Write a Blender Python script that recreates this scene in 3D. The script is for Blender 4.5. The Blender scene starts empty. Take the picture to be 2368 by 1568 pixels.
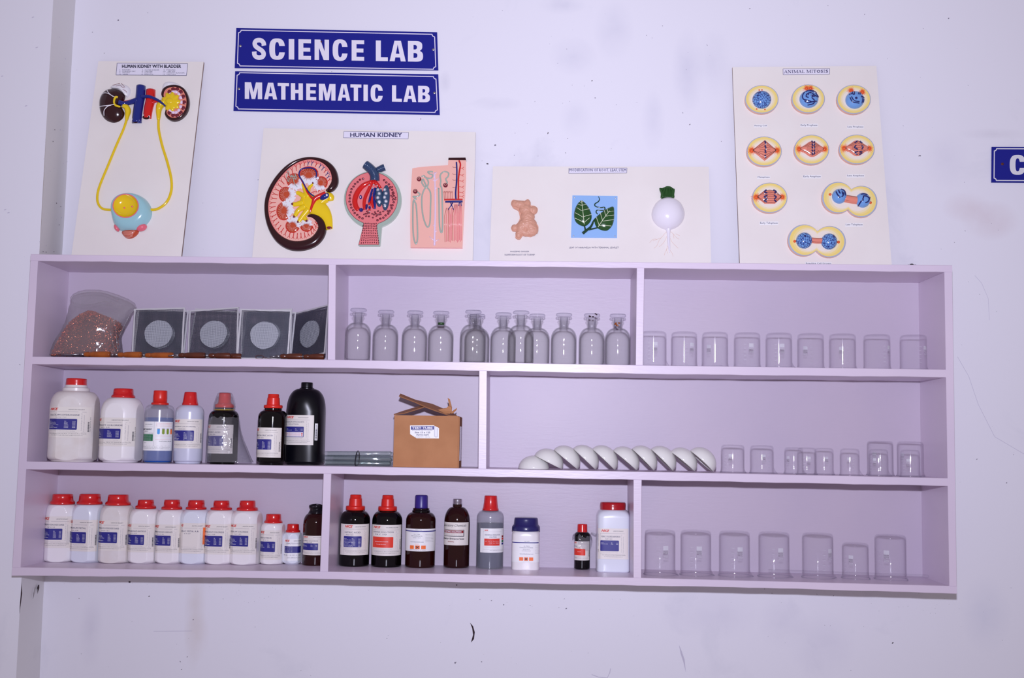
import bpy, math, random
from mathutils import Vector, Matrix, noise
from mathutils.geometry import tessellate_polygon

SC = bpy.context.scene
COL = SC.collection
PI = math.pi
random.seed(7)

# ------------------------------------------------------------------ camera
F_PX, PW, PH = 2604.27, 2368, 1568
CX, CY, CZ = 1.53145, -3.30854, 0.41339
YAW, PITCH, ROLL = -0.02444, 0.09061, 0.01628
_f = Vector((math.sin(YAW) * math.cos(PITCH), math.cos(YAW) * math.cos(PITCH), math.sin(PITCH)))
_r = Vector((math.cos(YAW), -math.sin(YAW), 0))
_u = _r.cross(_f)
C_R = _r * math.cos(ROLL) + _u * math.sin(ROLL)
C_U = -_r * math.sin(ROLL) + _u * math.cos(ROLL)
C_F = _f
CAM = Vector((CX, CY, CZ))
cd = bpy.data.cameras.new('camera')
cam = bpy.data.objects.new('camera', cd)
COL.objects.link(cam)
M = Matrix((C_R, C_U, -C_F)).transposed().to_4x4()
M.translation = CAM
cam.matrix_world = M
cd.sensor_width = 36
cd.lens = 36 * F_PX / PW
cd.clip_start = 0.05
SC.camera = cam

# ------------------------------------------------------------------ light
wd = bpy.data.worlds.new('room_light')
SC.world = wd
wd.use_nodes = True
wd.node_tree.nodes['Background'].inputs[0].default_value = (0.98, 0.84, 0.93, 1)
wd.node_tree.nodes['Background'].inputs[1].default_value = 0.265
ld = bpy.data.lights.new('camera_flash', 'AREA')
ld.shape = 'DISK'
ld.size = 0.075
ld.energy = 61
ld.color = (0.80, 0.80, 1.0)
ld.spread = math.radians(135)
lo = bpy.data.objects.new('camera_flash', ld)
COL.objects.link(lo)
lo.location = (1.545, -3.3, 0.675)
lo.rotation_euler = (Vector((1.66, 0.23, 1.85)) - Vector(lo.location)).to_track_quat('-Z', 'Y').to_euler()
vs = SC.view_settings
vs.view_transform = 'Standard'
vs.look = 'None'
vs.exposure = 0.0
vs.gamma = 1.0
vs.use_curve_mapping = False
SC.cycles.transparent_max_bounces = 32
SC.cycles.max_bounces = 8

# ------------------------------------------------------------------ maths
def ray(px, py):
    return C_F + C_R * ((px - PW / 2) / F_PX) - C_U * ((py - PH / 2) / F_PX)

def at(px, py, Y):
    q = ray(px, py)
    return CAM + q * ((Y - CY) / q.y)

def at_z(px, py, z):
    q = ray(px, py)
    return CAM + q * ((z - CZ) / q.z)

def mpp(Y):
    return (Y - CY) / F_PX

def lerp(a, b, t):
    return a + (b - a) * t

def interp(pts, x):
    if x <= pts[0][0]:
        a, b = pts[0], pts[1]
    elif x >= pts[-1][0]:
        a, b = pts[-2], pts[-1]
    else:
        for a, b in zip(pts, pts[1:]):
            if a[0] <= x <= b[0]:
                break
    return lerp(a[1], b[1], (x - a[0]) / (b[0] - a[0] + 1e-12))

def catmull(pts, n=6, closed=False):
    out = []
    N = len(pts)
    rng = range(N) if closed else range(N - 1)
    for i in rng:
        if closed:
            p = [pts[(i + k - 1) % N] for k in range(4)]
        else:
            p = [pts[max(0, min(N - 1, i + k - 1))] for k in range(4)]
        for j in range(n):
            t = j / n
            out.append(tuple(0.5 * (2 * b + (c - a) * t + (2 * a - 5 * b + 4 * c - d) * t * t + (3 * b - a - 3 * c + d) * t ** 3)
                             for a, b, c, d in zip(*p)))
    if not closed:
        out.append(tuple(pts[-1]))
    return out

def ell(cx, cy, rx, ry, rot=0, n=32):
    c, s = math.cos(rot), math.sin(rot)
    return [(cx + rx * math.cos(a) * c - ry * math.sin(a) * s, cy + rx * math.cos(a) * s + ry * math.sin(a) * c)
            for a in [2 * PI * i / n for i in range(n)]]

# ------------------------------------------------------------------ materials
def lin(c):
    return tuple(((v / 255) / 12.92 if v / 255 <= 0.04045 else ((v / 255 + 0.055) / 1.055) ** 2.4) for v in c)

MATS = {}

def mat(name, rgb, rough=0.5, metal=0.0, bump=None, var=None, coat=0.0, spec=0.5, streak=None):
    m = bpy.data.materials.new(name)
    m.use_nodes = True
    nt = m.node_tree
    b = nt.nodes['Principled BSDF']
    c = lin(rgb) + (1,)
    b.inputs['Base Color'].default_value = c
    b.inputs['Roughness'].default_value = rough
    b.inputs['Metallic'].default_value = metal
    b.inputs['Coat Weight'].default_value = coat
    b.inputs['Coat Roughness'].default_value = 0.08
    b.inputs['Specular IOR Level'].default_value = spec
    if bump or var or streak:
        tc = nt.nodes.new('ShaderNodeTexCoord')
    if bump:
        nz = nt.nodes.new('ShaderNodeTexNoise')
        nz.inputs['Scale'].default_value = bump[0]
        nz.inputs['Detail'].default_value = 4
        mp = nt.nodes.new('ShaderNodeMapping')
        if streak:
            mp.inputs['Scale'].default_value = streak
        nt.links.new(tc.outputs['Object'], mp.inputs['Vector'])
        nt.links.new(mp.outputs[0], nz.inputs['Vector'])
        bp = nt.nodes.new('ShaderNodeBump')
        bp.inputs['Strength'].default_value = bump[1]
        bp.inputs['Distance'].default_value = bump[2] if len(bump) > 2 else 0.002
        nt.links.new(nz.outputs[0], bp.inputs['Height'])
        nt.links.new(bp.outputs[0], b.inputs['Normal'])
    if var:
        n2 = nt.nodes.new('ShaderNodeTexNoise')
        n2.inputs['Scale'].default_value = var[0]
        n2.inputs['Detail'].default_value = 5
        nt.links.new(tc.outputs['Object'], n2.inputs['Vector'])
        rp = nt.nodes.new('ShaderNodeValToRGB')
        rp.color_ramp.elements[0].position = 0.35
        rp.color_ramp.elements[1].position = 0.65
        rp.color_ramp.elements[0].color = lin(var[1]) + (1,)
        rp.color_ramp.elements[1].color = c
        nt.links.new(n2.outputs[0], rp.inputs[0])
        nt.links.new(rp.outputs[0], b.inputs['Base Color'])
    MATS[name] = m
    return m

def film(name, tint, base=0.05, edge=0.8, power=4, haze=0.0, rough=0.03, hazecol=(0.8, 0.8, 0.85), absorb=None, bump=None):
    """thin clear wall: see-through, mirror-like towards grazing angles"""
    m = bpy.data.materials.new(name)
    m.use_nodes = True
    nt = m.node_tree
    nt.nodes.clear()
    out = nt.nodes.new('ShaderNodeOutputMaterial')
    tr = nt.nodes.new('ShaderNodeBsdfTransparent')
    gl = nt.nodes.new('ShaderNodeBsdfGlossy')
    gl.inputs['Roughness'].default_value = rough
    gl.inputs['Color'].default_value = (1, 1, 1, 1)
    lw = nt.nodes.new('ShaderNodeLayerWeight')
    lw.inputs['Blend'].default_value = 0.5
    pw = nt.nodes.new('ShaderNodeMath'); pw.operation = 'POWER'
    nt.links.new(lw.outputs['Facing'], pw.inputs[0]); pw.inputs[1].default_value = power
    ml = nt.nodes.new('ShaderNodeMath'); ml.operation = 'MULTIPLY_ADD'
    nt.links.new(pw.outputs[0], ml.inputs[0]); ml.inputs[1].default_value = edge; ml.inputs[2].default_value = base
    mx = nt.nodes.new('ShaderNodeMixShader')
    nt.links.new(ml.outputs[0], mx.inputs[0])
    # longer way through the wall at grazing angles absorbs more
    cm = nt.nodes.new('ShaderNodeMix'); cm.data_type = 'RGBA'
    cm.inputs[6].default_value = tuple(tint) + (1,)
    cm.inputs[7].default_value = tuple(absorb or tint) + (1,)
    p2 = nt.nodes.new('ShaderNodeMath'); p2.operation = 'POWER'
    nt.links.new(lw.outputs['Facing'], p2.inputs[0]); p2.inputs[1].default_value = 2.5
    nt.links.new(p2.outputs[0], cm.inputs[0])
    nt.links.new(cm.outputs[2], tr.inputs['Color'])
    src = tr
    if haze:
        df = nt.nodes.new('ShaderNodeBsdfDiffuse')
        df.inputs['Color'].default_value = tuple(hazecol) + (1,)
        m2 = nt.nodes.new('ShaderNodeMixShader')
        m2.inputs[0].default_value = haze
        nt.links.new(tr.outputs[0], m2.inputs[1]); nt.links.new(df.outputs[0], m2.inputs[2])
        src = m2
    if bump:
        tc = nt.nodes.new('ShaderNodeTexCoord')
        nz = nt.nodes.new('ShaderNodeTexNoise'); nz.inputs['Scale'].default_value = bump[0]
        nt.links.new(tc.outputs['Object'], nz.inputs['Vector'])
        bp = nt.nodes.new('ShaderNodeBump'); bp.inputs['Strength'].default_value = bump[1]; bp.inputs['Distance'].default_value = 0.01
        nt.links.new(nz.outputs[0], bp.inputs['Height']); nt.links.new(bp.outputs[0], gl.inputs['Normal'])
    nt.links.new(src.outputs[0], mx.inputs[1]); nt.links.new(gl.outputs[0], mx.inputs[2])
    nt.links.new(mx.outputs[0], out.inputs[0])
    MATS[name] = m
    return m

mat('paper', (236, 230, 222), 0.5)
mat('white_paper', (246, 246, 246), 0.45)
mat('red_ink', (226, 60, 48), 0.5)
mat('blue_ink', (42, 40, 132), 0.45)
mat('navy_ink', (60, 58, 100), 0.5)
mat('dark_ink', (38, 38, 60), 0.5)
mat('grey_ink', (150, 146, 158), 0.5)
mat('white_ink', (238, 238, 245), 0.5)
mat('green_ink', (20, 115, 70), 0.5)
mat('orange_ink', (255, 120, 50), 0.5)
mat('red_block', (232, 58, 38), 0.45)
mat('maroon_ink', (150, 30, 35), 0.5)
mat('cyan_ink', (40, 150, 225), 0.5)
mat('olive_ink', (135, 160, 50), 0.5)

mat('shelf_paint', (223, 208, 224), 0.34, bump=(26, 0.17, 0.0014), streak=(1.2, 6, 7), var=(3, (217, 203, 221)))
mat('shaded_back_paint', (198, 185, 200), 0.42, bump=(26, 0.16, 0.0014), streak=(1.2, 6, 7), var=(3, (193, 181, 198)))  # shelf paint darkened: shade inside the compartments put into the colour
mat('flint', (244, 240, 240), 0.28, coat=0.3)
mat('flint_blue', (230, 234, 243), 0.26, coat=0.3)
mat('flint_old', (234, 229, 226), 0.32, var=(26, (228, 220, 214)))
mat('red_cap', (214, 26, 26), 0.22, coat=0.6, bump=(70, 0.12))
mat('red_plain', (222, 40, 28), 0.34)
mat('dark_red_lid', (176, 14, 24), 0.2, coat=0.4)
mat('purple_cap', (52, 38, 128), 0.35)
mat('navy_lid', (36, 34, 98), 0.3, coat=0.3)
mat('amber_black', (6, 3, 5), 0.07, spec=0.4)
mat('amber_brown', (40, 10, 8), 0.07, spec=0.4)
mat('black_plastic', (8, 8, 16), 0.3, spec=0.35)
mat('black_film', (10, 10, 16), 0.3, bump=(60, 0.6))
mat('silver_cap', (196, 194, 200), 0.25, metal=0.9)
mat('blue_liquid', (24, 84, 172), 0.2)
mat('dark_liquid', (34, 48, 82), 0.2)
mat('milky', (206, 208, 226), 0.25, coat=0.3)
mat('porcelain', (236, 235, 230), 0.16, coat=0.3)
mat('cardboard', (190, 132, 88), 0.75, bump=(40, 0.12), streak=(8, 1, 1), var=(12, (178, 121, 78)))
mat('cardboard_edge', (150, 100, 66), 0.85)
mat('wood_handle', (168, 86, 22), 0.22, coat=0.5, var=(26, (130, 58, 12)), streak=None)
mat('wood_dark', (92, 40, 18), 0.28, coat=0.4, var=(26, (66, 26, 12)))
mat('steel', (170, 170, 176), 0.3, metal=1.0, bump=(90, 0.2))
mat('tin', (222, 222, 226), 0.30, metal=0.45, bump=(60, 0.4))
mat('wire', (122, 126, 140), 0.35, metal=0.85)
mat('ceramic_disc', (206, 208, 214), 0.8, bump=(400, 0.3, 0.0006))
mat('copper', (236, 132, 92), 0.24, metal=0.8)
mat('copper_dark', (120, 58, 50), 0.6, metal=0.4, bump=(260, 1.0, 0.004))
mat('rubber', (20, 24, 32), 0.5)
mat('sign_blue', (12, 22, 134), 0.3, bump=(6, 0.05))
mat('sign_white', (232, 228, 240), 0.35)
mat('sign_grey', (222, 222, 228), 0.4)
mat('rust', (92, 40, 28), 0.7)
mat('screw_steel', (205, 205, 200), 0.25, metal=0.9)
mat('board_cream', (242, 237, 231), 0.32, var=(5, (238, 232, 226)))
mat('board_edge', (150, 128, 118), 0.8)
mat('tape', (235, 232, 246), 0.3)
film('glass', (0.994, 0.995, 0.996), base=0.018, edge=0.40, power=5, rough=0.03, absorb=(0.86, 0.85, 0.87))
film('glass_thick', (0.95, 0.955, 0.965), base=0.05, edge=0.5, power=4, rough=0.04, absorb=(0.60, 0.61, 0.66))
film('glass_reagent', (0.966, 0.970, 0.964), base=0.022, edge=0.45, power=5, rough=0.03, absorb=(0.56, 0.57, 0.57), bump=(18, 0.08))
film('glass_green', (0.95, 0.972, 0.966), base=0.05, edge=0.6, power=4, rough=0.04, absorb=(0.52, 0.62, 0.60))
film('bag_film', (0.86, 0.85, 0.86), base=0.05, edge=0.4, power=3, haze=0.16, rough=0.12, hazecol=(0.75, 0.73, 0.76), bump=(22, 0.9))
film('wrap_film', (0.88, 0.88, 0.9), base=0.05, edge=0.4, power=3, haze=0.10, rough=0.12, hazecol=(0.75, 0.73, 0.78), bump=(30, 0.9))
film('frost', (0.9, 0.9, 0.92), base=0.05, edge=0.3, power=4, haze=0.20, rough=0.15, hazecol=(0.72, 0.74, 0.82))
film('etch', (0.85, 0.85, 0.88), base=0.0, edge=0.0, haze=0.45, rough=0.5, hazecol=(0.85, 0.87, 0.9))

STAINS = [(2235, 480, 60, 38, (206, 184, 186), 1.1), (2290, 510, 70, 50, (204, 182, 184), 1.3), (450, 1420, 26, 130, (206, 196, 188), 1.4), (455, 1470, 30, 60, (206, 190, 180), 1.0),
          (1325, 130, 60, 50, (208, 208, 222), 1.6), (1420, 70, 50, 80, (208, 208, 222), 1.5), (1590, 165, 40, 110, (204, 204, 220), 1.6), (1650, 150, 50, 90, (208, 208, 222), 1.3),
          (1510, 280, 30, 80, (206, 206, 222), 1.4), (1300, 12, 60, 24, (208, 208, 222), 1.6), (1330, 275, 40, 50, (208, 208, 222), 1.2), (1150, 240, 60, 20, (210, 210, 222), 1.3),
          (1030, 190, 16, 30, (196, 196, 210), 1.2), (2300, 310, 90, 16, (200, 196, 206), 1.0), (2190, 370, 60, 70, (208, 206, 222), 1.0), (210, 1460, 30, 90, (206, 204, 218), 1.3),
          (1900, 1490, 80, 80, (204, 202, 220), 1.0), (1640, 1420, 120, 60, (206, 204, 220), 1.1), (1810, 1440, 60, 60, (200, 198, 216), 1.0), (2280, 1420, 60, 90, (200, 202, 222), 1.2)]

def wall_mat(name, base, dark, stains=()):
    m = mat(name, base, 0.42, bump=(5, 0.10, 0.01), spec=0.35)
    nt = m.node_tree
    b = nt.nodes['Principled BSDF']
    tc = nt.nodes.new('ShaderNodeTexCoord')
    n1 = nt.nodes.new('ShaderNodeTexNoise'); n1.inputs['Scale'].default_value = 2.6; n1.inputs['Detail'].default_value = 7
    n1.inputs['Roughness'].default_value = 0.6; n1.inputs['Distortion'].default_value = 0.6
    nt.links.new(tc.outputs['Object'], n1.inputs['Vector'])
    rp = nt.nodes.new('ShaderNodeValToRGB')
    rp.color_ramp.elements[0].position = 0.60; rp.color_ramp.elements[0].color = lin(base) + (1,)
    rp.color_ramp.elements[1].position = 0.78; rp.color_ramp.elements[1].color = lin(dark) + (1,)
    nt.links.new(n1.outputs[0], rp.inputs[0])
    n2 = nt.nodes.new('ShaderNodeTexNoise'); n2.inputs['Scale'].default_value = 75; n2.inputs['Detail'].default_value = 2
    nt.links.new(tc.outputs['Object'], n2.inputs['Vector'])
    r2 = nt.nodes.new('ShaderNodeValToRGB')
    r2.color_ramp.elements[0].position = 0.775; r2.color_ramp.elements[0].color = (0, 0, 0, 1)
    r2.color_ramp.elements[1].position = 0.80; r2.color_ramp.elements[1].color = (1, 1, 1, 1)
    nt.links.new(n2.outputs[0], r2.inputs[0])
    mx = nt.nodes.new('ShaderNodeMix'); mx.data_type = 'RGBA'
    nt.links.new(r2.outputs[0], mx.inputs[0])
    nt.links.new(rp.outputs[0], mx.inputs[6])
    mx.inputs[7].default_value = lin((120, 116, 130)) + (1,)
    cur = mx.outputs[2]
    n3 = nt.nodes.new('ShaderNodeTexNoise'); n3.inputs['Scale'].default_value = 14; n3.inputs['Detail'].default_value = 8
    nt.links.new(tc.outputs['Object'], n3.inputs['Vector'])
    for px, py, rx, ry, col, amt in stains:
        c = at(px, py, 0.232)
        k = mpp(0.232)
        mp = nt.nodes.new('ShaderNodeMapping')
        mp.inputs['Location'].default_value = (-c.x / (rx * k), 0, -c.z / (ry * k))
        mp.inputs['Scale'].default_value = (1 / (rx * k), 0, 1 / (ry * k))
        nt.links.new(tc.outputs['Object'], mp.inputs['Vector'])
        g = nt.nodes.new('ShaderNodeTexGradient'); g.gradient_type = 'SPHERICAL'
        nt.links.new(mp.outputs[0], g.inputs['Vector'])
        ml = nt.nodes.new('ShaderNodeMath'); ml.operation = 'MULTIPLY'
        nt.links.new(g.outputs['Fac'], ml.inputs[0]); nt.links.new(n3.outputs[0], ml.inputs[1])
        m2 = nt.nodes.new('ShaderNodeMath'); m2.operation = 'MULTIPLY'; m2.use_clamp = True
        nt.links.new(ml.outputs[0], m2.inputs[0]); m2.inputs[1].default_value = amt * 0.55
        x = nt.nodes.new('ShaderNodeMix'); x.data_type = 'RGBA'
        nt.links.new(m2.outputs[0], x.inputs[0]); nt.links.new(cur, x.inputs[6])
        x.inputs[7].default_value = lin(col) + (1,)
        cur = x.outputs[2]
    nt.links.new(cur, b.inputs['Base Color'])
    return m

wall_mat('wall_paint', (233, 232, 240), (219, 219, 229), STAINS)
wall_mat('shaded_side_paint', (222, 220, 220), (206, 204, 206))  # wall paint greyed: grazing-light shade on the pillar's side painted in
mat('wall_mark', (110, 100, 108), 0.8)
mat('wall_crack', (48, 30, 38), 0.9)
mat('wall_rust', (205, 188, 178), 0.8)
mat('wall_scuff', (198, 194, 210), 0.7)

# relief model paints
for n, c in dict(k_maroon=(48, 8, 16), k_red=(214, 28, 26), k_blue=(22, 38, 124), k_yellow=(240, 206, 24), k_pink=(244, 146, 138),
                 k_white=(238, 236, 240), k_salmon=(236, 142, 120), k_brick=(196, 78, 46), k_flesh=(246, 188, 172), k_teal=(160, 208, 214),
                 k_rose=(238, 112, 128), k_grey=(168, 186, 172), k_plum=(120, 34, 50), k_slate=(52, 78, 108), k_dkblue=(30, 44, 96),
                 k_line=(176, 56, 44), k_lilac=(238, 216, 240), k_green=(38, 82, 34), k_dkgreen=(26, 66, 44), k_sky=(150, 192, 242),
                 k_ginger=(216, 160, 134), k_turnip=(240, 236, 244), k_root=(224, 182, 160), k_cellside=(226, 172, 152),
                 k_cellrim=(178, 188, 206), k_cell1=(248, 222, 128), k_cell2=(249, 226, 150), k_cell3=(247, 231, 190), k_cell4=(246, 235, 220),
                 k_nuc=(116, 166, 226), k_navy=(26, 32, 104), k_orange=(238, 96, 40), k_pinkdeep=(234, 128, 130), k_leafvein=(224, 232, 200)).items():
    mat(n, c, 0.16, coat=0.35, bump=(45, 0.06))
MATS['k_ginger'].node_tree.nodes['Principled BSDF'].inputs['Roughness'].default_value = 0.5
MATS['k_ginger'].node_tree.nodes['Principled BSDF'].inputs['Coat Weight'].default_value = 0.05

def net_mat():
    m = mat('k_net', (116, 166, 226), 0.16, coat=0.3)
    nt = m.node_tree
    tc = nt.nodes.new('ShaderNodeTexCoord')
    v = nt.nodes.new('ShaderNodeTexVoronoi'); v.feature = 'DISTANCE_TO_EDGE'; v.inputs['Scale'].default_value = 135
    nt.links.new(tc.outputs['Object'], v.inputs['Vector'])
    rp = nt.nodes.new('ShaderNodeValToRGB')
    rp.color_ramp.elements[0].position = 0.05; rp.color_ramp.elements[0].color = lin((26, 40, 120)) + (1,)
    rp.color_ramp.elements[1].position = 0.10; rp.color_ramp.elements[1].color = lin((116, 166, 226)) + (1,)
    nt.links.new(v.outputs['Distance'], rp.inputs[0])
    nt.links.new(rp.outputs[0], nt.nodes['Principled BSDF'].inputs['Base Color'])
net_mat()

# ------------------------------------------------------------------ text
_tc = {}

def text2d(s, off=0.0, shear=0.0, space=1.0):
    """text as (verts, faces) scaled so its box is 0..1 x 0..1"""
    k = (s, off, shear, space)
    if k in _tc:
        return _tc[k]
    c = bpy.data.curves.new('t', 'FONT')
    c.body = s
    c.resolution_u = 1 if len(s) > 26 else 2
    c.offset = off
    c.shear = shear
    c.space_character = space
    o = bpy.data.objects.new('t', c)
    me = bpy.data.meshes.new_from_object(o)
    vs_ = [(v.co.x, v.co.y) for v in me.vertices]
    fs = [tuple(p.vertices) for p in me.polygons]
    bpy.data.objects.remove(o); bpy.data.curves.remove(c); bpy.data.meshes.remove(me)
    x0 = min(v[0] for v in vs_); x1 = max(v[0] for v in vs_)
    y0 = min(v[1] for v in vs_); y1 = max(v[1] for v in vs_)
    vs_ = [((x - x0) / (x1 - x0 + 1e-9), (y - y0) / (y1 - y0 + 1e-9)) for x, y in vs_]
    _tc[k] = (vs_, fs)
    return _tc[k]

# ------------------------------------------------------------------ mesh builder
class MB:
    def __init__(s):
        s.v, s.f, s.m, s.s, s.mats = [], [], [], [], []

    def mi(s, name):
        if name not in s.mats:
            s.mats.append(name)
        return s.mats.index(name)

    def add(s, vs_, fs, m, smooth=False):
        o = len(s.v)
        s.v += [tuple(v) for v in vs_]
        k = s.mi(m)
        for f in fs:
            s.f.append(tuple(i + o for i in f)); s.m.append(k); s.s.append(smooth)

    def box(s, lo, hi, m):
        x0, y0, z0 = lo; x1, y1, z1 = hi
        s.add([(x0, y0, z0), (x1, y0, z0), (x1, y1, z0), (x0, y1, z0), (x0, y0, z1), (x1, y0, z1), (x1, y1, z1), (x0, y1, z1)],
              [(0, 3, 2, 1), (4, 5, 6, 7), (0, 1, 5, 4), (1, 2, 6, 5), (2, 3, 7, 6), (3, 0, 4, 7)], m)

    def grid(s, fn, nu, nv, m, smooth=True, closeu=False):
        vs_ = [fn(i / nu, j / nv) for j in range(nv + 1) for i in range(nu + (0 if closeu else 1))]
        w = nu if closeu else nu + 1
        fs = []
        for j in range(nv):
            for i in range(nu):
                a = j * w + i; b = j * w + (i + 1) % w
                fs.append((a, b, b + w, a + w))
        s.add(vs_, fs, m, smooth)

    def loft(s, rings, m, smooth=True, cap0=False, cap1=False):
        n = len(rings[0])
        vs_ = [p for r in rings for p in r]
        fs = []
        for j in range(len(rings) - 1):
            for i in range(n):
                a = j * n + i; b = j * n + (i + 1) % n
                fs.append((a, b, b + n, a + n))
        if cap0: fs.append(tuple(range(n))[::-1])
        if cap1: fs.append(tuple(range((len(rings) - 1) * n, len(rings) * n)))
        s.add(vs_, fs, m, smooth)

    def lathe(s, prof, m, n=48, cross=None, smooth=True, c=(0, 0, 0), sharp=True):
        """prof: list of (r, z)"""
        rings = []
        for r, z in prof:
            ring = []
            for i in range(n):
                a = 2 * PI * i / n
                rr = cross(a, z, r) if cross else r
                ring.append((c[0] + rr * math.sin(a), c[1] - rr * math.cos(a), c[2] + z))
            rings.append(ring)
        s.loft(rings, m, smooth)

    def tube(s, pts, rad, m, n=8, caps=True, smooth=True):
        pts = [Vector(p) for p in pts]
        if not hasattr(rad, '__len__'):
            rad = [rad] * len(pts)
        rings = []
        prev = None
        for i, p in enumerate(pts):
            t = (pts[min(i + 1, len(pts) - 1)] - pts[max(i - 1, 0)])
            if t.length < 1e-9: t = Vector((0, 0, 1))
            t.normalize()
            a = prev if prev is not None else (Vector((0, 1, 0)) if abs(t.y) < 0.9 else Vector((1, 0, 0)))
            a = (a - t * a.dot(t))
            if a.length < 1e-6: a = t.orthogonal()
            a.normalize(); prev = a
            b = t.cross(a)
            rings.append([p + (a * math.cos(2 * PI * k / n) + b * math.sin(2 * PI * k / n)) * rad[i] for k in range(n)])
        s.loft(rings, m, smooth, caps, caps)

    def poly(s, loops, fn, m, h=0):
        """flat filled polygon with holes; loops in 2d, fn(x, y, h) -> 3d"""
        t = tessellate_polygon([[Vector((p[0], p[1], 0)) for p in l] for l in loops])
        flat = [p for l in loops for p in l]
        s.add([fn(p[0], p[1], h) for p in flat], [f for f in t], m)

    def slab(s, loop, fn, m, h0, h1, top=None, smooth=False):
        n = len(loop)
        s.add([fn(x, y, h0) for x, y in loop] + [fn(x, y, h1) for x, y in loop],
              [(i, (i + 1) % n, n + (i + 1) % n, n + i) for i in range(n)], m, smooth)
        s.poly([loop], fn, top or m, h1)

    def puff(s, loop, fn, m, h, n=6, base=0.0, c=None):
        cx = c[0] if c else sum(p[0] for p in loop) / len(loop)
        cy = c[1] if c else sum(p[1] for p in loop) / len(loop)
        rings = []
        for k in range(n + 1):
            a = (k / n) * PI / 2 * 0.995
            rings.append([fn(cx + (x - cx) * math.cos(a), cy + (y - cy) * math.cos(a), base + h * math.sin(a)) for x, y in loop])
        s.loft(rings, m, True, False, True)

    def ribbon(s, pts, w, fn, m, h=0.0003, closed=False):
        L, R_ = [], []
        N = len(pts)
        for i, p in enumerate(pts):
            a = pts[(i - 1) % N] if (closed or i > 0) else p
            b = pts[(i + 1) % N] if (closed or i < N - 1) else p
            dx, dy = b[0] - a[0], b[1] - a[1]
            l = math.hypot(dx, dy) or 1
            nx, ny = -dy / l * w / 2, dx / l * w / 2
            L.append((p[0] + nx, p[1] + ny)); R_.append((p[0] - nx, p[1] - ny))
        hh = h if callable(h) else (lambda x, y: h)
        vs_ = [fn(x, y, hh(x, y)) for x, y in L] + [fn(x, y, hh(x, y)) for x, y in R_]
        rng = range(N) if closed else range(N - 1)
        s.add(vs_, [(i, (i + 1) % N, N + (i + 1) % N, N + i) for i in rng], m)

    def text(s, txt, box, fn, m, h=0.0006, off=0.0, shear=0.0, space=1.0, rot=0):
        """box (x0, y0, x1, y1): text box corners, y0 the baseline side"""
        v, f = text2d(txt, 0.0, shear, space)
        x0, y0, x1, y1 = box
        lift = [0.0] * len(v)
        if off:      # heavier weight: the same outline set again a hair's breadth aside
            dx, dy = off / (0.62 * len(txt)), (off / 0.72 if off > 0.015 else 0)
            v = [(a * (1 - 2 * dx) + dx, b * (1 - 2 * dy) + dy) for a, b in v]
            n_ = len(v); base_v, base_f = v, f
            offs = [(-dx, -dy), (dx, -dy), (-dx, dy), (dx, dy)] if dy else [(-dx, 0), (dx, 0)]
            v = [(a + ox, b + oy) for ox, oy in offs for a, b in base_v]
            lift = [k * 0.00012 for k in range(len(offs)) for _ in base_v]
            f = [tuple(i + k * n_ for i in q) for k in range(len(offs)) for q in base_f]
        if rot == 90:
            vs_ = [fn(x0 + (x1 - x0) * (1 - b), y0 + (y1 - y0) * a, h + l) for (a, b), l in zip(v, lift)]
        else:
            vs_ = [fn(x0 + (x1 - x0) * a, y0 + (y1 - y0) * b, h + l) for (a, b), l in zip(v, lift)]
        s.add(vs_, f, m)

    def rect(s, x0, y0, x1, y1, fn, m, h=0.0004, nu=10, nv=2, rad=0):
        s.grid(lambda u, v: fn(lerp(x0, x1, u), lerp(y0, y1, v), h), nu, nv, m, False)

    def build(s, name, parent=None, off=(0, 0, 0), **props):
        me = bpy.data.meshes.new(name)
        ox, oy, oz = off
        me.from_pydata([(x - ox, y - oy, z - oz) for x, y, z in s.v], [], s.f)
        for k in s.mats:
            me.materials.append(MATS[k])
        me.polygons.foreach_set('material_index', s.m)
        me.polygons.foreach_set('use_smooth', s.s)
        me.update()
        o = bpy.data.objects.new(name, me)
        COL.objects.link(o)
        if parent:
            o.parent = parent
        for k, v in props.items():
            o[k] = v
        return o

def thing(name, label, cat, loc=(0, 0, 0), group=None):
    o = bpy.data.objects.new(name, None)
    o.empty_display_size = 0.02
    COL.objects.link(o)
    o.location = loc
    o['label'] = label; o['category'] = cat
    if group: o['group'] = group
    return o

def tag(o, label, cat, group=None, kind=None):
    o['label'] = label; o['category'] = cat
    if group: o['group'] = group
    if kind: o['kind'] = kind
    return o

def copy_tree(o, parent=None):
    c = o.copy()
    COL.objects.link(c)
    if parent: c.parent = parent
    for ch in [k for k in bpy.data.objects if k.parent == o]:
        copy_tree(ch, c)
    return c

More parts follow.
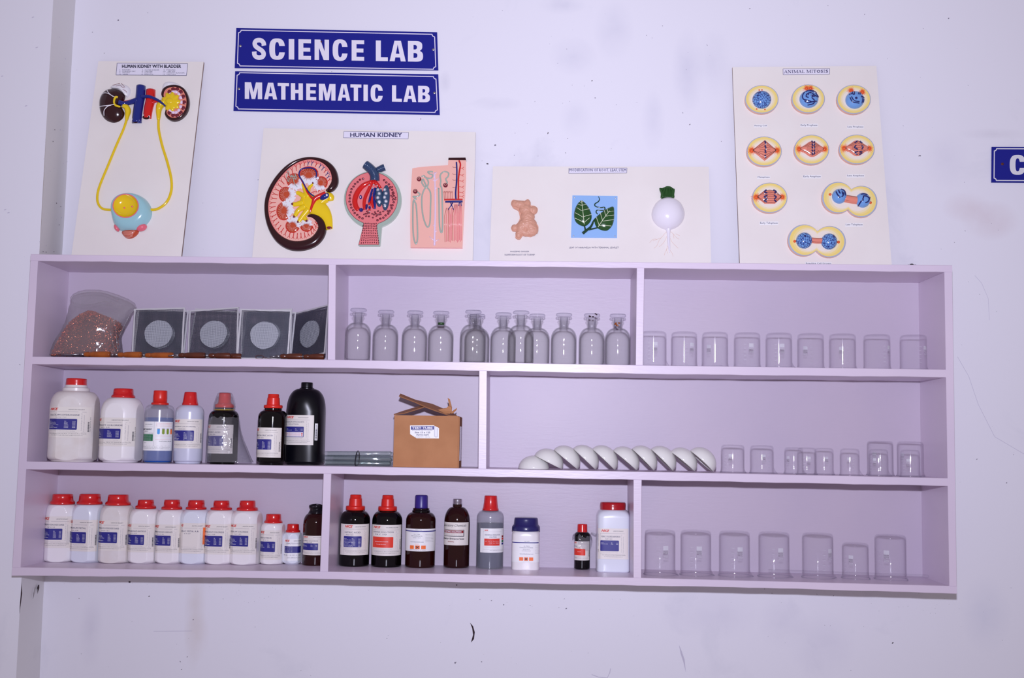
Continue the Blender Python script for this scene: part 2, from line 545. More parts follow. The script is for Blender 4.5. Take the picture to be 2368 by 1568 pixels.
# ================================================================== SETTING
WALL_Y = 0.232
w = MB()
w.grid(lambda u, v: (lerp(-0.05, 6.0, u), WALL_Y, lerp(-1.6, 3.4, v)), 60, 50, 'wall_paint', False)
fw = lambda x, y, h: (lambda p: (p.x, WALL_Y - h, p.z))(at(x, y, WALL_Y))
def speck(mb, x, y, r, m='wall_mark', fn=fw, h=0.0006, el=1.0, rot=0):
    n = 7
    r *= 0.66
    mb.poly([[(x + (r * el * math.cos(a) * math.cos(rot) - r * math.sin(a) * math.sin(rot)) * random.uniform(.7, 1.2),
               y + (r * el * math.cos(a) * math.sin(rot) + r * math.sin(a) * math.cos(rot)) * random.uniform(.7, 1.2))
              for a in [2 * PI * i / n for i in range(n)]]], fn, m, h)
for x, y, r, el, rot in [(1323, 197, 1.1, 1, 0), (1351, 199, 1, 1, 0), (1369, 187, 1.7, 1.6, -.5), (1495, 82, 1.2, 1, 0), (1508, 88, 1, 1, 0),
                         (1267, 308, 1.6, 2.4, -1.3), (1313, 320, 1.3, 1.3, 0), (1127, 379, 2.0, 2.2, .2), (1115, 372, 1, 1, 0), (1301, 239, 1, 1, 0),
                         (1244, 361, 1, 1, 0), (1237, 235, 1, 1, 0), (1587, 161, .9, 1, 0), (1595, 288, 1.4, 2.2, -.8), (1191, 308, 1, 1, 0),
                         (345, 1379, 1.6, 2, -.4), (300, 1346, 3.2, 1.4, .2), (447, 1433, 1.5, 1.5, -.7), (420, 1548, 1.6, 1, 0),
                         (417, 1530, 1.2, 2.4, 1), (433, 1519, 1.2, 2.2, -1), (516, 1385, 1, 1, 0), (2064, 1487, 1.8, 2.4, -.8),
                         (2110, 1345, 1, 1, 0), (1768, 1362, 1.3, 1, 0), (1785, 1372, 1.2, 1, 0), (2293, 517, 1.0, 1, 0), (2207, 561, 1.2, 1, 0),
                         (2176, 576, 1, 1, 0), (1056, 1353, 2, 1.3, 0), (1110, 1386, 1.2, 1.5, .8), (183, 1384, 1.2, 1.6, .5), (188, 1512, 1, 1, 0),
                         (2240, 652, 1, 1, 0), (590, 1450, 1, 1, 0), (1360, 1510, 1, 1, 0), (1907, 1446, 1, 1, 0), (1920, 1447, 1, 1, 0)]:
    speck(w, x, y, r, 'wall_mark' if r < 1.55 else 'wall_crack', el=el, rot=rot)
for i in range(90):   # fine dirt below the shelf
    cx_, cy_, sx, sy = random.choice([(2130, 1405, 45, 18), (640, 1370, 60, 18), (1740, 1390, 300, 30), (420, 1352, 260, 8), (1200, 1480, 900, 70)])
    x_, y_ = random.gauss(cx_, sx), random.gauss(cy_, sy)
    if y_ > 1352 + (x_ - 600) * 0.018: speck(w, x_, y_, random.uniform(.4, .85))
w.poly([[(1087, 1440), (1094, 1448), (1098, 1462), (1096, 1478), (1089, 1486), (1094, 1468), (1092, 1453)]], fw, 'wall_crack', 0.0008)
w.poly([[(1570, 1491), (1576, 1505), (1583, 1525), (1586, 1556), (1580, 1530), (1574, 1512)]], fw, 'wall_scuff', 0.0006)
w.ribbon([(1412, 1546), (1410, 1556), (1404, 1568), (1385, 1566), (1368, 1560)], 1.4, fw, 'wall_scuff', 0.0006)
w.ribbon([(2214, 825), (2240, 870), (2262, 935), (2300, 1010), (2368, 1050)], 0.8, fw, 'wall_scuff', 0.0005)
w.ribbon([(2254, 637), (2270, 655), (2285, 690), (2288, 740)], 0.7, fw, 'wall_scuff', 0.0005)
w.ribbon([(355, 1460), (445, 1459)], 0.8, fw, 'wall_scuff', 0.0005)
w.build('wall_back', kind='structure')

CYF = 0.07     # front face of the pillar left of the shelf
w = MB()
w.grid(lambda u, v: (lerp(-2.2, -0.004, u), CYF, lerp(-1.6, 3.4, v)), 10, 40, 'wall_paint', False)
w.grid(lambda u, v: (-0.004 + 0.004 * math.sin(v * 37) * 0.4, lerp(CYF, WALL_Y + .01, u), lerp(-1.6, 3.4, v)), 3, 60, 'shaded_side_paint', False)
w.grid(lambda u, v: (lerp(-2.2, -0.004, u), lerp(CYF, WALL_Y, v), 3.4), 1, 1, 'wall_paint', False)
fc = lambda x, y, h: (lambda p: (p.x, CYF - h, p.z))(at(x, y, CYF))
def fside(x, y, h):
    q = ray(x, y); t = (-0.004 - CX) / q.x
    p = CAM + q * t
    return (p.x + h + 0.003, p.y, p.z)
w.poly([[(50.5, 1345), (51.5, 1372), (48, 1400), (45, 1421), (46.5, 1395), (49, 1365)]], fc, 'wall_crack', 0.0008)
w.poly([[(85, 1353), (88, 1352), (88, 1360), (86, 1366), (83.5, 1374), (84, 1364), (83, 1360)]], fside, 'wall_crack', 0.0008)
w.poly([[(78, 1358), (78.8, 1359), (77, 1366), (76, 1374), (74, 1384), (73.4, 1385), (75, 1372)]], fside, 'wall_crack', 0.0008)
for i in range(26):
    t = random.random()
    speck(w, random.uniform(102, 155) + (1 - t) * 14, lerp(20, 583, t), random.uniform(.5, 1.3), 'wall_scuff', fside, 0.0006, random.uniform(1, 2.5), 1.5)
for x, y in [(97, 582), (104, 583), (122, 582), (160, 581), (128, 470), (138, 478), (134, 520), (157, 428), (158, 472), (124, 300), (120, 327), (165, 290)]:
    speck(w, x, y, 1.4, 'wall_mark', fside, 0.0008, 1.6, 1.2)
for x, y in [(85, 110), (12, 485), (20, 492), (76, 40), (5, 176), (60, 245)]:
    speck(w, x, y, 1.6, 'wall_scuff', fc, 0.0006, 3, -.3)
w.build('wall_left', kind='structure')

# ================================================================== SHELF UNIT
D_IN = 0.2275
def P0(px, py): return at(px, py, 0)
TOP_T = [(71, 587.5), (600, 595.5), (1100, 602.5), (1650, 608), (2202, 613.5)]
TOP_B = [(87.5, 603.4), (760, 612), (1472, 620), (2184, 629.5)]
S1_T = [(76, 824.7), (757, 831.6), (1487, 844.5), (2187, 854.5)]
S1_B = [(76, 842), (440, 846.5), (780, 851), (1108, 857.6), (1487, 865), (2187, 872.5)]
S2_T = [(62.6, 1067), (440, 1073.6), (780, 1078.4), (1106, 1083.7), (1650, 1094), (2192, 1106)]
S2_B = [(62, 1085.5), (748, 1095.8), (1100, 1102), (1465, 1110), (2192, 1124)]
BOT_T = [(47, 1312), (400, 1318), (758, 1322), (1465, 1336), (2195.6, 1355)]
BOT_B = [(27, 1331.5), (340, 1334.2), (676, 1338), (1080, 1347), (1740, 1359.3), (2213, 1373)]
def prof(pts): return [(P0(*p).x, P0(*p).z) for p in pts]
Z = {k: prof(v) for k, v in dict(tt=TOP_T, tb=TOP_B, f1=S1_T, b1=S1_B, f2=S2_T, b2=S2_B, f3=BOT_T, bb=BOT_B).items()}
def zf(k, X): return interp(Z[k], X)
shelf = thing('wall_shelf', 'long lilac painted wooden wall shelf with three rows of open compartments', 'shelf', (1.37, 0.115, 0.0))
so = shelf.location
def edgeX(top, bot, z):
    a, b = P0(*top), P0(*bot)
    return lerp(a.x, b.x, (z - a.z) / (b.z - a.z))
LO = ((71, 587.5), (27, 1331.5)); LI = ((87.5, 603.4), (47, 1312)); RI = ((2184, 629.5), (2195.6, 1355)); RO = ((2202, 613.5), (2213, 1373))
def hboard(name, kt, kb, xl, xr, y0=0.0, y1=D_IN):
    """board along the shelf; xl, xr the px edges it runs between"""
    m = MB()
    N = 60
    zt = Z[kt]; zb = Z[kb]
    X0 = edgeX(*xl, zf(kt, 0.0)); X1 = edgeX(*xr, zf(kt, 2.7))
    rings = []
    for i in range(N + 1):
        X = lerp(X0, X1, i / N)
        wob = 0.0008 * math.sin(X * 23 + len(name)) + 0.0006 * math.sin(X * 61)
        a, b = zf(kt, X), zf(kb, X) + wob * 0.6
        e = 0.0012
        rings.append([(X, y0 + e, b), (X, y0, b + e), (X, y0, a - e), (X, y0 + e, a), (X, y1, a), (X, y1, b)])
    m.loft(rings, 'shelf_paint', False, True, True)
    return m.build(name, shelf, so)
hboard('top_board', 'tt', 'tb', LO, RO)
hboard('bottom_board', 'f3', 'bb', LO, RO)
hboard('shelf_board', 'f1', 'b1', LI, RI, 0.0004)
hboard('shelf_board', 'f2', 'b2', LI, RI, 0.0004)
def vboard(name, l, r, kt, kb, y0=0.0002, ext=0.0):
    m = MB()
    a = P0(*l[0]); b = P0(*l[1]); c = P0(*r[0]); d = P0(*r[1])
    rings = []
    n = 8
    for i in range(n + 1):
        t = i / n
        xa = lerp(a.x, b.x, t); xb = lerp(c.x, d.x, t)
        za = lerp(zf(kt, xa), zf(kb, xa), t); zb_ = lerp(zf(kt, xb), zf(kb, xb), t)
        e = 0.001
        rings.append([(xa, D_IN, za), (xa, y0 + e, za), (xa + e, y0, za), (xb - e, y0, zb_), (xb, y0 + e, zb_), (xb, D_IN, zb_)])
    m.loft(rings, 'shelf_paint', False, True, True)
    return m.build(name, shelf, so)
vboard('side_panel', LO, ((87.5, 603.4), (47, 1312)), 'tb', 'f3')
vboard('side_panel', ((2184, 629.5), (2195.6, 1355)), RO, 'tb', 'f3')
vboard('divider', ((760, 612), (757.5, 831.5)), ((776.5, 613), (775, 832.5)), 'tb', 'f1')
vboard('divider', ((1472.6, 620), (1470, 844)), ((1490, 621), (1487, 844.5)), 'tb', 'f1')
vboard('divider', ((1108, 857.6), (1106, 1083.7)), ((1126, 858), (1124.5, 1084)), 'b1', 'f2')
vboard('divider', ((748, 1096), (740, 1321.7)), ((766, 1096), (758.5, 1322)), 'b2', 'f3')
vboard('divider', ((1465, 1110), (1465, 1336)), ((1484, 1110), (1483, 1336)), 'b2', 'f3')
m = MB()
m.box((0.004, D_IN, 0.004), (2.735, D_IN + 0.0035, 0.945), 'shaded_back_paint')
m.box((1.3385, D_IN - 0.0006, 0.64), (1.3395, D_IN, 0.93), 'shaded_back_paint')
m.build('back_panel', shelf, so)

# ================================================================== GENERIC BOTTLES
def place(px, Y, k):
    """point on shelf floor k under pixel column px (read at the floor) and depth Y"""
    p = at(px, 1000, Y)
    for _ in range(4):
        z = zf(k, p.x)
        q = ray(px, 0)
        # pixel row that sees height z at depth Y in this column
        lo_, hi_ = 0, 1600
        for _ in range(22):
            mid = (lo_ + hi_) / 2
            if at(px, mid, Y).z > z: lo_ = mid
            else: hi_ = mid
        p = at(px, lo_, Y)
    return Vector((p.x, Y, z))

def zpx(px, py, Y, z0): return at(px, py, Y).z - z0

def flats(dr, phi=0.0, n=4):
    def f(a, z, r):
        st = 2 * PI / n
        b = ((a - phi + st / 2) % st) - st / 2
        return min(r, dr / max(0.2, math.cos(b)))
    return f

def squarish(e, ky=1.0, phi=0.0):
    def f(a, z, r):
        c, s_ = abs(math.cos(a - phi)) / ky, abs(math.sin(a - phi))
        return r / ((c ** e + s_ ** e) ** (1 / e))
    return f

class Bottle:
    def __init__(s, name, label, cat, px, k, Yc=None, base=None, width=60, group=None):
        s.k = k
        if Yc is None:      # depth read from the front edge of the base
            z = zf(k, at(px, 1300, .1).x)
            yf = at_z(px, base, z).y
            s.Y = max(0.012, yf) + width * 0.5 * mpp(0.08)
            s.Y = min(s.Y, D_IN - 0.006 - width * 0.5 * mpp(0.1))
        else:
            s.Y = Yc
        s.px = px
        s.o = place(px, s.Y, k)
        s.t = thing(name, label, cat, s.o, group)
        s.R = width * 0.5 * mpp(s.Y)
        s.cross = None
        s.eps = 0.0004

    def rz(s, hw, py):
        # column shift as verticals converge: use the vertical line through the base
        return (hw * mpp(s.Y), s.zp(py))

    def zp(s, py, front=0.0):
        lo_, hi_ = -0.1, 0.6
        for _ in range(26):
            mid = (lo_ + hi_) / 2
            P = Vector((s.o.x, s.Y - front, s.o.z + mid)) - CAM
            y = PH / 2 - F_PX * P.dot(C_U) / P.dot(C_F)
            if y > py: lo_ = mid
            else: hi_ = mid
        return lo_

    def body(s, pts, m, cross=None, name='body', n=128, top_open=False, label=None):
        """pts (half width px, row px) from base to neck"""
        pr = [s.rz(a, b) for a, b in pts]
        z0 = pr[0][1]
        pr = [(max(r, 0.0001), max(0.0, z)) for r, z in pr]
        pr[0] = (pr[0][0], 0.0005)
        s.prof = pr
        s.cross = cross
        mb = MB()
        mb.lathe([(0.0002, 0.0005)] + pr + ([] if top_open else [(0.0002, pr[-1][1])]), m, n, cross)
        o = mb.build(name, s.t)
        o.data.set_sharp_from_angle(angle=math.radians(8.5))
        if label: o['label'] = label
        return o

    def rad(s, z):
        ps = s.prof
        for a, b in zip(ps, ps[1:]):
            if min(a[1], b[1]) <= z <= max(a[1], b[1]) and abs(b[1] - a[1]) > 1e-7:
                return lerp(a[0], b[0], (z - a[1]) / (b[1] - a[1]))
        return s.R

    def surf(s, th0, th1, y0, y1):
        """label coordinates (u 0..1 left-right, v 0..1 bottom-top) on the wall of the body"""
        z0, z1 = s.zp(y1, s.R * 0.9), s.zp(y0, s.R * 0.9)
        def fn(u, v, h):
            a = math.radians(lerp(th0, th1, u))
            z = lerp(z0, z1, v)
            r = s.rad(z)
            if s.cross: r = s.cross(a, z, r)
            r += h + s.eps
            return (r * math.sin(a), -r * math.cos(a), z)
        return fn

    def lathe_part(s, name, pts, m, n=48, **kw):
        mb = MB()
        pr = [s.rz(a, b) for a, b in pts]
        mb.lathe([(0.0002, pr[0][1])] + pr + [(0.0002, pr[-1][1])], m, n)
        return mb.build(name, s.t, **kw)

def arc(r0, y0, r1, y1, n=8, kind='shoulder'):
    """elliptic quarter from (r0,y0) to (r1,y1)"""
    out = []
    for i in range(1, n + 1):
        a = i / n * PI / 2
        out.append((r1 + (r0 - r1) * math.cos(a), y0 + (y1 - y0) * math.sin(a)))
    return out

def std_body(w_, base, sh, nk, top, cr=5, shr=1.0):
    """straight bottle: half width, base row, shoulder row, neck half width, row where the shoulder meets the neck"""
    p = [(w_ - cr, base)] + arc(w_ - cr, base, w_, base - cr, 4, 0)
    p = [(w_ - cr, base)] + [(w_ - cr + cr * math.sin(i / 10 * PI / 2), base - cr + cr * math.cos(i / 10 * PI / 2)) for i in range(1, 11)]
    p.append((w_, sh))
    n = 18
    for i in range(1, n + 1):
        a = i / n * PI / 2
        p.append((nk + (w_ - nk) * math.cos(a), sh + (top - sh) * (math.sin(a) ** shr)))
    return p

ROWS = ['Assay', 'Chloride (Cl)', 'Sulphate (SO4)', 'Heavy metals (Pb)', 'Iron (Fe)', 'Insoluble Matter', 'Loss on drying']
VALS = ['98%', '0.01%', '0.05%', '0.001%', '0.002%', '0.005%', '1%']
def nice_label(b, th0, th1, y0, y1, title, sub='', blk='blue_ink', paper='paper', head='LABORATORY REAGENT', rows=6, blocktext=None,
               left_strip=False, barcode=True, ux=0.06, side=None, title2=None, block=True, logo=0.24):
    fn = b.surf(th0, th1, y0, y1)
    m = MB()
    m.rect(0, 0, 1, 1, fn, paper, 0.0, 60, 6)
    x0 = ux
    m.text('NICE', (x0, 0.885, x0 + logo, 0.965), fn, 'red_ink', 0.0004, off=0.03, shear=0.35)
    m.text(head, (0.50, 0.90, 0.84, 0.93), fn, 'dark_ink', 0.0004)
    m.rect(x0 - 0.03, 0.835, 0.88, 0.841, fn, 'grey_ink', 0.0003)
    if title2:
        m.text(title, (x0, 0.745, min(0.70, x0 + 0.04 * len(title)), 0.79), fn, 'navy_ink', 0.0004, off=0.006)
        m.text(title2, (0.2, 0.67, 0.52, 0.71), fn, 'navy_ink', 0.0004, off=0.006)
    else:
        m.text(title, (x0, 0.71, min(0.74, x0 + 0.042 * len(title)), 0.76), fn, 'navy_ink', 0.0004, off=0.006)
    if sub: m.text(sub, (0.24, 0.64, 0.46, 0.675), fn, 'navy_ink', 0.0004)
    if block:
        X0, Y0, X1, Y1 = x0 - 0.03, 0.26, 0.70, 0.61
        cr = 0.022
        lp = []
        for cx_, cy_, a0 in ((X1 - cr, Y1 - cr, 0), (X0 + cr, Y1 - cr, 90), (X0 + cr, Y0 + cr, 180), (X1 - cr, Y0 + cr, 270)):
            lp += [(cx_ + cr * math.cos(math.radians(a0 + q)), cy_ + cr * math.sin(math.radians(a0 + q))) for q in (0, 30, 60, 90)]
        m.rect(X0 + cr, Y0, X1 - cr, Y1, fn, blk, 0.0004, 40, 4)
        m.rect(X0, Y0 + cr, X0 + cr, Y1 - cr, fn, blk, 0.0004, 2, 2)
        m.rect(X1 - cr, Y0 + cr, X1, Y1 - cr, fn, blk, 0.0004, 2, 2)
        for q in range(4):
            c_ = ((X1 - cr, Y1 - cr), (X0 + cr, Y1 - cr), (X0 + cr, Y0 + cr), (X1 - cr, Y0 + cr))[q]
            m.poly([[c_] + lp[q * 4:q * 4 + 4]], fn, blk, 0.0004)
        if blocktext:
            for i, t in enumerate(blocktext):
                yy = 0.46 - 0.09 * i
                L = 0.016 * len(t)
                m.text(t, (0.38 - L / 2, yy - 0.02, 0.38 + L / 2, yy + 0.012), fn, 'white_ink', 0.0007, off=0.004)
        else:
            for i in range(rows):
                yy = 0.53 - 0.04 * i
                t = ROWS[i]
                m.text(t, (X0 + 0.02, yy - 0.012, X0 + 0.02 + 0.0155 * len(t), yy + 0.014), fn, 'white_ink', 0.0007, off=0.01)
                m.text(VALS[i], (0.42, yy - 0.012, 0.42 + 0.016 * len(VALS[i]), yy + 0.012), fn, 'white_ink', 0.0007, off=0.01)
                m.text('max' if i else 'min', (0.60, yy - 0.010, 0.67, yy + 0.008), fn, 'white_ink', 0.0007, off=0.01)
    m.text('Product prepared for laboratory use or handling', (x0, 0.20, 0.66, 0.222), fn, 'grey_ink', 0.0004)
    m.rect(x0 - 0.03, 0.165, 0.88, 0.169, fn, 'grey_ink', 0.0003)
    m.text('NICE CHEMICALS Pvt Ltd., PB No. 217, Manimala Road, Edappally', (x0 + 0.02, 0.115, 0.90, 0.142), fn, 'dark_ink', 0.0004)
    m.text('Kochi 682024, Kerala, India, E-mail: mail@nicechemicals.com', (x0 + 0.08, 0.065, 0.82, 0.092), fn, 'dark_ink', 0.0004)
    m.rect(x0 - 0.036, 0.0, x0 - 0.032, 0.84, fn, 'grey_ink', 0.0003, 1, 6)
    m.text('Contact our Manager, PB No. 217', (0.775, 0.22, 0.80, 0.80), fn, 'grey_ink', 0.0004, rot=90)
    m.text('E-mail: marketing@nicechemicals', (0.825, 0.20, 0.85, 0.74), fn, 'grey_ink', 0.0004, rot=90)
    if barcode:
        random.seed(len(title) * 7)
        yy = 0.2
        while yy < 0.52:
            t_ = random.choice((0.006, 0.010, 0.014))
            m.rect(0.92, yy, 0.955, yy + t_, fn, 'dark_ink', 0.0004, 2, 1)
            yy += t_ + random.choice((0.005, 0.009))
        m.text('M.R.P. BATCH No. 2014', (0.97, 0.2, 0.99, 0.68), fn, 'dark_ink', 0.0004, rot=90)
    if side:
        m.rect(0.86, 0.30, 0.985, 0.86, fn, side, 0.0004, 6, 4)
        for i in range(9):
            m.text('purity minimum assay', (0.885, 0.34 + i * 0.045, 0.96, 0.355 + i * 0.045), fn, 'white_ink', 0.0007)
    if left_strip:
        m.text('DANGER. Causes severe skin burns', (0.005, 0.42, 0.035, 0.82), fn, 'grey_ink', 0.0004, rot=90)
        m.rect(0.0, 0.24, 0.035, 0.30, fn, 'dark_ink', 0.0004, 2, 2)
        m.rect(0.004, 0.25, 0.031, 0.29, fn, paper, 0.0006, 2, 2)
    m.build('label', b.t)

def red_sleeve(b, hw, fw_, top, mid, bot, m='red_cap'):
    """shrink sleeved cap: narrow top, flared foot"""
    b.lathe_part('cap', [(fw_, bot), (fw_ * 1.01, bot - 3), (fw_ * 0.97, lerp(bot, mid, .75)), (hw * 1.04, mid), (hw, lerp(mid, top, .5)), (hw * 0.985, top + 2.2),
                         (hw * 0.94, top + 0.8), (hw * 0.86, top + 0.2)], m)

# ================================================================== BOTTOM ROW, LEFT: WHITE JARS
FL = [  # px, base, half width, shoulder row, neck hw, neck row, cap hw, top, mid, foot, label rows, angles, title, sub, rotation, material
 (137.6, 1297, 30.2, 1192, 26, 1166, 22.8, 1141.6, 1157, 1165.5, 1194, 1267, -62, 66, 'SODIUM HYDROXIDE FLAKES', 'NaOH = 40', 8, 'flint', 'white jar at the left end of the bottom row, label reading hydroxide flakes'),
 (200.8, 1297, 32, 1192, 27, 1166, 23.6, 1141.2, 1158, 1165.5, 1202, 1275, -84, 56, 'ALUMINIUM METAL', 'At. Wt. 26.98', -10, 'flint_blue', 'bluish white jar second from left on the bottom shelf, metal label'),
 (266.7, 1299, 33, 1194, 27, 1168, 23, 1143, 1159, 1167.5, 1203, 1274, -66, 60, 'POTASSIUM HYDROXIDE FLAKES', 'KOH = 56.11', -4, 'flint_old', 'widest white jar on the bottom shelf, third from left, yellowed label'),
 (331.4, 1299, 30, 1198, 22, 1176, 18, 1155, 1168, 1175.5, 1211, 1277, -76, 58, 'SODIUM CARBONATE ANHYDROUS', 'Na2CO3 = 105.99', -3, 'flint', 'white jar reading carbonate anhydrous on the bottom shelf'),
 (392, 1300, 28.4, 1199, 22, 1178, 18, 1155, 1170, 1177.5, 1213, 1279, -74, 58, 'SODIUM HYDROGEN CARBONATE', 'NaHCO3 = 84.01', -6, 'flint', 'white jar reading hydrogen carbonate on the bottom shelf'),
 (448.5, 1301, 28.8, 1200, 22, 1178, 18.5, 1156, 1171, 1177.5, 1210, 1280, -62, 64, 'ZINC METAL A.R.', 'At. Wt. 65.39', -4, 'flint_blue', 'white jar with orange panel and no blue box on its label'),
 (507, 1302, 29.4, 1201, 23, 1179, 18, 1157, 1172, 1178.5, 1212, 1282, -66, 62, 'POTASSIUM CHLORIDE', 'KCl = 74.56', -3, 'flint', 'white jar reading potassium chloride on the bottom shelf'),
 (567.5, 1303, 31, 1203, 23, 1180, 18, 1157, 1172, 1180, 1211, 1282, -64, 58, 'SODIUM CHLORIDE', 'NaCl = 58.44', -6, 'flint', 'white jar reading sodium chloride beside the small lead nitrate jar'),
]
for i, (px, base, hw, sh, nk, nky, ch, ct, cm_, cf, l0, l1, a0, a1, ti, su, rot, mt, lab) in enumerate(FL):
    b = Bottle('plastic_jar', lab, 'chemical jar', px, 'f3', None, base, hw * 2, 'white jars with red caps on the bottom shelf')
    Rb = hw / 0.85
    pts = std_body(Rb, base, sh + 4, nk, nky, 7, 0.85)
    b.body(pts, mt, flats(hw * mpp(b.Y), math.radians(rot)))
    red_sleeve(b, ch, nk + 1.2, ct, cm_, cf)
    if 'ZINC' in ti:
        nice_label(b, a0, a1, l0, l1, ti, su, head='ANALYTICAL REAGENT', block=False, side='orange_ink', logo=0.1, ux=0.12)
    else:
        nice_label(b, a0, a1, l0, l1, ti, su)

b = Bottle('plastic_jar', 'small white jar reading lead nitrate on the bottom shelf', 'chemical jar', 629, 'f3', None, 1303.4, 49, 'white jars with red caps on the bottom shelf')
b.body(std_body(24.6 / .9, 1303.4, 1222, 20, 1209, 6), 'flint', flats(24.6 * mpp(b.Y), -.1))
red_sleeve(b, 17.2, 20.8, 1188, 1203, 1209.5)
nice_label(b, -72, 66, 1226, 1294, 'LEAD NITRATE', 'Pb(NO3)2 = 331.21', rows=4)
b = Bottle('plastic_jar', 'smallest white jar on the bottom shelf with a blue band label', 'chemical jar', 675, 'f3', None, 1302, 39, 'white jars with red caps on the bottom shelf')
b.body(std_body(19.4 / .9, 1302, 1243, 15.5, 1230.5, 6), 'flint_blue', flats(19.4 * mpp(b.Y), .3, 6))
red_sleeve(b, 13.4, 16.5, 1211, 1225, 1230.5)
fn = b.surf(-60, 85, 1246, 1297)
m = MB(); m.rect(0, 0, 1, 1, fn, 'white_paper', 0, 24, 4)
m.text('NICE', (0.12, 0.86, 0.38, 0.96), fn, 'red_ink', off=0.03, shear=0.35)
m.text('LABORATORY REAGENT', (0.55, 0.88, 0.98, 0.93), fn, 'dark_ink')
m.text('COBALTOUS CHLORIDE', (0.2, 0.76, 0.95, 0.82), fn, 'navy_ink')
m.rect(0.08, 0.36, 0.98, 0.66, fn, 'blue_ink', 0.0004, 20, 2)
for i in range(4): m.text('Assay   98.0%   max', (0.12, 0.58 - i * 0.06, 0.5, 0.61 - i * 0.06), fn, 'white_ink', 0.0007)
m.text('M.R.  Rs.  1 0 1 0 1 0  .  Batch', (0.05, 0.23, 0.95, 0.29), fn, 'dark_ink')
m.text('NICE CHEMICALS Pvt Ltd., Kochi', (0.3, 0.12, 0.95, 0.16), fn, 'dark_ink')
m.build('label', b.t)

b = Bottle('amber_bottle', 'dark brown bottle with crumpled black wrapped cap half behind the divider', 'chemical bottle', 728, 'f3', None, 1308, 58)
b.body(std_body(29, 1308, 1210, 16, 1187, 6), 'amber_brown')
mb = MB()
R0 = 17 * mpp(b.Y)
z0_, z1_ = b.zp(1197), b.zp(1167)
def crumple(u, v):
    a = u * 2 * PI
    r = R0 * (1.0 + 0.18 * math.sin(v * PI * 2.2 + 0.5) + 0.12 * noise.noise(Vector((math.cos(a) * 2, math.sin(a) * 2, v * 5)))) * (1 if v < .86 else max(0.02, 1 - ((v - .86) / .14) ** 2))
    return (r * math.sin(a), -r * math.cos(a), lerp(z0_, z1_, v) + 0.003 * math.sin(a * 3) * v)
mb.grid(crumple, 40, 20, 'black_film', True, True)
mb.build('wrapped_cap', b.t)
nice_label(b, -60, 58, 1239, 1284, 'CUPRIC CHLORIDE', 'CuCl2 = 170.48', rows=3, barcode=False)

# ================================================================== BOTTOM ROW, MIDDLE
GA = 'dark bottles in the middle of the bottom row'
def amber(px, base, hw, sh, nk, nky, mt, name, lab, k='f3', Y=None, ny2=None, grp=None):
    b = Bottle(name, lab, 'chemical bottle', px, k, Y, base, hw * 2, grp)
    pts = std_body(hw, base, sh, nk, nky, 6)
    if ny2: pts.append((nk, ny2))
    b.body(pts, mt)
    return b
def flange_cap(b, hw, fw_, top, mid, bot, m='red_plain'):
    b.lathe_part('cap', [(fw_ * .96, bot), (fw_, bot - 1), (fw_ * 1.01, mid + 2), (fw_ * .97, mid), (hw * 1.08, mid - 0.6), (hw * 1.08, mid - 1),
                         (hw * 1.0, lerp(mid, top, .62)), (hw * 1.0, lerp(mid, top, .66)), (hw * .93, lerp(mid, top, .68)), (hw * .9, top + 1.5), (hw * .84, top)], m, 56)
b = amber(818.4, 1309, 34.2, 1203, 19, 1181, 'amber_black', 'amber_bottle', 'black brown bottle reading nitric acid with blue box on its label', ny2=1176, grp=GA)
flange_cap(b, 14.3, 21.8, 1144, 1170, 1179.5)
nice_label(b, -58, 76, 1212, 1284, 'NITRIC ACID', 'HNO3 = 63.01', ux=0.20, left_strip=True, rows=7, barcode=False)
b = amber(893, 1310.6, 34.3, 1204, 19, 1182, 'amber_black', 'amber_bottle', 'black brown bottle with a solid red box on its iodine solution label', ny2=1176, grp=GA)
flange_cap(b, 14.1, 21.5, 1145, 1171, 1180.5)
nice_label(b, -70, 76, 1214, 1285, 'IODINE SOLUTION', blk='red_block', head='VOLUMETRIC SOLUTION', title2='N / 10', blocktext=['N/10 SOLUTION OF IODINE', 'For Lab Use Only'], ux=0.12)
b = amber(971, 1312, 34, 1203, 18.5, 1184, 'amber_brown', 'amber_bottle', 'brown bottle with tall purple cap and bare screw ring below it', ny2=1175, grp=GA)
b.lathe_part('cap', [(15.4, 1175.5), (15.2, 1173), (14.8, 1148), (13.6, 1145.4), (12.4, 1144.8)], 'purple_cap')
b.lathe_part('neck_ring', [(19, 1187), (20.6, 1185), (20.6, 1181), (19, 1179), (18.4, 1177), (19.2, 1176), (15.5, 1175)], 'amber_black')
fn = b.surf(-88, 88, 1223, 1275)
m = MB()
m.rect(0, 0, 1, 1, fn, 'white_paper', 0, 40, 4)
m.rect(0, 0.87, 1, 0.915, fn, 'blue_ink', 0.0003, 40, 1)
m.text('500 ML', (0.42, 0.94, 0.56, 0.975), fn, 'dark_ink')
m.text('Art. 11300', (0.38, 0.74, 0.52, 0.775), fn, 'dark_ink')
m.text('Benzaldehyde', (0.33, 0.655, 0.57, 0.705), fn, 'dark_ink', off=0.012)
m.text('C7H6O = 106.12', (0.36, 0.585, 0.54, 0.62), fn, 'navy_ink')
for i in range(6): m.text('Specific gravity  maximum', (0.64, 0.74 - i * 0.065, 0.86, 0.765 - i * 0.065), fn, 'dark_ink')
m.text('www.lobachemie.com', (0.30, 0.40, 0.60, 0.44), fn, 'navy_ink', off=0.01)
m.text('Harmful', (0.41, 0.31, 0.50, 0.34), fn, 'orange_ink')
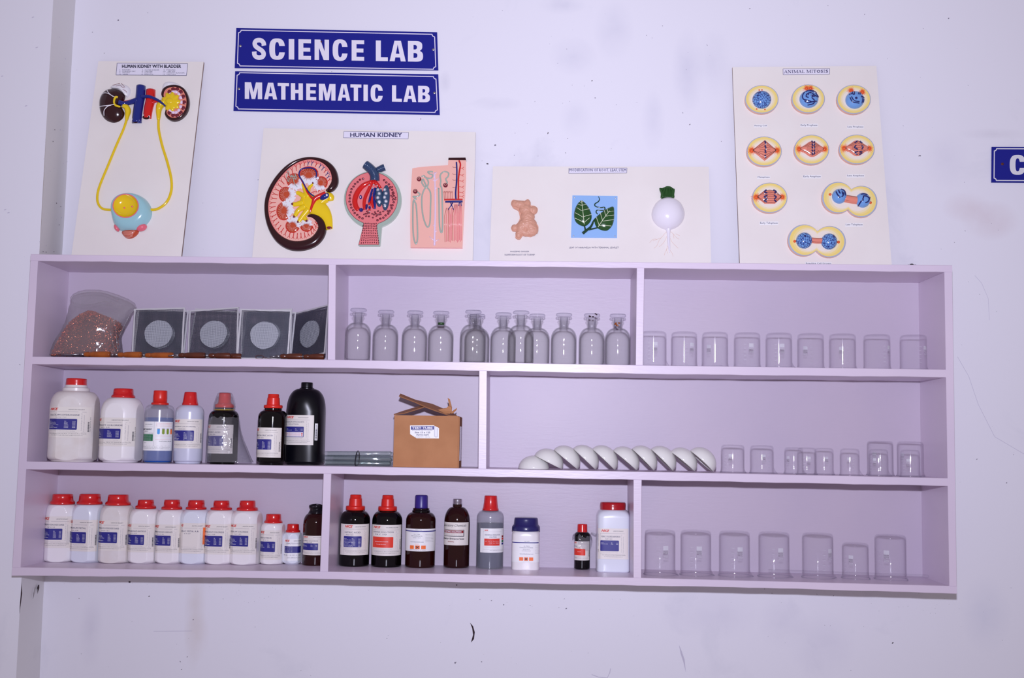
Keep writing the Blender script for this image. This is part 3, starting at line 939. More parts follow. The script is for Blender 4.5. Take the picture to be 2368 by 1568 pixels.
def hazard(m, fn, x0, y0, w_, h_, gap):
    for i in range(3):
        m.rect(x0 + i * (w_ + gap), y0, x0 + i * (w_ + gap) + w_, y0 + h_, fn, 'orange_ink', 0.0004, 3, 2)
    cx_, cy_ = x0 + w_ * 1.5 + gap, y0 + h_ / 2
    for s_ in (-1, 1):
        m.ribbon([(cx_ - w_ * .3, cy_ - s_ * h_ * .3), (cx_ + w_ * .3, cy_ + s_ * h_ * .3)], w_ * .2, fn, 'dark_ink', 0.0007)
hazard(m, fn, 0.29, 0.10, 0.10, 0.16, 0.03)
m.text('LABORATORY REAGENT AND FINE CHEMICALS', (0.29, 0.05, 0.65, 0.075), fn, 'navy_ink')
m.build('label', b.t)
b = amber(1055, 1312, 29.4, 1206, 10.5, 1172, 'amber_brown', 'amber_bottle', 'slender red brown bottle with silver metal cap and cream label', ny2=1166, grp=GA)
b.prof
b.lathe_part('cap', [(10.8, 1166.5), (10.9, 1164.5), (10.5, 1164), (10.6, 1155.5), (9.8, 1153.6)], 'silver_cap')
fn = b.surf(-78, 66, 1208, 1261)
m = MB()
m.rect(0, 0, 1, 1, fn, 'paper', 0, 34, 4)
m.text('Laboratory Chemicals', (0.03, 0.78, 0.88, 0.92), fn, 'dark_ink', shear=0.4)
m.rect(0.08, 0.38, 0.80, 0.68, fn, 'dark_ink', 0.0003, 20, 1); m.rect(0.09, 0.405, 0.775, 0.665, fn, 'paper', 0.0005, 20, 1)
m.rect(0.10, 0.535, 0.77, 0.645, fn, 'maroon_ink', 0.0007, 20, 1)
m.text('TESTING SOLUTION', (0.15, 0.555, 0.70, 0.625), fn, 'white_ink', 0.001, off=0.02)
m.text('Directions: use testing accessories as', (0.12, 0.475, 0.74, 0.505), fn, 'dark_ink', 0.0008)
m.text('precaution should be handled by care', (0.12, 0.425, 0.74, 0.455), fn, 'dark_ink', 0.0008)
m.text('Thakur Enterprises', (0.02, 0.23, 0.80, 0.32), fn, 'dark_ink', off=0.02)
m.text('(INDIA)', (0.28, 0.12, 0.48, 0.18), fn, 'maroon_ink', off=0.02)
m.build('label', b.t)

def frosted(px, base, hw, sh, nk, nky, lvl, liq, lab, k='f3', Y=None, name='plastic_bottle', grp=None):
    b = Bottle(name, lab, 'chemical bottle', px, k, Y, base, hw * 2, grp)
    pts = std_body(hw, base, sh, nk, nky, 4)
    b.body(pts, 'frost' if liq else 'milky')
    if liq:
        mb = MB()
        R_ = b.R - 0.0016
        zt = b.zp(lvl)
        mb.lathe([(0.0001, 0.002), (R_ - 0.004, 0.002), (R_, 0.007), (R_, zt), (0.0001, zt)], liq, 64)
        mb.build('liquid', b.t)
    return b
b = frosted(1132, 1315, 31, 1197, 17.5, 1180, 1209, 'dark_liquid', 'frosted bottle of dark blue liquid with flared red cap, universal indicator')
b.lathe_part('cap', [(18.9, 1180), (18.8, 1177), (17.5, 1174), (15.6, 1160), (14.6, 1148), (13.8, 1146)], 'red_cap')
fn = b.surf(-42, 84, 1222, 1278)
m = MB()
m.rect(0, 0, 1, 1, fn, 'white_paper', 0, 30, 4)
m.rect(0.115, 0, 0.12, 1, fn, 'grey_ink', 0.0003, 1, 4)
m.text('NICE', (0.16, 0.90, 0.29, 0.95), fn, 'red_ink', off=0.04, shear=0.35)
m.rect(0.12, 0.86, 0.78, 0.865, fn, 'grey_ink', 0.0003)
m.text('UNIVERSAL INDICATOR', (0.17, 0.71, 0.70, 0.76), fn, 'navy_ink', off=0.006)
m.text('SOLUTION', (0.33, 0.62, 0.57, 0.67), fn, 'navy_ink', off=0.006)
m.rect(0.16, 0.29, 0.70, 0.58, fn, 'red_ink', 0.0004, 16, 2)
m.text('pH    4.0   to   Red Colour', (0.2, 0.45, 0.66, 0.49), fn, 'white_ink', 0.0007)
m.text('11.0   to  Violet', (0.34, 0.38, 0.66, 0.42), fn, 'white_ink', 0.0007)
for i, c in enumerate(('maroon_ink', 'red_ink', 'green_ink', 'blue_ink')): m.rect(0.80, 0.62 - i * .1, 0.92, 0.70 - i * .1, fn, c, 0.0004, 3, 1)
m.text('Product prepared for laboratory use', (0.16, 0.21, 0.66, 0.235), fn, 'grey_ink')
m.rect(0.12, 0.13, 0.9, 0.135, fn, 'grey_ink', 0.0003)
m.text('NICE CHEMICALS Pvt Ltd., PB No. 217', (0.35, 0.08, 0.9, 0.105), fn, 'dark_ink')
m.build('label', b.t)

def jar(px, base, hw, sh, nk, nky, lab, mt, e=5.0):
    b = Bottle('plastic_jar', lab, 'chemical jar', px, 'f3', None, base, hw * 2)
    cr = squarish(e)
    nkr = nk * mpp(b.Y)
    def cross(a, z, r):
        t = min(1, max(0, (r - nkr) / max(1e-6, (hw - nk) * mpp(b.Y)))) if z > 0.04 else 1
        return lerp(r, cr(a, z, r) if True else r, t * 0.9 + 0.1 * (z <= 0.04))
    b.body(std_body(hw, base, sh, nk, nky, 5, 1.0), mt, cross, n=160)
    b.eps = 0.0009
    return b
b = jar(1215, 1317.7, 32, 1238, 27.5, 1226, 'squat white jar with dark blue screw lid on the bottom shelf', 'flint', 4.0)
b.lathe_part('lid', [(32, 1227), (32.4, 1225.5), (32, 1218), (30.4, 1215), (28.2, 1213), (27, 1201), (26.4, 1198), (25, 1196.8)], 'navy_lid', 64)
fn = b.surf(-55, 58, 1250, 1300)
m = MB()
m.rect(0, 0, 1, 1, fn, 'white_paper', 0, 30, 4)
m.rect(0, 0.885, 0.93, 0.925, fn, 'blue_ink', 0.0003, 24, 1)
m.text('500 GMS.', (0.44, 0.955, 0.62, 0.985), fn, 'dark_ink')
m.text('Art. 05416', (0.42, 0.73, 0.62, 0.765), fn, 'navy_ink')
m.text('Potassium Oxalate', (0.29, 0.66, 0.73, 0.70), fn, 'navy_ink')
m.text('Extra Pure', (0.40, 0.58, 0.62, 0.615), fn, 'navy_ink')
m.text('(COOK)2.H2O', (0.36, 0.50, 0.66, 0.54), fn, 'navy_ink')
m.text('www.lobachemie.com', (0.29, 0.37, 0.74, 0.405), fn, 'navy_ink', off=0.01)
for i in range(6): m.text('Minimum assay', (0.80, 0.74 - i * 0.07, 0.98, 0.765 - i * 0.07), fn, 'grey_ink')
hazard(m, fn, 0.28, 0.07, 0.13, 0.16, 0.035)
m.build('label', b.t)

b = Bottle('amber_bottle', 'small black bottle with red cap and clear torn hood on the bottom shelf', 'chemical bottle', 1345.7, 'f3', None, 1315, 36)
b.body(std_body(18, 1315, 1240, 10.5, 1230, 3), 'amber_black')
b.lathe_part('cap', [(11.6, 1233), (12, 1231), (11.6, 1228.5), (11.2, 1214), (10.6, 1211.6)], 'red_cap')
nice_label(b, -75, 62, 1252, 1296, 'IODINE', 'I2', blk='red_block', blocktext=['For Lab Use'], ux=0.02, logo=0.2)
mb = MB()
Rb = b.R
zt, zb = b.zp(1229), b.zp(1272)
def hood(u, v):
    a = lerp(-0.5, 2 * PI - 1.2, u)
    r = Rb * (0.62 + 0.62 * math.sin(min(1, v * 1.6) * PI / 2)) * (1 + .12 * noise.noise(Vector((math.cos(a) * 2.5, math.sin(a) * 2.5, v * 4))))
    vv = v * (0.45 + 0.55 * max(0, math.cos(a - 0.5)) ** 2)
    return (r * math.sin(a), -r * math.cos(a), lerp(zt, zb, vv))
mb.grid(hood, 36, 12, 'wrap_film')
mb.tube([(Rb * 1.1, -Rb * .4, lerp(zt, zb, .05)), (Rb * 1.5, -Rb * .5, lerp(zt, zb, .12)), (Rb * 1.9, -Rb * .5, lerp(zt, zb, .25))], [.003, .004, .001], 'wrap_film', 6)
mb.build('plastic_hood', b.t)

b = jar(1416, 1321, 37.6, 1196, 28, 1178, 'large square pale jar with dark red lid reading ferric chloride', 'flint_blue', 6.0)
b.lathe_part('lid', [(28.8, 1180), (29.4, 1177), (29, 1175.5), (29.6, 1168), (29, 1163), (27.5, 1161.2)], 'dark_red_lid', 64)
nice_label(b, -48, 45, 1222, 1293, 'FERRIC CHLORIDE ANHYDROUS', 'FeCl3 = 162.21', rows=2, ux=0.12, left_strip=True, barcode=False)

# ================================================================== MIDDLE ROW, LEFT: BOTTLES
b = Bottle('plastic_jar', 'largest white jar with ribbed red cap at the left end of the middle shelf', 'chemical jar', 167.6, 'f2', 0.085, None, 98)
b.body([(x, y) for x, y in std_body(50 / .89, 1064, 950, 33, 905.5, 10, 0.9)] + [(30, 904.6), (30, 898), (25, 896), (24, 891)], 'flint_old', flats(50 * mpp(b.Y), .12))
b.lathe_part('cap', [(23.4, 892), (23.6, 890.5), (23.2, 888), (23.4, 886), (23.0, 884), (23.2, 882), (22.9, 880), (23, 877.5), (22, 875.8)], 'red_cap', 64)
nice_label(b, -50, 62, 941, 1012, 'CALCIUM HYDROXIDE', 'Ca(OH)2 = 74.10', ux=0.05)
b = Bottle('plastic_jar', 'white jar reading ammonium chloride on the middle shelf', 'chemical jar', 278, 'f2', 0.085, None, 84)
b.body(std_body(43 / .89, 1066, 962, 26, 920, 10, 0.9), 'flint', flats(43 * mpp(b.Y), -.08))
red_sleeve(b, 22.6, 26.6, 898.6, 913, 920)
nice_label(b, -82, 60, 966, 1032, 'AMMONIUM CHLORIDE', 'NH4Cl = 53.49', ux=0.02)
b = frosted(364, 1066.5, 33, 950, 20, 936, 966, 'blue_liquid', 'translucent bottle of bright blue liquid with red cap on the middle shelf', 'f2', 0.08)
b.lathe_part('cap', [(19.4, 936.8), (19.6, 935), (19.6, 932), (18.6, 931.5), (15.6, 930.8), (15.8, 920), (15.3, 905), (14.4, 903.4)], 'red_plain')
fn = b.surf(-84, 84, 975, 1042)
m = MB()
m.rect(0, 0, 1, 1, fn, 'white_paper', 0, 40, 4)
m.text('CLINICAL REAGENT', (0.22, 0.885, 0.46, 0.915), fn, 'dark_ink')
m.rect(0.0, 0.82, 0.48, 0.824, fn, 'grey_ink', 0.0003)
m.text("BENEDICT'S REAGENT", (0.08, 0.71, 0.45, 0.76), fn, 'dark_ink', off=0.02)
m.text('(MODIFIED)', (0.2, 0.645, 0.34, 0.675), fn, 'dark_ink', off=0.01)
m.text('FOR THE DETECTION OF GLUCOSE IN URINE', (0.1, 0.585, 0.48, 0.61), fn, 'dark_ink')
m.rect(0.06, 0.33, 0.48, 0.56, fn, 'green_ink', 0.0004, 16, 2)
for i in range(5): m.text('Boil and gently heat the mixture', (0.1, 0.50 - i * .038, 0.45, 0.52 - i * .038), fn, 'white_ink', 0.0007)
m.text('Expiry date', (0.2, 0.255, 0.3, 0.28), fn, 'dark_ink')
m.rect(0.5, 0.16, 0.504, 1, fn, 'grey_ink', 0.0003, 1, 4)
for j in range(3): m.text('Procedure for testing glucose', (0.55, 0.93 - j * .045, 0.95, 0.95 - j * .045), fn, 'red_ink')
for i, c in enumerate(('cyan_ink', 'olive_ink', 'olive_ink', 'orange_ink')):
    x_ = 0.575 + i * 0.11
    lp = [(x_, 0.74), (x_ + .06, 0.74)] + [(x_ + .03 + .03 * math.cos(q), 0.60 - .035 * math.sin(q)) for q in [i_ * PI / 6 for i_ in range(7)]]
    m.poly([lp], fn, c, 0.0004)
    m.rect(x_, 0.74, x_ + .06, 0.765, fn, 'grey_ink', 0.0004, 2, 1)
m.rect(0.53, 0.50, 0.96, 0.504, fn, 'red_ink', 0.0003); m.rect(0.53, 0.38, 0.96, 0.384, fn, 'red_ink', 0.0003)
m.text('Avoid contact with skin', (0.62, 0.31, 0.95, 0.34), fn, 'dark_ink', off=.01)
m.rect(0.03, 0.16, 0.97, 0.164, fn, 'grey_ink', 0.0003)
m.text('NICE CHEMICALS Pvt Ltd., PB No. 217, Manimala Road', (0.12, 0.105, 0.9, 0.132), fn, 'dark_ink')
m.text('Kochi 682024, Kerala, India, E-mail: mail@nicechemicals', (0.2, 0.055, 0.88, 0.08), fn, 'dark_ink')
m.build('label', b.t)
b = frosted(434, 1067.5, 32.4, 955, 17.5, 937, None, None, 'milky bottle reading glycerol with glossy flared red cap on the middle shelf', 'f2', 0.08)
b.lathe_part('cap', [(18.4, 937.5), (18.4, 934), (17, 930), (15.4, 918), (14.2, 909), (13, 906.8)], 'red_cap')
nice_label(b, -64, 80, 969, 1037, 'GLYCEROL (GLYCERINE)', 'CH2OH.CHOH.CH2OH', ux=0.05, rows=7)
b = amber(514, 1068, 34, 966, 21, 949, 'amber_black', 'amber_bottle', 'dark bottle tied inside a clear plastic bag on the middle shelf', 'f2', 0.09, 943)
b.lathe_part('cap', [(21.4, 943), (21.8, 941), (21.4, 936), (17, 934), (14.4, 930), (13.6, 912), (12.6, 909)], 'red_plain')
nice_label(b, -78, 55, 982, 1049, 'SULPHURIC ACID', 'H2SO4 = 98.08', ux=0.03, rows=7)
mb = MB()
Rm = mpp(b.Y)
bagp = [(38, 1068), (37.4, 1040), (36.6, 1000), (36, 975), (33, 960), (24, 950), (23.4, 946), (25, 941), (24.6, 934), (21, 922), (17.5, 911), (13, 908), (4, 907)]
bagp = [b.rz(*p) for p in bagp]
bagp = [(r, max(0.001, z)) for r, z in bagp]
def bagf(u, v):
    a = u * 2 * PI
    t = v * (len(bagp) - 1); i = min(int(t), len(bagp) - 2); f = t - i
    r = lerp(bagp[i][0], bagp[i + 1][0], f); z = lerp(bagp[i][1], bagp[i + 1][1], f)
    fl = max(0, math.cos(a - 1.45)) ** 3 * max(0, 1 - z / 0.125) ** 1.4
    r2 = r * (1 + 0.035 * noise.noise(Vector((math.cos(a) * 4, math.sin(a) * 4, z * 30)))) + fl * 0.05 * (1 if z < .12 else 0)
    return (r2 * math.sin(a), -min(r2 * math.cos(a), 0.085), z)
mb.grid(bagf, 90, 60, 'wrap_film', True, True)
mb.build('plastic_wrap', b.t, label='clear crinkled plastic bag')
mb = MB()
rr, zz = b.rz(23.8, 947.5)
mb.tube([(rr * math.cos(a), rr * math.sin(a), zz + .001 * math.sin(a)) for a in [2 * PI * i / 40 for i in range(41)]], 0.0009, 'k_yellow', 5)
mb.build('rubber_band', b.t, label='thin yellow band')
b = amber(627, 1070, 33.2, 965, 19.5, 949, 'amber_black', 'amber_bottle', 'dark bottle with flanged red cap in front of the large black bottle', 'f2', 0.055, 944)
flange_cap(b, 14, 21.4, 911.4, 937, 944.5)
nice_label(b, -84, 52, 989, 1058, 'HYDROCHLORIC ACID', 'HCl = 36.46', ux=0.02, rows=7)
b = Bottle('black_jerry_bottle', 'tallest black plastic bottle on the middle shelf', 'chemical bottle', 704, 'f2', 0.15, None, 88)
crs = squarish(3.0, 0.95, 0.0); b.eps = 0.0012
b.body(std_body(44.6, 1071, 952, 17, 899.5, 5, 0.8) + [(17, 898), (14.6, 897)], 'black_plastic', lambda a, z, r: lerp(r, crs(a, z, r), 1 if z < 0.14 else max(0, 1 - (z - .14) / .05)))
b.lathe_part('cap', [(13.6, 897.5), (13.8, 896), (13.4, 894), (13.6, 887), (12.8, 884.6)], 'black_plastic', 40)
fn0 = nice_label(b, -58, 34, 960, 1029, 'SODIUM HYPOCHLORITE', title2='SOLUTION', ux=0.13, barcode=False, rows=2, left_strip=True)
fn = b.surf(-58, 34, 960, 1029)
m = MB()
m.rect(0.115, 0.275, 0.68, 0.43, fn, 'white_ink', 0.001, 12, 2)
for i in range(4): m.text('STORE IN A COOL PLACE UPRIGHT', (0.2, 0.395 - i * .034, 0.6, 0.413 - i * .034), fn, 'red_ink', 0.0013)
for x_ in (0.15, 0.645): m.poly([[(x_ - .012, .29), (x_ + .012, .29), (x_ + .012, .37), (x_ + .03, .37), (x_, .42), (x_ - .03, .37), (x_ - .012, .37)]], fn, 'red_ink', 0.0013)
m.build('storage_panel', b.t)
fn = b.surf(37, 45, 979, 1018)
m = MB(); m.rect(0, 0, 1, 1, fn, 'white_paper', 0, 6, 2)
for i in range(14): m.rect(0.25, 0.06 + i * .045, 0.7, 0.085 + i * .045 + (i % 3) * .006, fn, 'dark_ink', 0.0004, 2, 1)
m.text('Rs. 280', (0.3, 0.72, 0.6, 0.9), fn, 'dark_ink', rot=90)
m.build('price_sticker', b.t)

# ================================================================== CARDBOARD BOX
YB = 0.035
f_bl = at(909, 1080, YB); f_br = at(1057.5, 1081, YB); f_tl = at(911, 960, YB); f_tr = at(1060, 961.3, YB)
zb = zf('f2', f_bl.x)
BD = 0.135
box = thing('cardboard_box', 'brown cardboard box with torn open flaps and a test tube sticker', 'box', ((f_bl.x + f_br.x) / 2, YB + BD / 2, zb))
bo = box.location
x0, x1, z0, z1 = f_bl.x, f_br.x, zb + 0.0005, f_tl.z
T = 0.003
m = MB()
m.box((x0, YB, z0), (x1, YB + T, z1), 'cardboard')
m.box((x0, YB + BD - T, z0), (x1, YB + BD, z1), 'cardboard')
m.box((x0, YB + T, z0), (x0 + T, YB + BD - T, z1), 'cardboard')
m.box((x1 - T, YB + T, z0), (x1, YB + BD - T, z1), 'cardboard')
m.box((x0 + T, YB + T, z0), (x1 - T, YB + BD - T, z0 + T), 'cardboard')
m.build('carton', box, bo)
m = MB()
m.box((x1, YB + 0.004, z0), (x1 + 0.004, YB + BD - 0.02, z1 - 0.002), 'cardboard')
m.box((x1 + 0.0035, YB + 0.03, z0 + .02), (x1 + 0.0048, YB + BD - 0.04, z1 - 0.03), 'tape')
m.build('torn_side_layer', box, bo)
def slab3(m, pts, th, mt, edge='cardboard_edge'):
    """pts: 3d outline; thickness th along its normal"""
    P = [Vector(p) for p in pts]
    nrm = Vector((0, 0, 0))
    for i in range(len(P)):
        nrm += (P[i] - P[0]).cross(P[(i + 1) % len(P)] - P[0])
    nrm.normalize()
    Q = [p + nrm * th for p in P]
    n = len(P)
    m.add(P + Q, [(i, (i + 1) % n, n + (i + 1) % n, n + i) for i in range(n)], edge)
    t = tessellate_polygon([P])
    m.add(P, [tuple(f) for f in t], mt); m.add(Q, [tuple(f)[::-1] for f in t], mt)
def A3(px, py, Y): return at(px, py, Y)
m = MB()
slab3(m, [A3(1058, 962, YB + .004), A3(1040, 960, YB + .006), A3(1005, 948, YB + .008), A3(986, 941, YB + .008), A3(960, 929, YB + .01), A3(923, 915, YB + .012), A3(926, 910, YB + .06),
          A3(960, 924, YB + .085), A3(1000, 934, YB + .10), A3(1045, 953, YB + .11), A3(1058, 962, YB + .10)], 0.003, 'cardboard')
m.build('flap', box, bo)
m = MB()
slab3(m, [A3(911, 960, YB + .01), A3(935, 957, YB + .012), A3(985, 941.5, YB + .02), A3(980, 938, YB + .07), A3(930, 953, YB + .12), A3(913, 959, YB + .12)], 0.003, 'cardboard')
m.build('flap', box, bo)
m = MB()
slab3(m, [A3(1012, 948, YB + .002), A3(1022, 945, YB), A3(1032, 944, YB), A3(1037, 939, YB), A3(1044, 942, YB), A3(1045, 951, YB), A3(1041, 957, YB + .004), A3(1030, 957, YB + .006)], 0.002, 'cardboard')
slab3(m, [A3(1035, 920, YB + .01), A3(1040, 923, YB + .01), A3(1045, 942, YB + .002), A3(1044, 952, YB + .001), A3(1040, 944, YB + .004)], 0.002, 'cardboard')
slab3(m, [A3(1043, 953, YB + .002), A3(1050, 948, YB + .004), A3(1057, 943, YB + .008), A3(1056, 948, YB + .008), A3(1049, 955, YB + .002), A3(1044, 957, YB + .001)], 0.002, 'cardboard')
m.build('torn_flap', box, bo)
fbx = lambda x, y, h: (lambda p: (p.x, YB - h - 0.0004, p.z))(at(730 + x / 5.7756, 860 + y / 5.7756, YB))
m = MB()
m.poly([[(1260, 716), (1575, 714), (1648, 752), (1646, 890), (1348, 888), (1262, 832)]], fbx, 'white_paper', 0)
m.poly([[(1272, 727), (1575, 724), (1636, 762), (1636, 770), (1272, 772)]], fbx, 'blue_ink', 0.0003)
m.text('TEST TUBE', (1288, 764, 1562, 734), fbx, 'white_ink', 0.0006, off=0.035)
m.text('BOROSILICATE GLASS AUTOCLAVABLE', (1290, 790, 1560, 780), fbx, 'navy_ink', 0.0003)
m.text('Size 15 x 125', (1323, 820, 1530, 798), fbx, 'navy_ink', 0.0003, off=0.02)
m.text('WITH RIM', (1342, 852, 1508, 834), fbx, 'navy_ink', 0.0003, off=0.02)
m.text('QUANTITY : 100 Pcs', (1325, 878, 1530, 864), fbx, 'grey_ink', 0.0003)
tl = [(1582, 740), (1634, 740)] + [(1608 + 24 * math.cos(q), 848 + 24 * math.sin(q)) for q in [i * PI / 8 for i in range(9)]]
m.poly([tl], fbx, 'white_ink', 0.0005)
m.ribbon([(1584, 752)] + [(1608 - 22 * math.cos(q), 848 + 24 * math.sin(q)) for q in [i * PI / 8 for i in range(9)]] + [(1632, 752)], 2.5, fbx, 'navy_ink', 0.0007)
m.build('sticker', box, bo)

# ================================================================== TEST TUBES
ttp = thing('test_tube', 'clear test tube', 'test tube', (0, 0, 0), 'test tubes bound with a black rubber band')
def tube_mesh(name, parent, L, r, m_='glass_green', rim=True):
    mb = MB()
    pr = [(0, L)]
    n = 6
    outer = ([(r + 0.0012, 0.0), (r + 0.0012, 0.0015), (r, 0.003)] if rim else [(r, 0)]) + [(r, L - r)] + [(r * math.cos(i / n * PI / 2), L - r + r * math.sin(i / n * PI / 2)) for i in range(1, n + 1)]
    inner = [(r - 0.001, 0.0), (r - 0.001, L - r)] + [((r - .001) * math.cos(i / n * PI / 2), L - r + (r - .001) * math.sin(i / n * PI / 2)) for i in range(1, n + 1)]
    for p in (outer, inner):
        mb.loft([[(z, rr * math.cos(a), rr * math.sin(a)) for a in [2 * PI * k / 20 for k in range(20)]] for rr, z in [(max(q[0], 1e-4), q[1]) for q in p]], m_, True)
    return mb.build(name, parent)
tube_mesh('glass_wall', ttp, 0.200, 0.0072)
TT = [(749, 1070.5, 0.05, -.4, 'lowest front tube of the banded test tubes, rim nearest the shelf edge'), (755, 1068, 0.07, -.6, 'banded test tube lying in the middle of the bottom layer'),
      (752, 1071, 0.088, .3, 'rearmost tube in the bottom layer of the banded test tubes'), (752, 1061.0, 0.06, 1.6, 'middle layer test tube facing the front of the banded bundle'),
      (770, 1061, 0.078, 2.0, 'test tube whose rim is pulled back to the right in the bundle'), (751, 1055, 0.057, .4, 'top left test tube of the banded bundle with raised end'),
      (757, 1055.5, 0.073, 1.0, 'rear tube on the top layer of the banded test tubes')]
for i, (px, py, Y, tilt, lab) in enumerate(TT):
    o = ttp if i == 0 else copy_tree(ttp)
    z = zf('f2', at(px, py, Y).x) + 0.0086
    layer = 0 if py > 1066 else (1 if py > 1058 else 2)
    o.location = (at(px, py, Y).x, Y, z + layer * 0.0135)
    o.rotation_euler = (0, -math.radians([0.2, 0.3, .1, -.4, .6, 1.2, .4][i]), math.radians([1.5, -.5, -1.5, 1, -1, 1.2, -1][i]))
    o['label'] = lab
mb = MB()
bx = at(826, 1065, .068).x
bz = zf('f2', bx)
lp = [(0.017, 0.001), (0.028, 0.010), (0.026, 0.030), (0.014, 0.041), (-0.004, 0.042), (-0.020, 0.030), (-0.027, 0.010), (-0.020, 0.001), (0, 0.0003)]
lp = catmull(lp, 5, True)
mb.tube([(bx + 0.002 * math.sin(i / len(lp) * 6.28), 0.068 + p[0], bz + p[1] + 0.0018) for i, p in enumerate(lp + lp[:1])], 0.0016, 'rubber', 6)
tag(mb.build('rubber_band'), 'black rubber band around the bundle of test tubes', 'rubber band')

# ================================================================== GLASS REAGENT BOTTLES
def shell(mb, outer, th, m_, n=48, cross=None):
    mb.lathe(outer, m_, n, cross)
    mb.lathe([(max(1e-4, r - th), z) for r, z in outer], m_, n, cross)
rb = thing('reagent_bottle', 'x', 'glass bottle', (0, 0, 0), 'empty glass reagent bottles on the top row')
R1 = 0.0388
pr = [(0.0002, 0.001), (R1 - 0.004, 0.0008), (R1 - .001, 0.003), (R1, 0.008), (R1, 0.083)]
for i in range(1, 11):
    a = i / 10 * PI / 2
    pr.append((0.0135 + (R1 - 0.0135) * math.cos(a) ** 1.0, 0.083 + 0.032 * math.sin(a) ** 1.15))
pr += [(0.0136, 0.120), (0.0146, 0.132), (0.0165, 0.1375), (0.0185, 0.139), (0.0190, 0.1425), (0.0178, 0.1455), (0.0146, 0.146)]
mb = MB(); mb.lathe(pr, 'glass_reagent', 56)
mb.lathe([(0.0002, 0.0045), (R1 - .006, .0045), (R1 - 0.0025, 0.010), (R1 - 0.0025, 0.083)] + [(max(.0110, r - .0025), z - .001) for r, z in pr[5:16]] + [(0.0118, 0.146)], 'glass_reagent', 56)
mb.build('body', rb)
mb = MB()
mb.lathe([(0.0002, 0.117), (0.0095, 0.117), (0.0112, 0.1475), (0.0118, 0.149), (0.022, 0.1495), (0.0245, 0.1515), (0.0245, 0.1555), (0.0225, 0.1580), (0.010, 0.1590), (0.0002, 0.1590)], 'glass_thick', 48)
stp = mb.build('stopper', rb)
RBS = [(826, 0.047, 0, 'first glass reagent bottle from the left on the top row'), (890, 0.085, 0, 'second glass reagent bottle from the left'),
       (957.5, 0.088, 0, 'third glass reagent bottle from the left, touching the green plugged one'), (1018, 0.085, 1, 'glass reagent bottle with a greenish plug in its neck'),
       (1092.5, 0.047, 0, 'front glass reagent bottle of the overlapping pair left of the middle'), (1102, 0.150, 0, 'glass reagent bottle hidden behind another, its stopper peeping out at right'),
       (1162.5, 0.10, 0, 'glass reagent bottle overlapped on its right by the tall looking front one'), (1203.5, 0.042, 0, 'foremost glass reagent bottle standing in front of two others'),
       (1241, 0.118, 0, 'glass reagent bottle overlapped on its left by the foremost one'), (1303, 0.085, 0, 'third glass reagent bottle from the right end of the top middle bay'),
       (1368, 0.083, 2, 'glass reagent bottle with dark smears on its stopper'), (1428, 0.083, 3, 'glass reagent bottle with orange brown residue in its neck, by the right divider')]
for i, (px, Y, kind, lab) in enumerate(RBS):
    o = rb if i == 0 else copy_tree(rb)
    p = place(px, Y, 'f1')
    o.location = p + Vector((0, 0, 0.0003)); o['label'] = lab
    o.rotation_euler.z = i * 1.3
for i, (px, Y, kind, lab) in enumerate(RBS):
    if not kind: continue
    root = [r for r in bpy.data.objects if r.get('label') == lab][0]
    mb = MB()
    nm = {1: 'k_green', 2: 'wall_crack', 3: 'wood_handle'}[kind]
    a0 = -root.rotation_euler.z
    if kind == 1:
        mb.lathe([(0.0001, 0.1172), (0.0098, 0.1172), (0.0104, 0.124), (0.0001, 0.124)], nm, 20)
    else:
        for j in range(5):
            a = a0 + random.uniform(-.8, .8)
            z = random.uniform(.146, .156) if kind == 2 else random.uniform(.121, .131)
            r = 0.0245 if (kind == 2 and z > .151) else 0.0125
            s_ = random.uniform(.0012, .0028)
            c = Vector((r * math.sin(a), -r * math.cos(a), z))
            e1 = Vector((math.cos(a), math.sin(a), 0)); e2 = Vector((0, 0, 1)); e3 = Vector((math.sin(a), -math.cos(a), 0))
            mb.loft([[c + (e1 * math.cos(q) * 1.8 + e2 * math.sin(q)) * s_ * math.cos(l) + e3 * .0006 * math.sin(l) for q in [2 * PI * k / 8 for k in range(8)]] for l in (-1.4, -.7, 0, .7, 1.4)], nm, True, True, True)
    mb.build('residue', root)

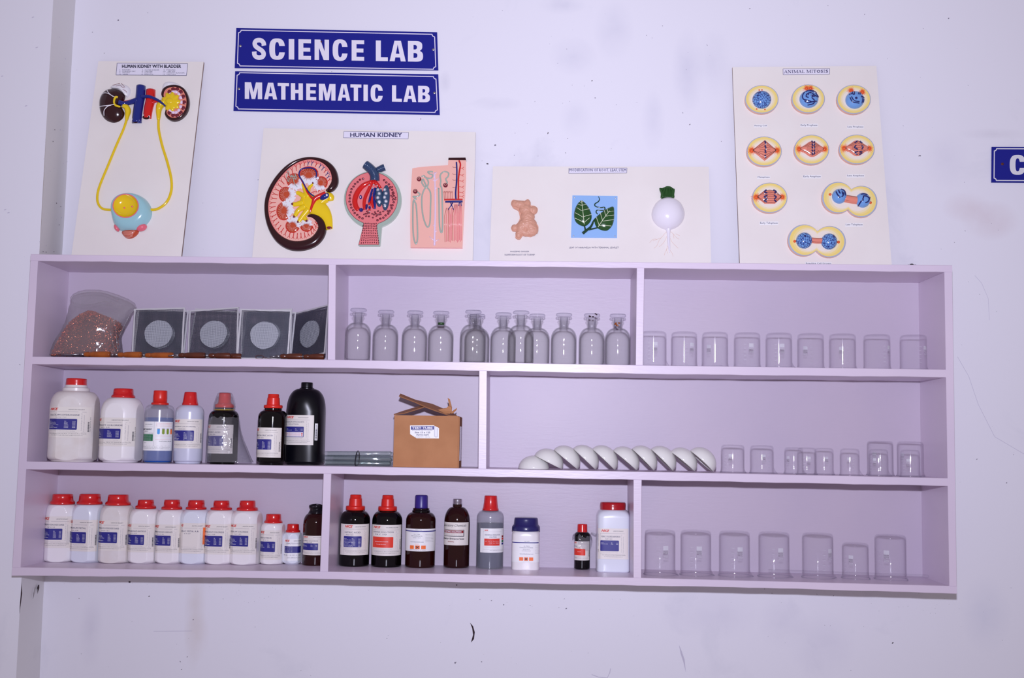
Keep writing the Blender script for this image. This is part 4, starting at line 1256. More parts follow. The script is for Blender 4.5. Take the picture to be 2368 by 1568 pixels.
# ================================================================== BEAKERS (upside down)
def beaker(name, r, h, label, group, mark=None):
    t = thing(name, label, 'beaker', (0, 0, 0), group)
    def cross(a, z, rr):
        if z > 0.02: return rr
        d = (a + PI) % (2 * PI) - PI
        return rr + 0.0085 * math.exp(-(d / 0.2) ** 2) * (1 - z / 0.02) ** 1.3
    c = 0.009
    outer = [(r + 0.0035, 0.0012), (r + 0.0022, 0.004), (r + 0.0004, 0.011), (r, 0.018), (r, h - c)] + \
        [(r - c + c * math.cos(i / 6 * PI / 2), h - c + c * math.sin(i / 6 * PI / 2)) for i in range(1, 7)] + [(r * 0.4, h - 0.0008), (0.0002, h - 0.001)]
    mb = MB()
    mb.lathe(outer, 'glass', 64, cross)
    mb.lathe([(max(1e-4, q - 0.0016), z - (0.002 if z > h - c else 0)) for q, z in outer], 'glass', 64, cross)
    mb.build('glass_wall', t)
    mb = MB()
    pts = []
    for i in range(73):
        a = 2 * PI * i / 72
        rr = cross(a, 0.001, r + 0.0028)
        pts.append((rr * math.sin(a), -rr * math.cos(a), 0.0014))
    mb.tube(pts, 0.0012, 'glass_thick', 6, False)
    mb.build('rim', t)
    if mark:
        a0, txt = mark
        def fn(u, v, hh):   # u in mm across, v in mm up
            a = math.radians(a0) + u / 1000 / r
            R_ = r + 0.0002 + hh
            return (R_ * math.sin(a), -R_ * math.cos(a), v / 1000)
        mb = MB()
        H = h * 1000
        s_ = r / 0.0455
        mb.rect(-8 * s_, H * .57, 8 * s_, H * .67, fn, 'etch', 0, 6, 1)
        v, f = text2d(txt)
        w_ = 3.6 * len(txt) * s_
        mb.add([fn(w_ / 2 - w_ * x, H * .56 - (H * .075) * y, 0) for x, y in v], f, 'etch')
        v, f = text2d('BOROSIL')
        mb.add([fn(7 * s_ - 14 * s_ * x, H * .46 - (H * .045) * y, 0) for x, y in v], f, 'etch')
        for i in range(5):
            mb.rect(-26 * s_, H * (.2 + .11 * i), (-19 if i % 2 else -17) * s_, H * (.2 + .11 * i) + .7, fn, 'etch', 0, 3, 1)
        mb.build('graduation_marks', t)
    return t
def set_beakers(proto, spots, k, group):
    for i, (px, Y, rot, lab) in enumerate(spots):
        o = proto if i == 0 else copy_tree(proto)
        o.location = place(px, Y, k) + Vector((0, 0, 0.0003))
        o.rotation_euler.z = math.radians(rot)
        o['label'] = lab; o['group'] = group
def Yb(px, py, r):
    z = zf('f3', at(px, 1300, .1).x)
    return at_z(px, py, z).y + r
G5 = 'large upturned beakers on the bottom shelf'
b5 = beaker('glass_beaker', 0.0452, 0.131, 'x', G5, (0, '500ml'))
# marks face the viewer turned by rot; the spout is turned separately, so each beaker is rotated as one
B5 = [(1526, 1333.4, 16, 'large upturned glass beaker next to the right divider, first in the bottom row'),
      (1609, 1334, 5, 'second large upturned beaker of the bottom row, its 500 mark in the centre'),
      (1698.5, 1336, 12, 'third large upturned beaker of the bottom row'),
      (1790, 1338, 14, 'fourth large upturned beaker, standing before the left end of the glass rod'),
      (1891.5, 1340.5, 38, 'fifth large upturned beaker with mark at its right side, across the glass rod'),
      (2060, 1344, -32, 'last large upturned beaker at the right end, its mark at the left')]
def respout(proto):
    pass
for i, (px, py, rot, lab) in enumerate(B5):
    o = b5 if i == 0 else copy_tree(b5)
    o.location = place(px, Yb(px, py, 0.0487), 'f3') + Vector((0, 0, .0003))
    o['label'] = lab
    for ch in [c for c in bpy.data.objects if c.parent == o]:
        sp = 72 if i < 4 else (40 if i == 5 else 95)
        ch.rotation_euler.z = math.radians(rot) if ch.name.startswith('graduation') else math.radians(sp)
b25 = beaker('glass_beaker', 0.0384, 0.104, 'x', 'medium upturned beakers on the top row', (0, '250ml'))
B25 = [(1511, .05, 2, 85, 'upturned glass beaker partly behind the divider, first in the top right bay'), (1582, .055, 30, 200, 'second upturned beaker of the top right bay'),
       (1653.5, .05, 200, 5, 'upturned beaker with its spout facing front in the top right bay'), (1728, .052, 8, 180, 'fourth upturned beaker of the top right bay'),
       (1801.5, .05, 2, 62, 'fifth upturned beaker of the top right bay, marks in its centre'), (1875, .052, 190, 150, 'sixth upturned beaker of the top right bay'),
       (1949, .05, 170, 200, 'shiniest upturned beaker with a bright streak, third from the right end'), (2028.5, .055, 45, 160, 'upturned beaker second from the right end of the top row'),
       (2113, .055, 40, 170, 'upturned beaker at the right end of the top row')]
def put(proto, first, px, Y, k, mr, sr, lab, grp=None):
    o = proto if first else copy_tree(proto)
    o.location = place(px, Y, k) + Vector((0, 0, .0003)); o['label'] = lab
    if grp: o['group'] = grp
    for ch in [c for c in bpy.data.objects if c.parent == o]:
        ch.rotation_euler.z = math.radians(mr if ch.name.startswith('graduation') else sr)
    return o
for i, (px, Y, mr, sr, lab) in enumerate(B25): put(b25, i == 0, px, Y, 'f1', mr, sr, lab)
put(b25, False, 1978.5, Yb(1978.5, 1340.5, .036), 'f3', -35, 40, 'shortest upturned beaker on the bottom shelf', G5)
GM = 'upturned beakers on the middle shelf'
put(b25, False, 2036, .158, 'f2', 190, 200, 'tall upturned beaker behind a small one, second from right on the middle shelf', GM)
put(b25, False, 2106, .130, 'f2', 200, 300, 'tall upturned beaker behind a small one at the right end of the middle shelf', GM)
b15 = beaker('glass_beaker', 0.0345, 0.083, 'x', GM, (0, '150ml'))
put(b15, True, 1694.5, .09, 'f2', -20, 50, 'upturned beaker right beside the row of white bowls')
put(b15, False, 1762, .085, 'f2', 160, 75, 'second upturned beaker to the right of the white bowls')
b10 = beaker('glass_beaker', 0.0278, 0.079, 'x', GM, (0, '100ml'))
put(b10, True, 1836, .12, 'f2', -50, 60, 'small upturned beaker at the left of the overlapping trio')
put(b10, False, 1866, .045, 'f2', 0, 300, 'front beaker of the overlapping trio on the middle shelf')
put(b10, False, 1906, .10, 'f2', 150, 20, 'small upturned beaker at the right of the overlapping trio')
put(b10, False, 1965.5, .05, 'f2', 170, 70, 'small upturned beaker standing alone between the trio and the tall pair')
put(b10, False, 2032, .055, 'f2', -40, 60, 'small upturned beaker in front of the left tall one on the middle shelf')
put(b10, False, 2105.5, .045, 'f2', -30, 120, 'small upturned beaker in front of the right tall one on the middle shelf')

# long glass tube behind the large beakers
gr = thing('glass_rod', 'long clear glass tube lying behind the large beakers on the bottom shelf', 'glass tube', (0, 0, 0))
pa = at_z(1768, 1315, zf('f3', 2.15) + .006); pb = at_z(2148, 1333, zf('f3', 2.62) + .006)
pa.y = min(pa.y, .214); pb.y = .172
gr.location = pa
tube_mesh('tube_wall', gr, (pb - pa).length, 0.0055, 'glass', False)
gr.rotation_euler = (0, -math.atan2(pb.z - pa.z, (pb - pa).length), math.atan2(pb.y - pa.y, pb.x - pa.x))

# ================================================================== PORCELAIN BOWLS
bw = thing('porcelain_bowl', 'x', 'bowl', (0, 0, 0), 'white porcelain bowls leaning in a row')
RB, HB = 0.0462, 0.0395
mb = MB()
pr = []
for i in range(0, 13):
    a = i / 12 * PI / 2
    pr.append((RB * math.cos(a), HB * math.sin(a)))
pr[-1] = (0.0002, HB)
mb.lathe([(RB - .0032, 0.0005), (RB - .001, -0.0006)] + pr, 'porcelain', 64)
mb.lathe([(max(1e-4, (RB - 0.003) * r / RB), max(0.0005, z * 0.93)) for r, z in pr], 'porcelain', 64)
bm_o = mb.build('bowl_wall', bw)
# upper-left and lower-right rim ends, px in the photo
BW = [((1199, 1084), (1269, 1084.5), 'flat upside-down white bowl at the left end of the bowl row'),
      ((1238, 1054.5), (1300, 1086), 'second white bowl from the left, least tilted of the leaning ones'), ((1282.5, 1042), (1336, 1086.5), 'third white bowl from the left'),
      ((1326, 1039), (1377.5, 1087.5), 'fourth white bowl from the left'), ((1371, 1040), (1422, 1088), 'fifth white bowl from the left'),
      ((1418.5, 1043.5), (1472.5, 1089), 'fifth white bowl from the right'), ((1463, 1041), (1512, 1090), 'fourth white bowl from the right'),
      ((1507, 1042), (1556, 1091), 'third white bowl from the right, before two with wider gaps'), ((1552, 1047), (1606, 1092), 'second white bowl from the right with a tiny dark speck'),
      ((1597, 1044), (1649, 1092), 'last white bowl at the right end, next to the beakers')]
for i, (a, c, lab) in enumerate(BW):
    o = bw if i == 0 else copy_tree(bw)
    Yw = 0.062
    A_, C_ = at(a[0], a[1], Yw), at(c[0], c[1], Yw)
    t = math.atan2(A_.z - C_.z, C_.x - A_.x) if i else 0.0
    zf_ = zf('f2', C_.x) + 0.0012
    cx_ = C_.x - RB * math.cos(t) if i else (A_.x + C_.x) / 2
    o.location = (cx_, Yw, zf_ + RB * math.sin(t))
    o.rotation_euler = (0, t, 0)
    o['label'] = lab

# ================================================================== TOP ROW, LEFT
# ---- wire gauzes
gz = thing('wire_gauze', 'x', 'wire gauze', (0, 0, 0), 'wire gauzes with white discs')
S = 0.156
mb = MB()
for (a, c) in (((-S / 2, -S / 2), (S / 2, -S / 2)), ((S / 2, -S / 2), (S / 2, S / 2)), ((S / 2, S / 2), (-S / 2, S / 2)), ((-S / 2, S / 2), (-S / 2, -S / 2))):
    d = Vector((c[0] - a[0], 0, c[1] - a[1])).normalized()
    nrm = Vector((-d.z, 0, d.x))
    A_, C_ = Vector((a[0], 0, a[1])), Vector((c[0], 0, c[1]))
    N = 10
    rings = []
    for i in range(N + 1):
        p = A_.lerp(C_, i / N) + Vector((0, random.uniform(-.0004, .0004), 0))
        w_ = 0.0048 + random.uniform(-.0005, .0005)
        inn = max(0.0, 0.0048 - min(i / N, 1 - i / N) * S) * 1.0
        rings.append([p + Vector((0, -.0013, 0)), p + nrm * w_ + Vector((0, -.0013, 0)), p + nrm * w_ + Vector((0, .0013, 0)), p + Vector((0, .0013, 0))])
    mb.loft(rings, 'tin', False, True, True)
fr = mb.build('frame', gz)
mb = MB()
nW = 58
for i in range(1, nW):
    x = -S / 2 + S * i / nW
    r = 0.00033
    k_ = 0.0006 * (i % 2 - .5)
    mb.box((x - r, -r + k_, -S / 2), (x + r, r + k_, S / 2), 'wire')
    mb.box((-S / 2, -r - k_, x - r), (S / 2, r - k_, x + r), 'wire')
mb.build('wire_mesh', gz)
mb = MB()
rd = [0.0425 * (1 + .015 * math.sin(3 * q) + .01 * math.sin(7 * q + 1)) for q in [2 * PI * i / 48 for i in range(48)]]
mb.slab([(rd[i] * math.cos(2 * PI * i / 48), rd[i] * math.sin(2 * PI * i / 48) - 0.002) for i in range(48)], lambda x, y, h: (x, h, y), 'ceramic_disc', 0.0004, 0.0022)
mb.poly([[(rd[i] * math.cos(2 * PI * i / 48), rd[i] * math.sin(2 * PI * i / 48) - 0.002) for i in range(48)]], lambda x, y, h: (x, h, y), 'ceramic_disc', 0.0004)
mb.build('ceramic_disc', gz)
# centre px, Y, lean (top back), roll in the plane, yaw
GZ = [(366, 775, 0.070, 9, 2.5, 0, 'leftmost wire gauze with bright frame and white disc'), (372, 776, 0.093, 9, -1.0, 2, 'wire gauze right behind the leftmost one'),
      (369, 777, 0.116, 9, 1.5, -2, 'rearmost wire gauze of the left stack'),
      (493, 780, 0.082, 11, 4.5, -4, 'wire gauze leaning between the two bright framed ones'), (499, 781, 0.108, 11, -3.5, -3, 'wire gauze showing its pale frame behind the second one'),
      (611, 775, 0.062, 8, -0.5, 2, 'third wire gauze in front with bright frame, left of the tilted one'), (616, 776, 0.088, 9, 3.0, -2, 'wire gauze behind the third front one'),
      (621, 777, 0.112, 9, -2.0, 0, 'rearmost wire gauze of the third stack'),
      (715, 771, 0.085, 10, 7, -37, 'tilted wire gauze cut off by the divider at right'), (716, 768, 0.125, 10, 8, -37, 'wire gauze tilted behind the one at the divider')]
for i, (px, py, Y, lean, roll, yaw, lab) in enumerate(GZ):
    o = gz if i == 0 else copy_tree(gz)
    p = at(px, py, Y + .004)
    o.rotation_mode = 'XYZ'
    Rm_ = Matrix.Rotation(math.radians(yaw), 4, 'Z') @ Matrix.Rotation(math.radians(-lean), 4, 'X') @ Matrix.Rotation(math.radians(-roll), 4, 'Y')
    lo_ = min((Rm_ @ Vector((sx * S / 2, sy * .0014, sz * S / 2))).z for sx in (-1, 1) for sy in (-1, 1) for sz in (-1, 1))
    p.z = zf('f1', p.x) + 0.0008 - lo_
    o.rotation_euler = Rm_.to_euler()
    o.location = p
    o['label'] = lab

# ---- copper turnings in a bag
YC = 0.118
bg = thing('plastic_bag', 'clear crumpled plastic bag holding copper turnings at the left end of the top row', 'bag', place(200, YC, 'f1'))
SL = [(823, 119, 277, .066), (812, 123, 278, .068), (795, 131, 277, .068), (780, 139, 275, .066), (765, 148, 279, .062), (750, 155, 288, .056), (735, 159, 298, .048), (722, 162, 305, .038),
      (710, 164, 313, .028), (700, 165.5, 309, .022), (690, 166, 294, .017), (681, 171, 272, .012), (674, 183, 250, .008), (670.5, 198, 232, .004)]
def slices(SL, fn, n, m_, mb, zmin):
    rings = []
    for y, xl, xr, d in SL:
        A_, C_ = at(xl, y, YC), at(xr, y, YC)
        z = max(zmin, (A_.z + C_.z) / 2)
        cx_, hx = (A_.x + C_.x) / 2, (C_.x - A_.x) / 2
        ring = []
        for i in range(n):
            a = 2 * PI * i / n
            r = fn(a, z)
            ca, sa = math.cos(a), math.sin(a)
            ring.append((cx_ + hx * r * math.copysign(abs(ca) ** .8, ca), YC + d * r * math.copysign(abs(sa) ** .8, sa), z))
        rings.append(ring)
    mb.loft(rings, m_, True, True, True)
zmin = zf('f1', .2) + 0.0012
SLf = []
for a, c in zip(SL, SL[1:]):
    for j in range(3): SLf.append(tuple(lerp(p, q, j / 3) for p, q in zip(a, c)))
SLf.append(SL[-1])
mb = MB()
slices(SLf, lambda a, z: 1.015 + 0.045 * noise.noise(Vector((math.cos(a) * 3, math.sin(a) * 3, z * 34))) + 0.02 * noise.noise(Vector((math.cos(a) * 9, math.sin(a) * 9, z * 60))) * 1.2, 72, 'bag_film', mb, zmin)
mb.build('bag_film', bg, bg.location)
mb = MB()
FO = [[(168, 699), (190, 705), (215, 703), (240, 697), (262, 700)], [(170, 683), (200, 676), (240, 677), (275, 692)], [(262, 735), (268, 770), (272, 815)], [(300, 728), (288, 752), (276, 778)], [(255, 765), (262, 800), (266, 816)]]
for f_ in FO:
    mb.tube([at(x, y, YC - (0.072 if y > 760 else (.054 if y > 725 else .03))) for x, y in catmull(f_, 4)], 0.0009, 'bag_film', 5)
mb.build('fold', bg, bg.location)
SC_ = [(822, 124, 273, .056), (812, 128, 274, .058), (800, 134, 271, .058), (785, 142, 270, .056), (770, 150, 272, .052), (757, 158, 281, .046), (748, 164, 280, .042), (738, 176, 262, .034), (730, 186, 240, .024), (724, 198, 222, .012), (721, 205, 214, .004)]
mb = MB()
slices(SC_, lambda a, z: 0.96 + 0.05 * noise.noise(Vector((math.cos(a) * 4, math.sin(a) * 4, z * 60))), 60, 'copper_dark', mb, zmin + .002)
random.seed(3)
for i in range(5200):
    j = random.random() * (len(SC_) - 1); k = int(j); f = j - k
    y, xl, xr, d = [lerp(p, q, f) for p, q in zip(SC_[k], SC_[k + 1])]
    a = random.uniform(-PI, 0) if random.random() < .85 else random.uniform(0, PI)
    A_, C_ = at(xl, y, YC), at(xr, y, YC)
    r = random.uniform(.95, 1.02)
    c = Vector(((A_.x + C_.x) / 2 + (C_.x - A_.x) / 2 * r * math.copysign(abs(math.cos(a)) ** .8, math.cos(a)), YC + d * r * math.copysign(abs(math.sin(a)) ** .8, math.sin(a)), max(zmin + .003, A_.z)))
    ax = Vector((random.gauss(0, 1), random.gauss(0, 1), random.gauss(0, 1))).normalized()
    e1 = ax.orthogonal().normalized(); e2 = ax.cross(e1)
    R_ = random.uniform(.0018, .0040); wd_ = random.uniform(.0005, .0011); ph = random.uniform(0, 6); L = random.uniform(2, 5)
    vs_ = []
    for q in range(6):
        t = ph + L * q / 5
        p = c + (e1 * math.cos(t) + e2 * math.sin(t)) * R_ + ax * (q * .0005)
        vs_ += [p - ax * wd_, p + ax * wd_]
    mb.add(vs_, [(2 * q, 2 * q + 2, 2 * q + 3, 2 * q + 1) for q in range(5)], 'copper', True)
tag(mb.build('copper_turnings'), 'heap of shiny curled copper turnings inside the clear bag', 'metal turnings', kind='stuff')

# ---- wooden handled tools
def handle_tool(px0, px1, py, Y, yaw, dark, lab, shaft=0.05, first=False):
    z0 = zf('f1', at((px0 + px1) / 2, 825, Y).x)
    r = 0.0096
    A_, C_ = at(px0, 820, Y), at(px1, 820, Y)
    L = C_.x - A_.x
    t = thing('wooden_handled_tool', lab, 'hand tool', (A_.x, Y, z0 + r + .0004), 'wooden handled tools along the shelf edge')
    t.rotation_euler = (0, 0, math.radians(yaw))
    prf = [(0.0, .0035), (0.002, .0062), (0.006, .0068), (0.012, .0076), (0.0155, .0070), (0.018, .0062), (0.021, .0074), (0.03, .0088), (L * .7, .0095), (L - .006, .0095), (L - .003, .0088), (L - .0015, .0092), (L, .0078)]
    mb = MB()
    mb.loft([[(x, rr * math.cos(a), rr * math.sin(a)) for a in [2 * PI * k / 20 for k in range(20)]] for x, rr in prf], 'wood_dark' if dark else 'wood_handle', True, True, True)
    mb.build('handle', t)
    mb = MB()
    mb.tube([(0.0005, 0, 0), (-0.012, 0, 0)], [0.0042, 0.0036], 'steel', 14)
    mb.build('ferrule', t)
    if shaft:
        mb = MB()
        mb.tube([(-0.011, 0, 0), (-0.011 - shaft, 0.0, -.003)], [0.0022, 0.0018], 'steel', 8)
        mb.build('shaft', t)
    return t
for a in [(194, 255, 818, .022, 0, 0, 'leftmost wooden handled tool with its steel shaft showing under the copper bag', .058),
          (272.5, 329, 818, .024, -4, 0, 'orange brown wooden handle right of the copper bag'), (336, 400.6, 818, .030, 3, 0, 'orange brown wooden handle below the first gauze disc'),
          (413, 475.6, 818, .022, -2, 1, 'darkest long wooden handle below the second gauze'), (482.5, 532, 818, .020, 4, 1, 'brown wooden handle overlapping another to its right'),
          (512, 558, 818, .046, 2, 1, 'short end of a wooden handle showing behind its neighbour'), (648, 699, 818, .022, 3, 1, 'brown wooden handle below the tilted gauze'),
          (702, 750, 818, .026, -2, 1, 'wooden handle beside the left divider of the top row')]:
    handle_tool(*a[:7], **({'shaft': a[7]} if len(a) > 7 else {'shaft': 0.02}))
mb = MB()
pc = place(600, .02, 'f1')
mb.tube([(pc.x + .012 * math.cos(a) * (1 if a < 7 else 1), pc.y, pc.z + .0072 + .0055 * math.sin(a)) for a in [i * .35 for i in range(19)]] + [(pc.x + .03, pc.y + .003, pc.z + .002), (pc.x + .06, pc.y + .004, pc.z + .0015)], 0.0007, 'rust', 5)
tag(mb.build('wire_loop'), 'thin rusty loop of wire in front of the third gauze stack', 'wire')
# small latch with a loose wire on top of the shelf
pl = place(2111, .05, 'tt')
cl = thing('metal_clip', 'tiny metal clip with a loose wire on top of the shelf near its right end', 'clip', pl)
mb = MB()
mb.box((-.009, -.005, .0005), (-.0078, .006, .0085), 'steel'); mb.box((.0068, -.005, .0005), (.008, .006, .0085), 'steel'); mb.box((-.009, .005, .0005), (.008, .006, .0085), 'steel')
mb.box((-.009, -.005, .0075), (.008, .006, .0085), 'steel'); mb.build('clip_body', cl)
mb = MB(); mb.loft([[(-.008 + .0, -.003, .0086), (.003, -.003, .0086), (.003, .003, .0086), (-.008, .003, .0086)], [(-.006, -.002, .0115), (-.001, -.002, .0115), (-.001, .002, .0115), (-.006, .002, .0115)]], 'rubber', False, True, True)
mb.build('knob', cl)
mb = MB(); mb.tube([(-.006, 0, .011), (-.014, 0, .009), (-.019, 0, .004), (-.020, 0, .0012)], .0004, 'wire', 5); mb.build('loose_wire', cl)

# ================================================================== SIGNS
def stroke_loop(path, w):
    L, R_ = [], []
    N = len(path)
    for i, p in enumerate(path):
        a, b = path[max(0, i - 1)], path[min(N - 1, i + 1)]
        dx, dy = b[0] - a[0], b[1] - a[1]
        l = math.hypot(dx, dy) or 1
        ww = w[i] if hasattr(w, '__len__') else w
        L.append((p[0] - dy / l * ww / 2, p[1] + dx / l * ww / 2)); R_.append((p[0] + dy / l * ww / 2, p[1] - dx / l * ww / 2))
    return L + R_[::-1]

def sup(cx, cy, rx, ry, a0, a1, n=22, e=2.5):
    out = []
    for i in range(n + 1):
        a = math.radians(lerp(a0, a1, i / n))
        c, s = math.cos(a), math.sin(a)
        out.append((cx + rx * math.copysign(abs(c) ** (2 / e), c), cy + ry * math.copysign(abs(s) ** (2 / e), s)))
    return out

def glyph(ch):
    """heavy condensed capitals in a 1 x 1 box: list of loops"""
    s = 0.36; t = 0.20
    if ch == 'I': return [[(0, 0), (1, 0), (1, 1), (0, 1)]]
    if ch == 'E': return [[(0, 0), (1, 0), (1, t - .01), (s + .03, t - .01), (s + .03, .40), (.94, .40), (.94, .59), (s + .03, .59), (s + .03, 1.01 - t), (1, 1.01 - t), (1, 1), (0, 1)]]
    if ch == 'L': return [[(0, 0), (1, 0), (1, t - .01), (.42, t - .01), (.42, 1), (0, 1)]]
    if ch == 'T': return [[(.31, 0), (.69, 0), (.69, .81), (1, .81), (1, 1), (0, 1), (0, .81), (.31, .81)]]
    if ch == 'H': return [[(0, 0), (s, 0), (s, .40), (1 - s, .40), (1 - s, 0), (1, 0), (1, 1), (1 - s, 1), (1 - s, .60), (s, .60), (s, 1), (0, 1)]]
    if ch == 'N': return [[(0, 0), (.31, 0), (.31, .60), (.63, 0), (1, 0), (1, 1), (.69, 1), (.69, .42), (.40, 1), (0, 1)]]
    if ch == 'M': return [[(0, 0), (.25, 0), (.25, .68), (.40, 0), (.60, 0), (.75, .68), (.75, 0), (1, 0), (1, 1), (.64, 1), (.50, .40), (.36, 1), (0, 1)]]
    if ch == 'A': return [[(0, 0), (.31, 0), (.355, .19), (.645, .19), (.69, 0), (1, 0), (.70, 1), (.30, 1)], [(.39, .37), (.61, .37), (.50, .82)]]
    if ch == 'B':
        o = [(0, 0)] + sup(.50, .27, .50, .27, -90, 62, 14, 2.8) + sup(.48, .755, .47, .245, -50, 90, 14, 2.8) + [(0, 1)]
        i1 = [(.37, .18)] + sup(.46, .30, .17, .12, -90, 90, 8, 2.4) + [(.37, .42)]
        i2 = [(.37, .59)] + sup(.45, .70, .15, .11, -90, 90, 8, 2.4) + [(.37, .81)]
        return [o, i1, i2]
    if ch == 'C':
        return [sup(.5, .5, .5, .525, 11.5, 348.5, 36, 2.7) + [(.64, .34)] + sup(.5, .5, .135, .345, -35, -325, 22, 2.6) + [(.64, .655)]]
    if ch == 'S':
        p = catmull([(.835, .66), (.80, .80), (.66, .90), (.49, .925), (.30, .89), (.20, .76), (.27, .62), (.47, .51), (.70, .40), (.815, .26), (.74, .12), (.52, .065), (.31, .10), (.19, .20), (.165, .36)], 4)
        W_ = [lerp(.34, .30, 0)] * 3
        w_ = []
        for i, q in enumerate(p):
            a, b = p[max(0, i - 1)], p[min(len(p) - 1, i + 1)]
            dx, dy = b[0] - a[0], b[1] - a[1]
            l = math.hypot(dx, dy) or 1
            w_.append(0.215 + 0.085 * abs(dy / l) ** 2)
        L = stroke_loop(p, w_); n = len(p)
        return [('quads', [[L[i], L[i + 1], L[2 * n - 2 - i], L[2 * n - 1 - i]] for i in range(n - 1)])]
    return []

def wall_plane(Y):
    return lambda x, y, h: (lambda p: (p.x, Y - h, p.z))(at(x, y, Y))

def sign(name, label, crop, quad, letters, top, bot, frame, screws, screw_m, ink, ext=None, rust=None):
    ox, oy, sc = crop
    Y0, Y1 = WALL_Y - 0.0006, WALL_Y - 0.0042
    f0 = wall_plane(Y1)
    fn = lambda x, y, h: f0(ox + x / sc, oy + y / sc, h)
    c = fn(sum(p[0] for p in quad) / 4, sum(p[1] for p in quad) / 4, 0)
    t = thing(name, label, 'sign', (c[0], WALL_Y, c[2]))
    m = MB()
    m.slab(quad, fn, 'sign_blue', -(Y0 - Y1), 0)
    m.ribbon(frame, 9, fn, ink, 0.0003, True)
    for ch, x0, x1 in letters:
        for_h = lambda x, y: (lerp(x0, x1, x), lerp(bot(lerp(x0, x1, x)), top(lerp(x0, x1, x)), y))
        G_ = glyph(ch)
        if G_ and G_[0][0] == 'quads':
            for i, qd in enumerate(G_[0][1]):      # each step of the stroke as a convex piece
                cc = (sum(p[0] for p in qd) / 4, sum(p[1] for p in qd) / 4)
                qd = sorted(qd, key=lambda p: math.atan2(p[1] - cc[1], p[0] - cc[0]))
                qd = [(cc[0] + (p[0] - cc[0]) * 1.06, cc[1] + (p[1] - cc[1]) * 1.06) for p in qd]
                m.add([fn(*for_h(*p), 0.0004 + i * 0.00001) for p in qd], [(0, 1, 2, 3)], ink)
        else:
            m.poly([[for_h(*p) for p in lp] for lp in G_], fn, ink, 0.0004)
    m.build('plate', t, t.location)
    for x, y in screws:
        m = MB()
        for k in range(1):
            m.puff(ell(x, y, 13, 13, 0, 14), fn, screw_m, 0.0016, 4, 0.0003)
            m.ribbon([(x - 8, y - 5), (x + 8, y + 5)], 2.5, fn, 'wall_crack', 0.0020)
        m.build('screw', t, t.location)
    if rust:
        m = MB(); m.puff(ell(rust[0], rust[1], 8, 8, 0, 10), fn, 'rust', .0008, 3, .0005); m.build('rusty_nail', t, t.location)
    return t
def notch(x0, y0, x1, y1, cx, cy, r):
    pass
def frame_path(TL, TR, BR, BL, r):
    """inner border whose corners are scooped inwards"""
    out = []
    C4 = [Vector(p) for p in (TL, TR, BR, BL)]
    for i in range(4):
        p = C4[i]; a = (C4[i - 1] - p).normalized(); b = (C4[(i + 1) % 4] - p).normalized()
        out.append(tuple(p + a * r * 1.25)); out.append(tuple(p + a * r))
        for k in range(1, 6):
            q = k / 6 * PI / 2
            out.append(tuple(p + a * r * math.cos(q) + b * r * math.sin(q)))
        out.append(tuple(p + b * r)); out.append(tuple(p + b * r * 1.25))
    return out
CS = (520, 40, 4.5538)
sign('wall_sign', 'blue enamel wall sign reading SCIENCE LAB, upper of the two', CS, [(120, 112), (2235, 157), (2248, 558), (103, 533)],
     [('S', 285, 437), ('C', 468, 633), ('I', 673, 731), ('E', 775, 907), ('N', 945, 1097), ('C', 1135, 1293), ('E', 1335, 1467), ('L', 1590, 1716), ('A', 1735, 1905), ('B', 1928, 2087)],
     lambda x: 224 + (x - 285) * .0155, lambda x: 438 + (x - 285) * .0172, frame_path((145, 136), (2208, 180), (2222, 548), (132, 512), 26), [(163, 303), (2195, 341)], 'screw_steel', 'sign_white', rust=(1016, 258))
sign('wall_sign', 'blue enamel wall sign reading MATHEMATIC LAB, lower of the two', CS, [(108, 568), (2247, 600), (2263, 1028), (90, 985)],
     [('M', 210, 393), ('A', 413, 551), ('T', 556, 676), ('H', 695, 822), ('E', 857, 962), ('M', 990, 1165), ('A', 1188, 1321), ('T', 1322, 1438), ('I', 1460, 1506), ('C', 1535, 1663), ('L', 1760, 1864), ('A', 1880, 2016), ('B', 2035, 2160)],
     lambda x: 684 + (x - 210) * .0205, lambda x: 860 + (x - 210) * .0185, frame_path((130, 583), (2222, 625), (2240, 1003), (115, 965), 26), [(148, 754), (2207, 797)], 'screw_steel', 'sign_white')
sign('wall_sign', 'blue enamel wall sign cut off by the right edge of the photo', (2120, 300, 3.919), [(680, 155), (2300, 160), (2310, 490), (677, 478)],
     [('C', 842, 985)], lambda x: 232, lambda x: 405, frame_path((703, 172), (2270, 178), (2276, 468), (700, 460), 20), [(776, 311)], 'rust', 'sign_grey')

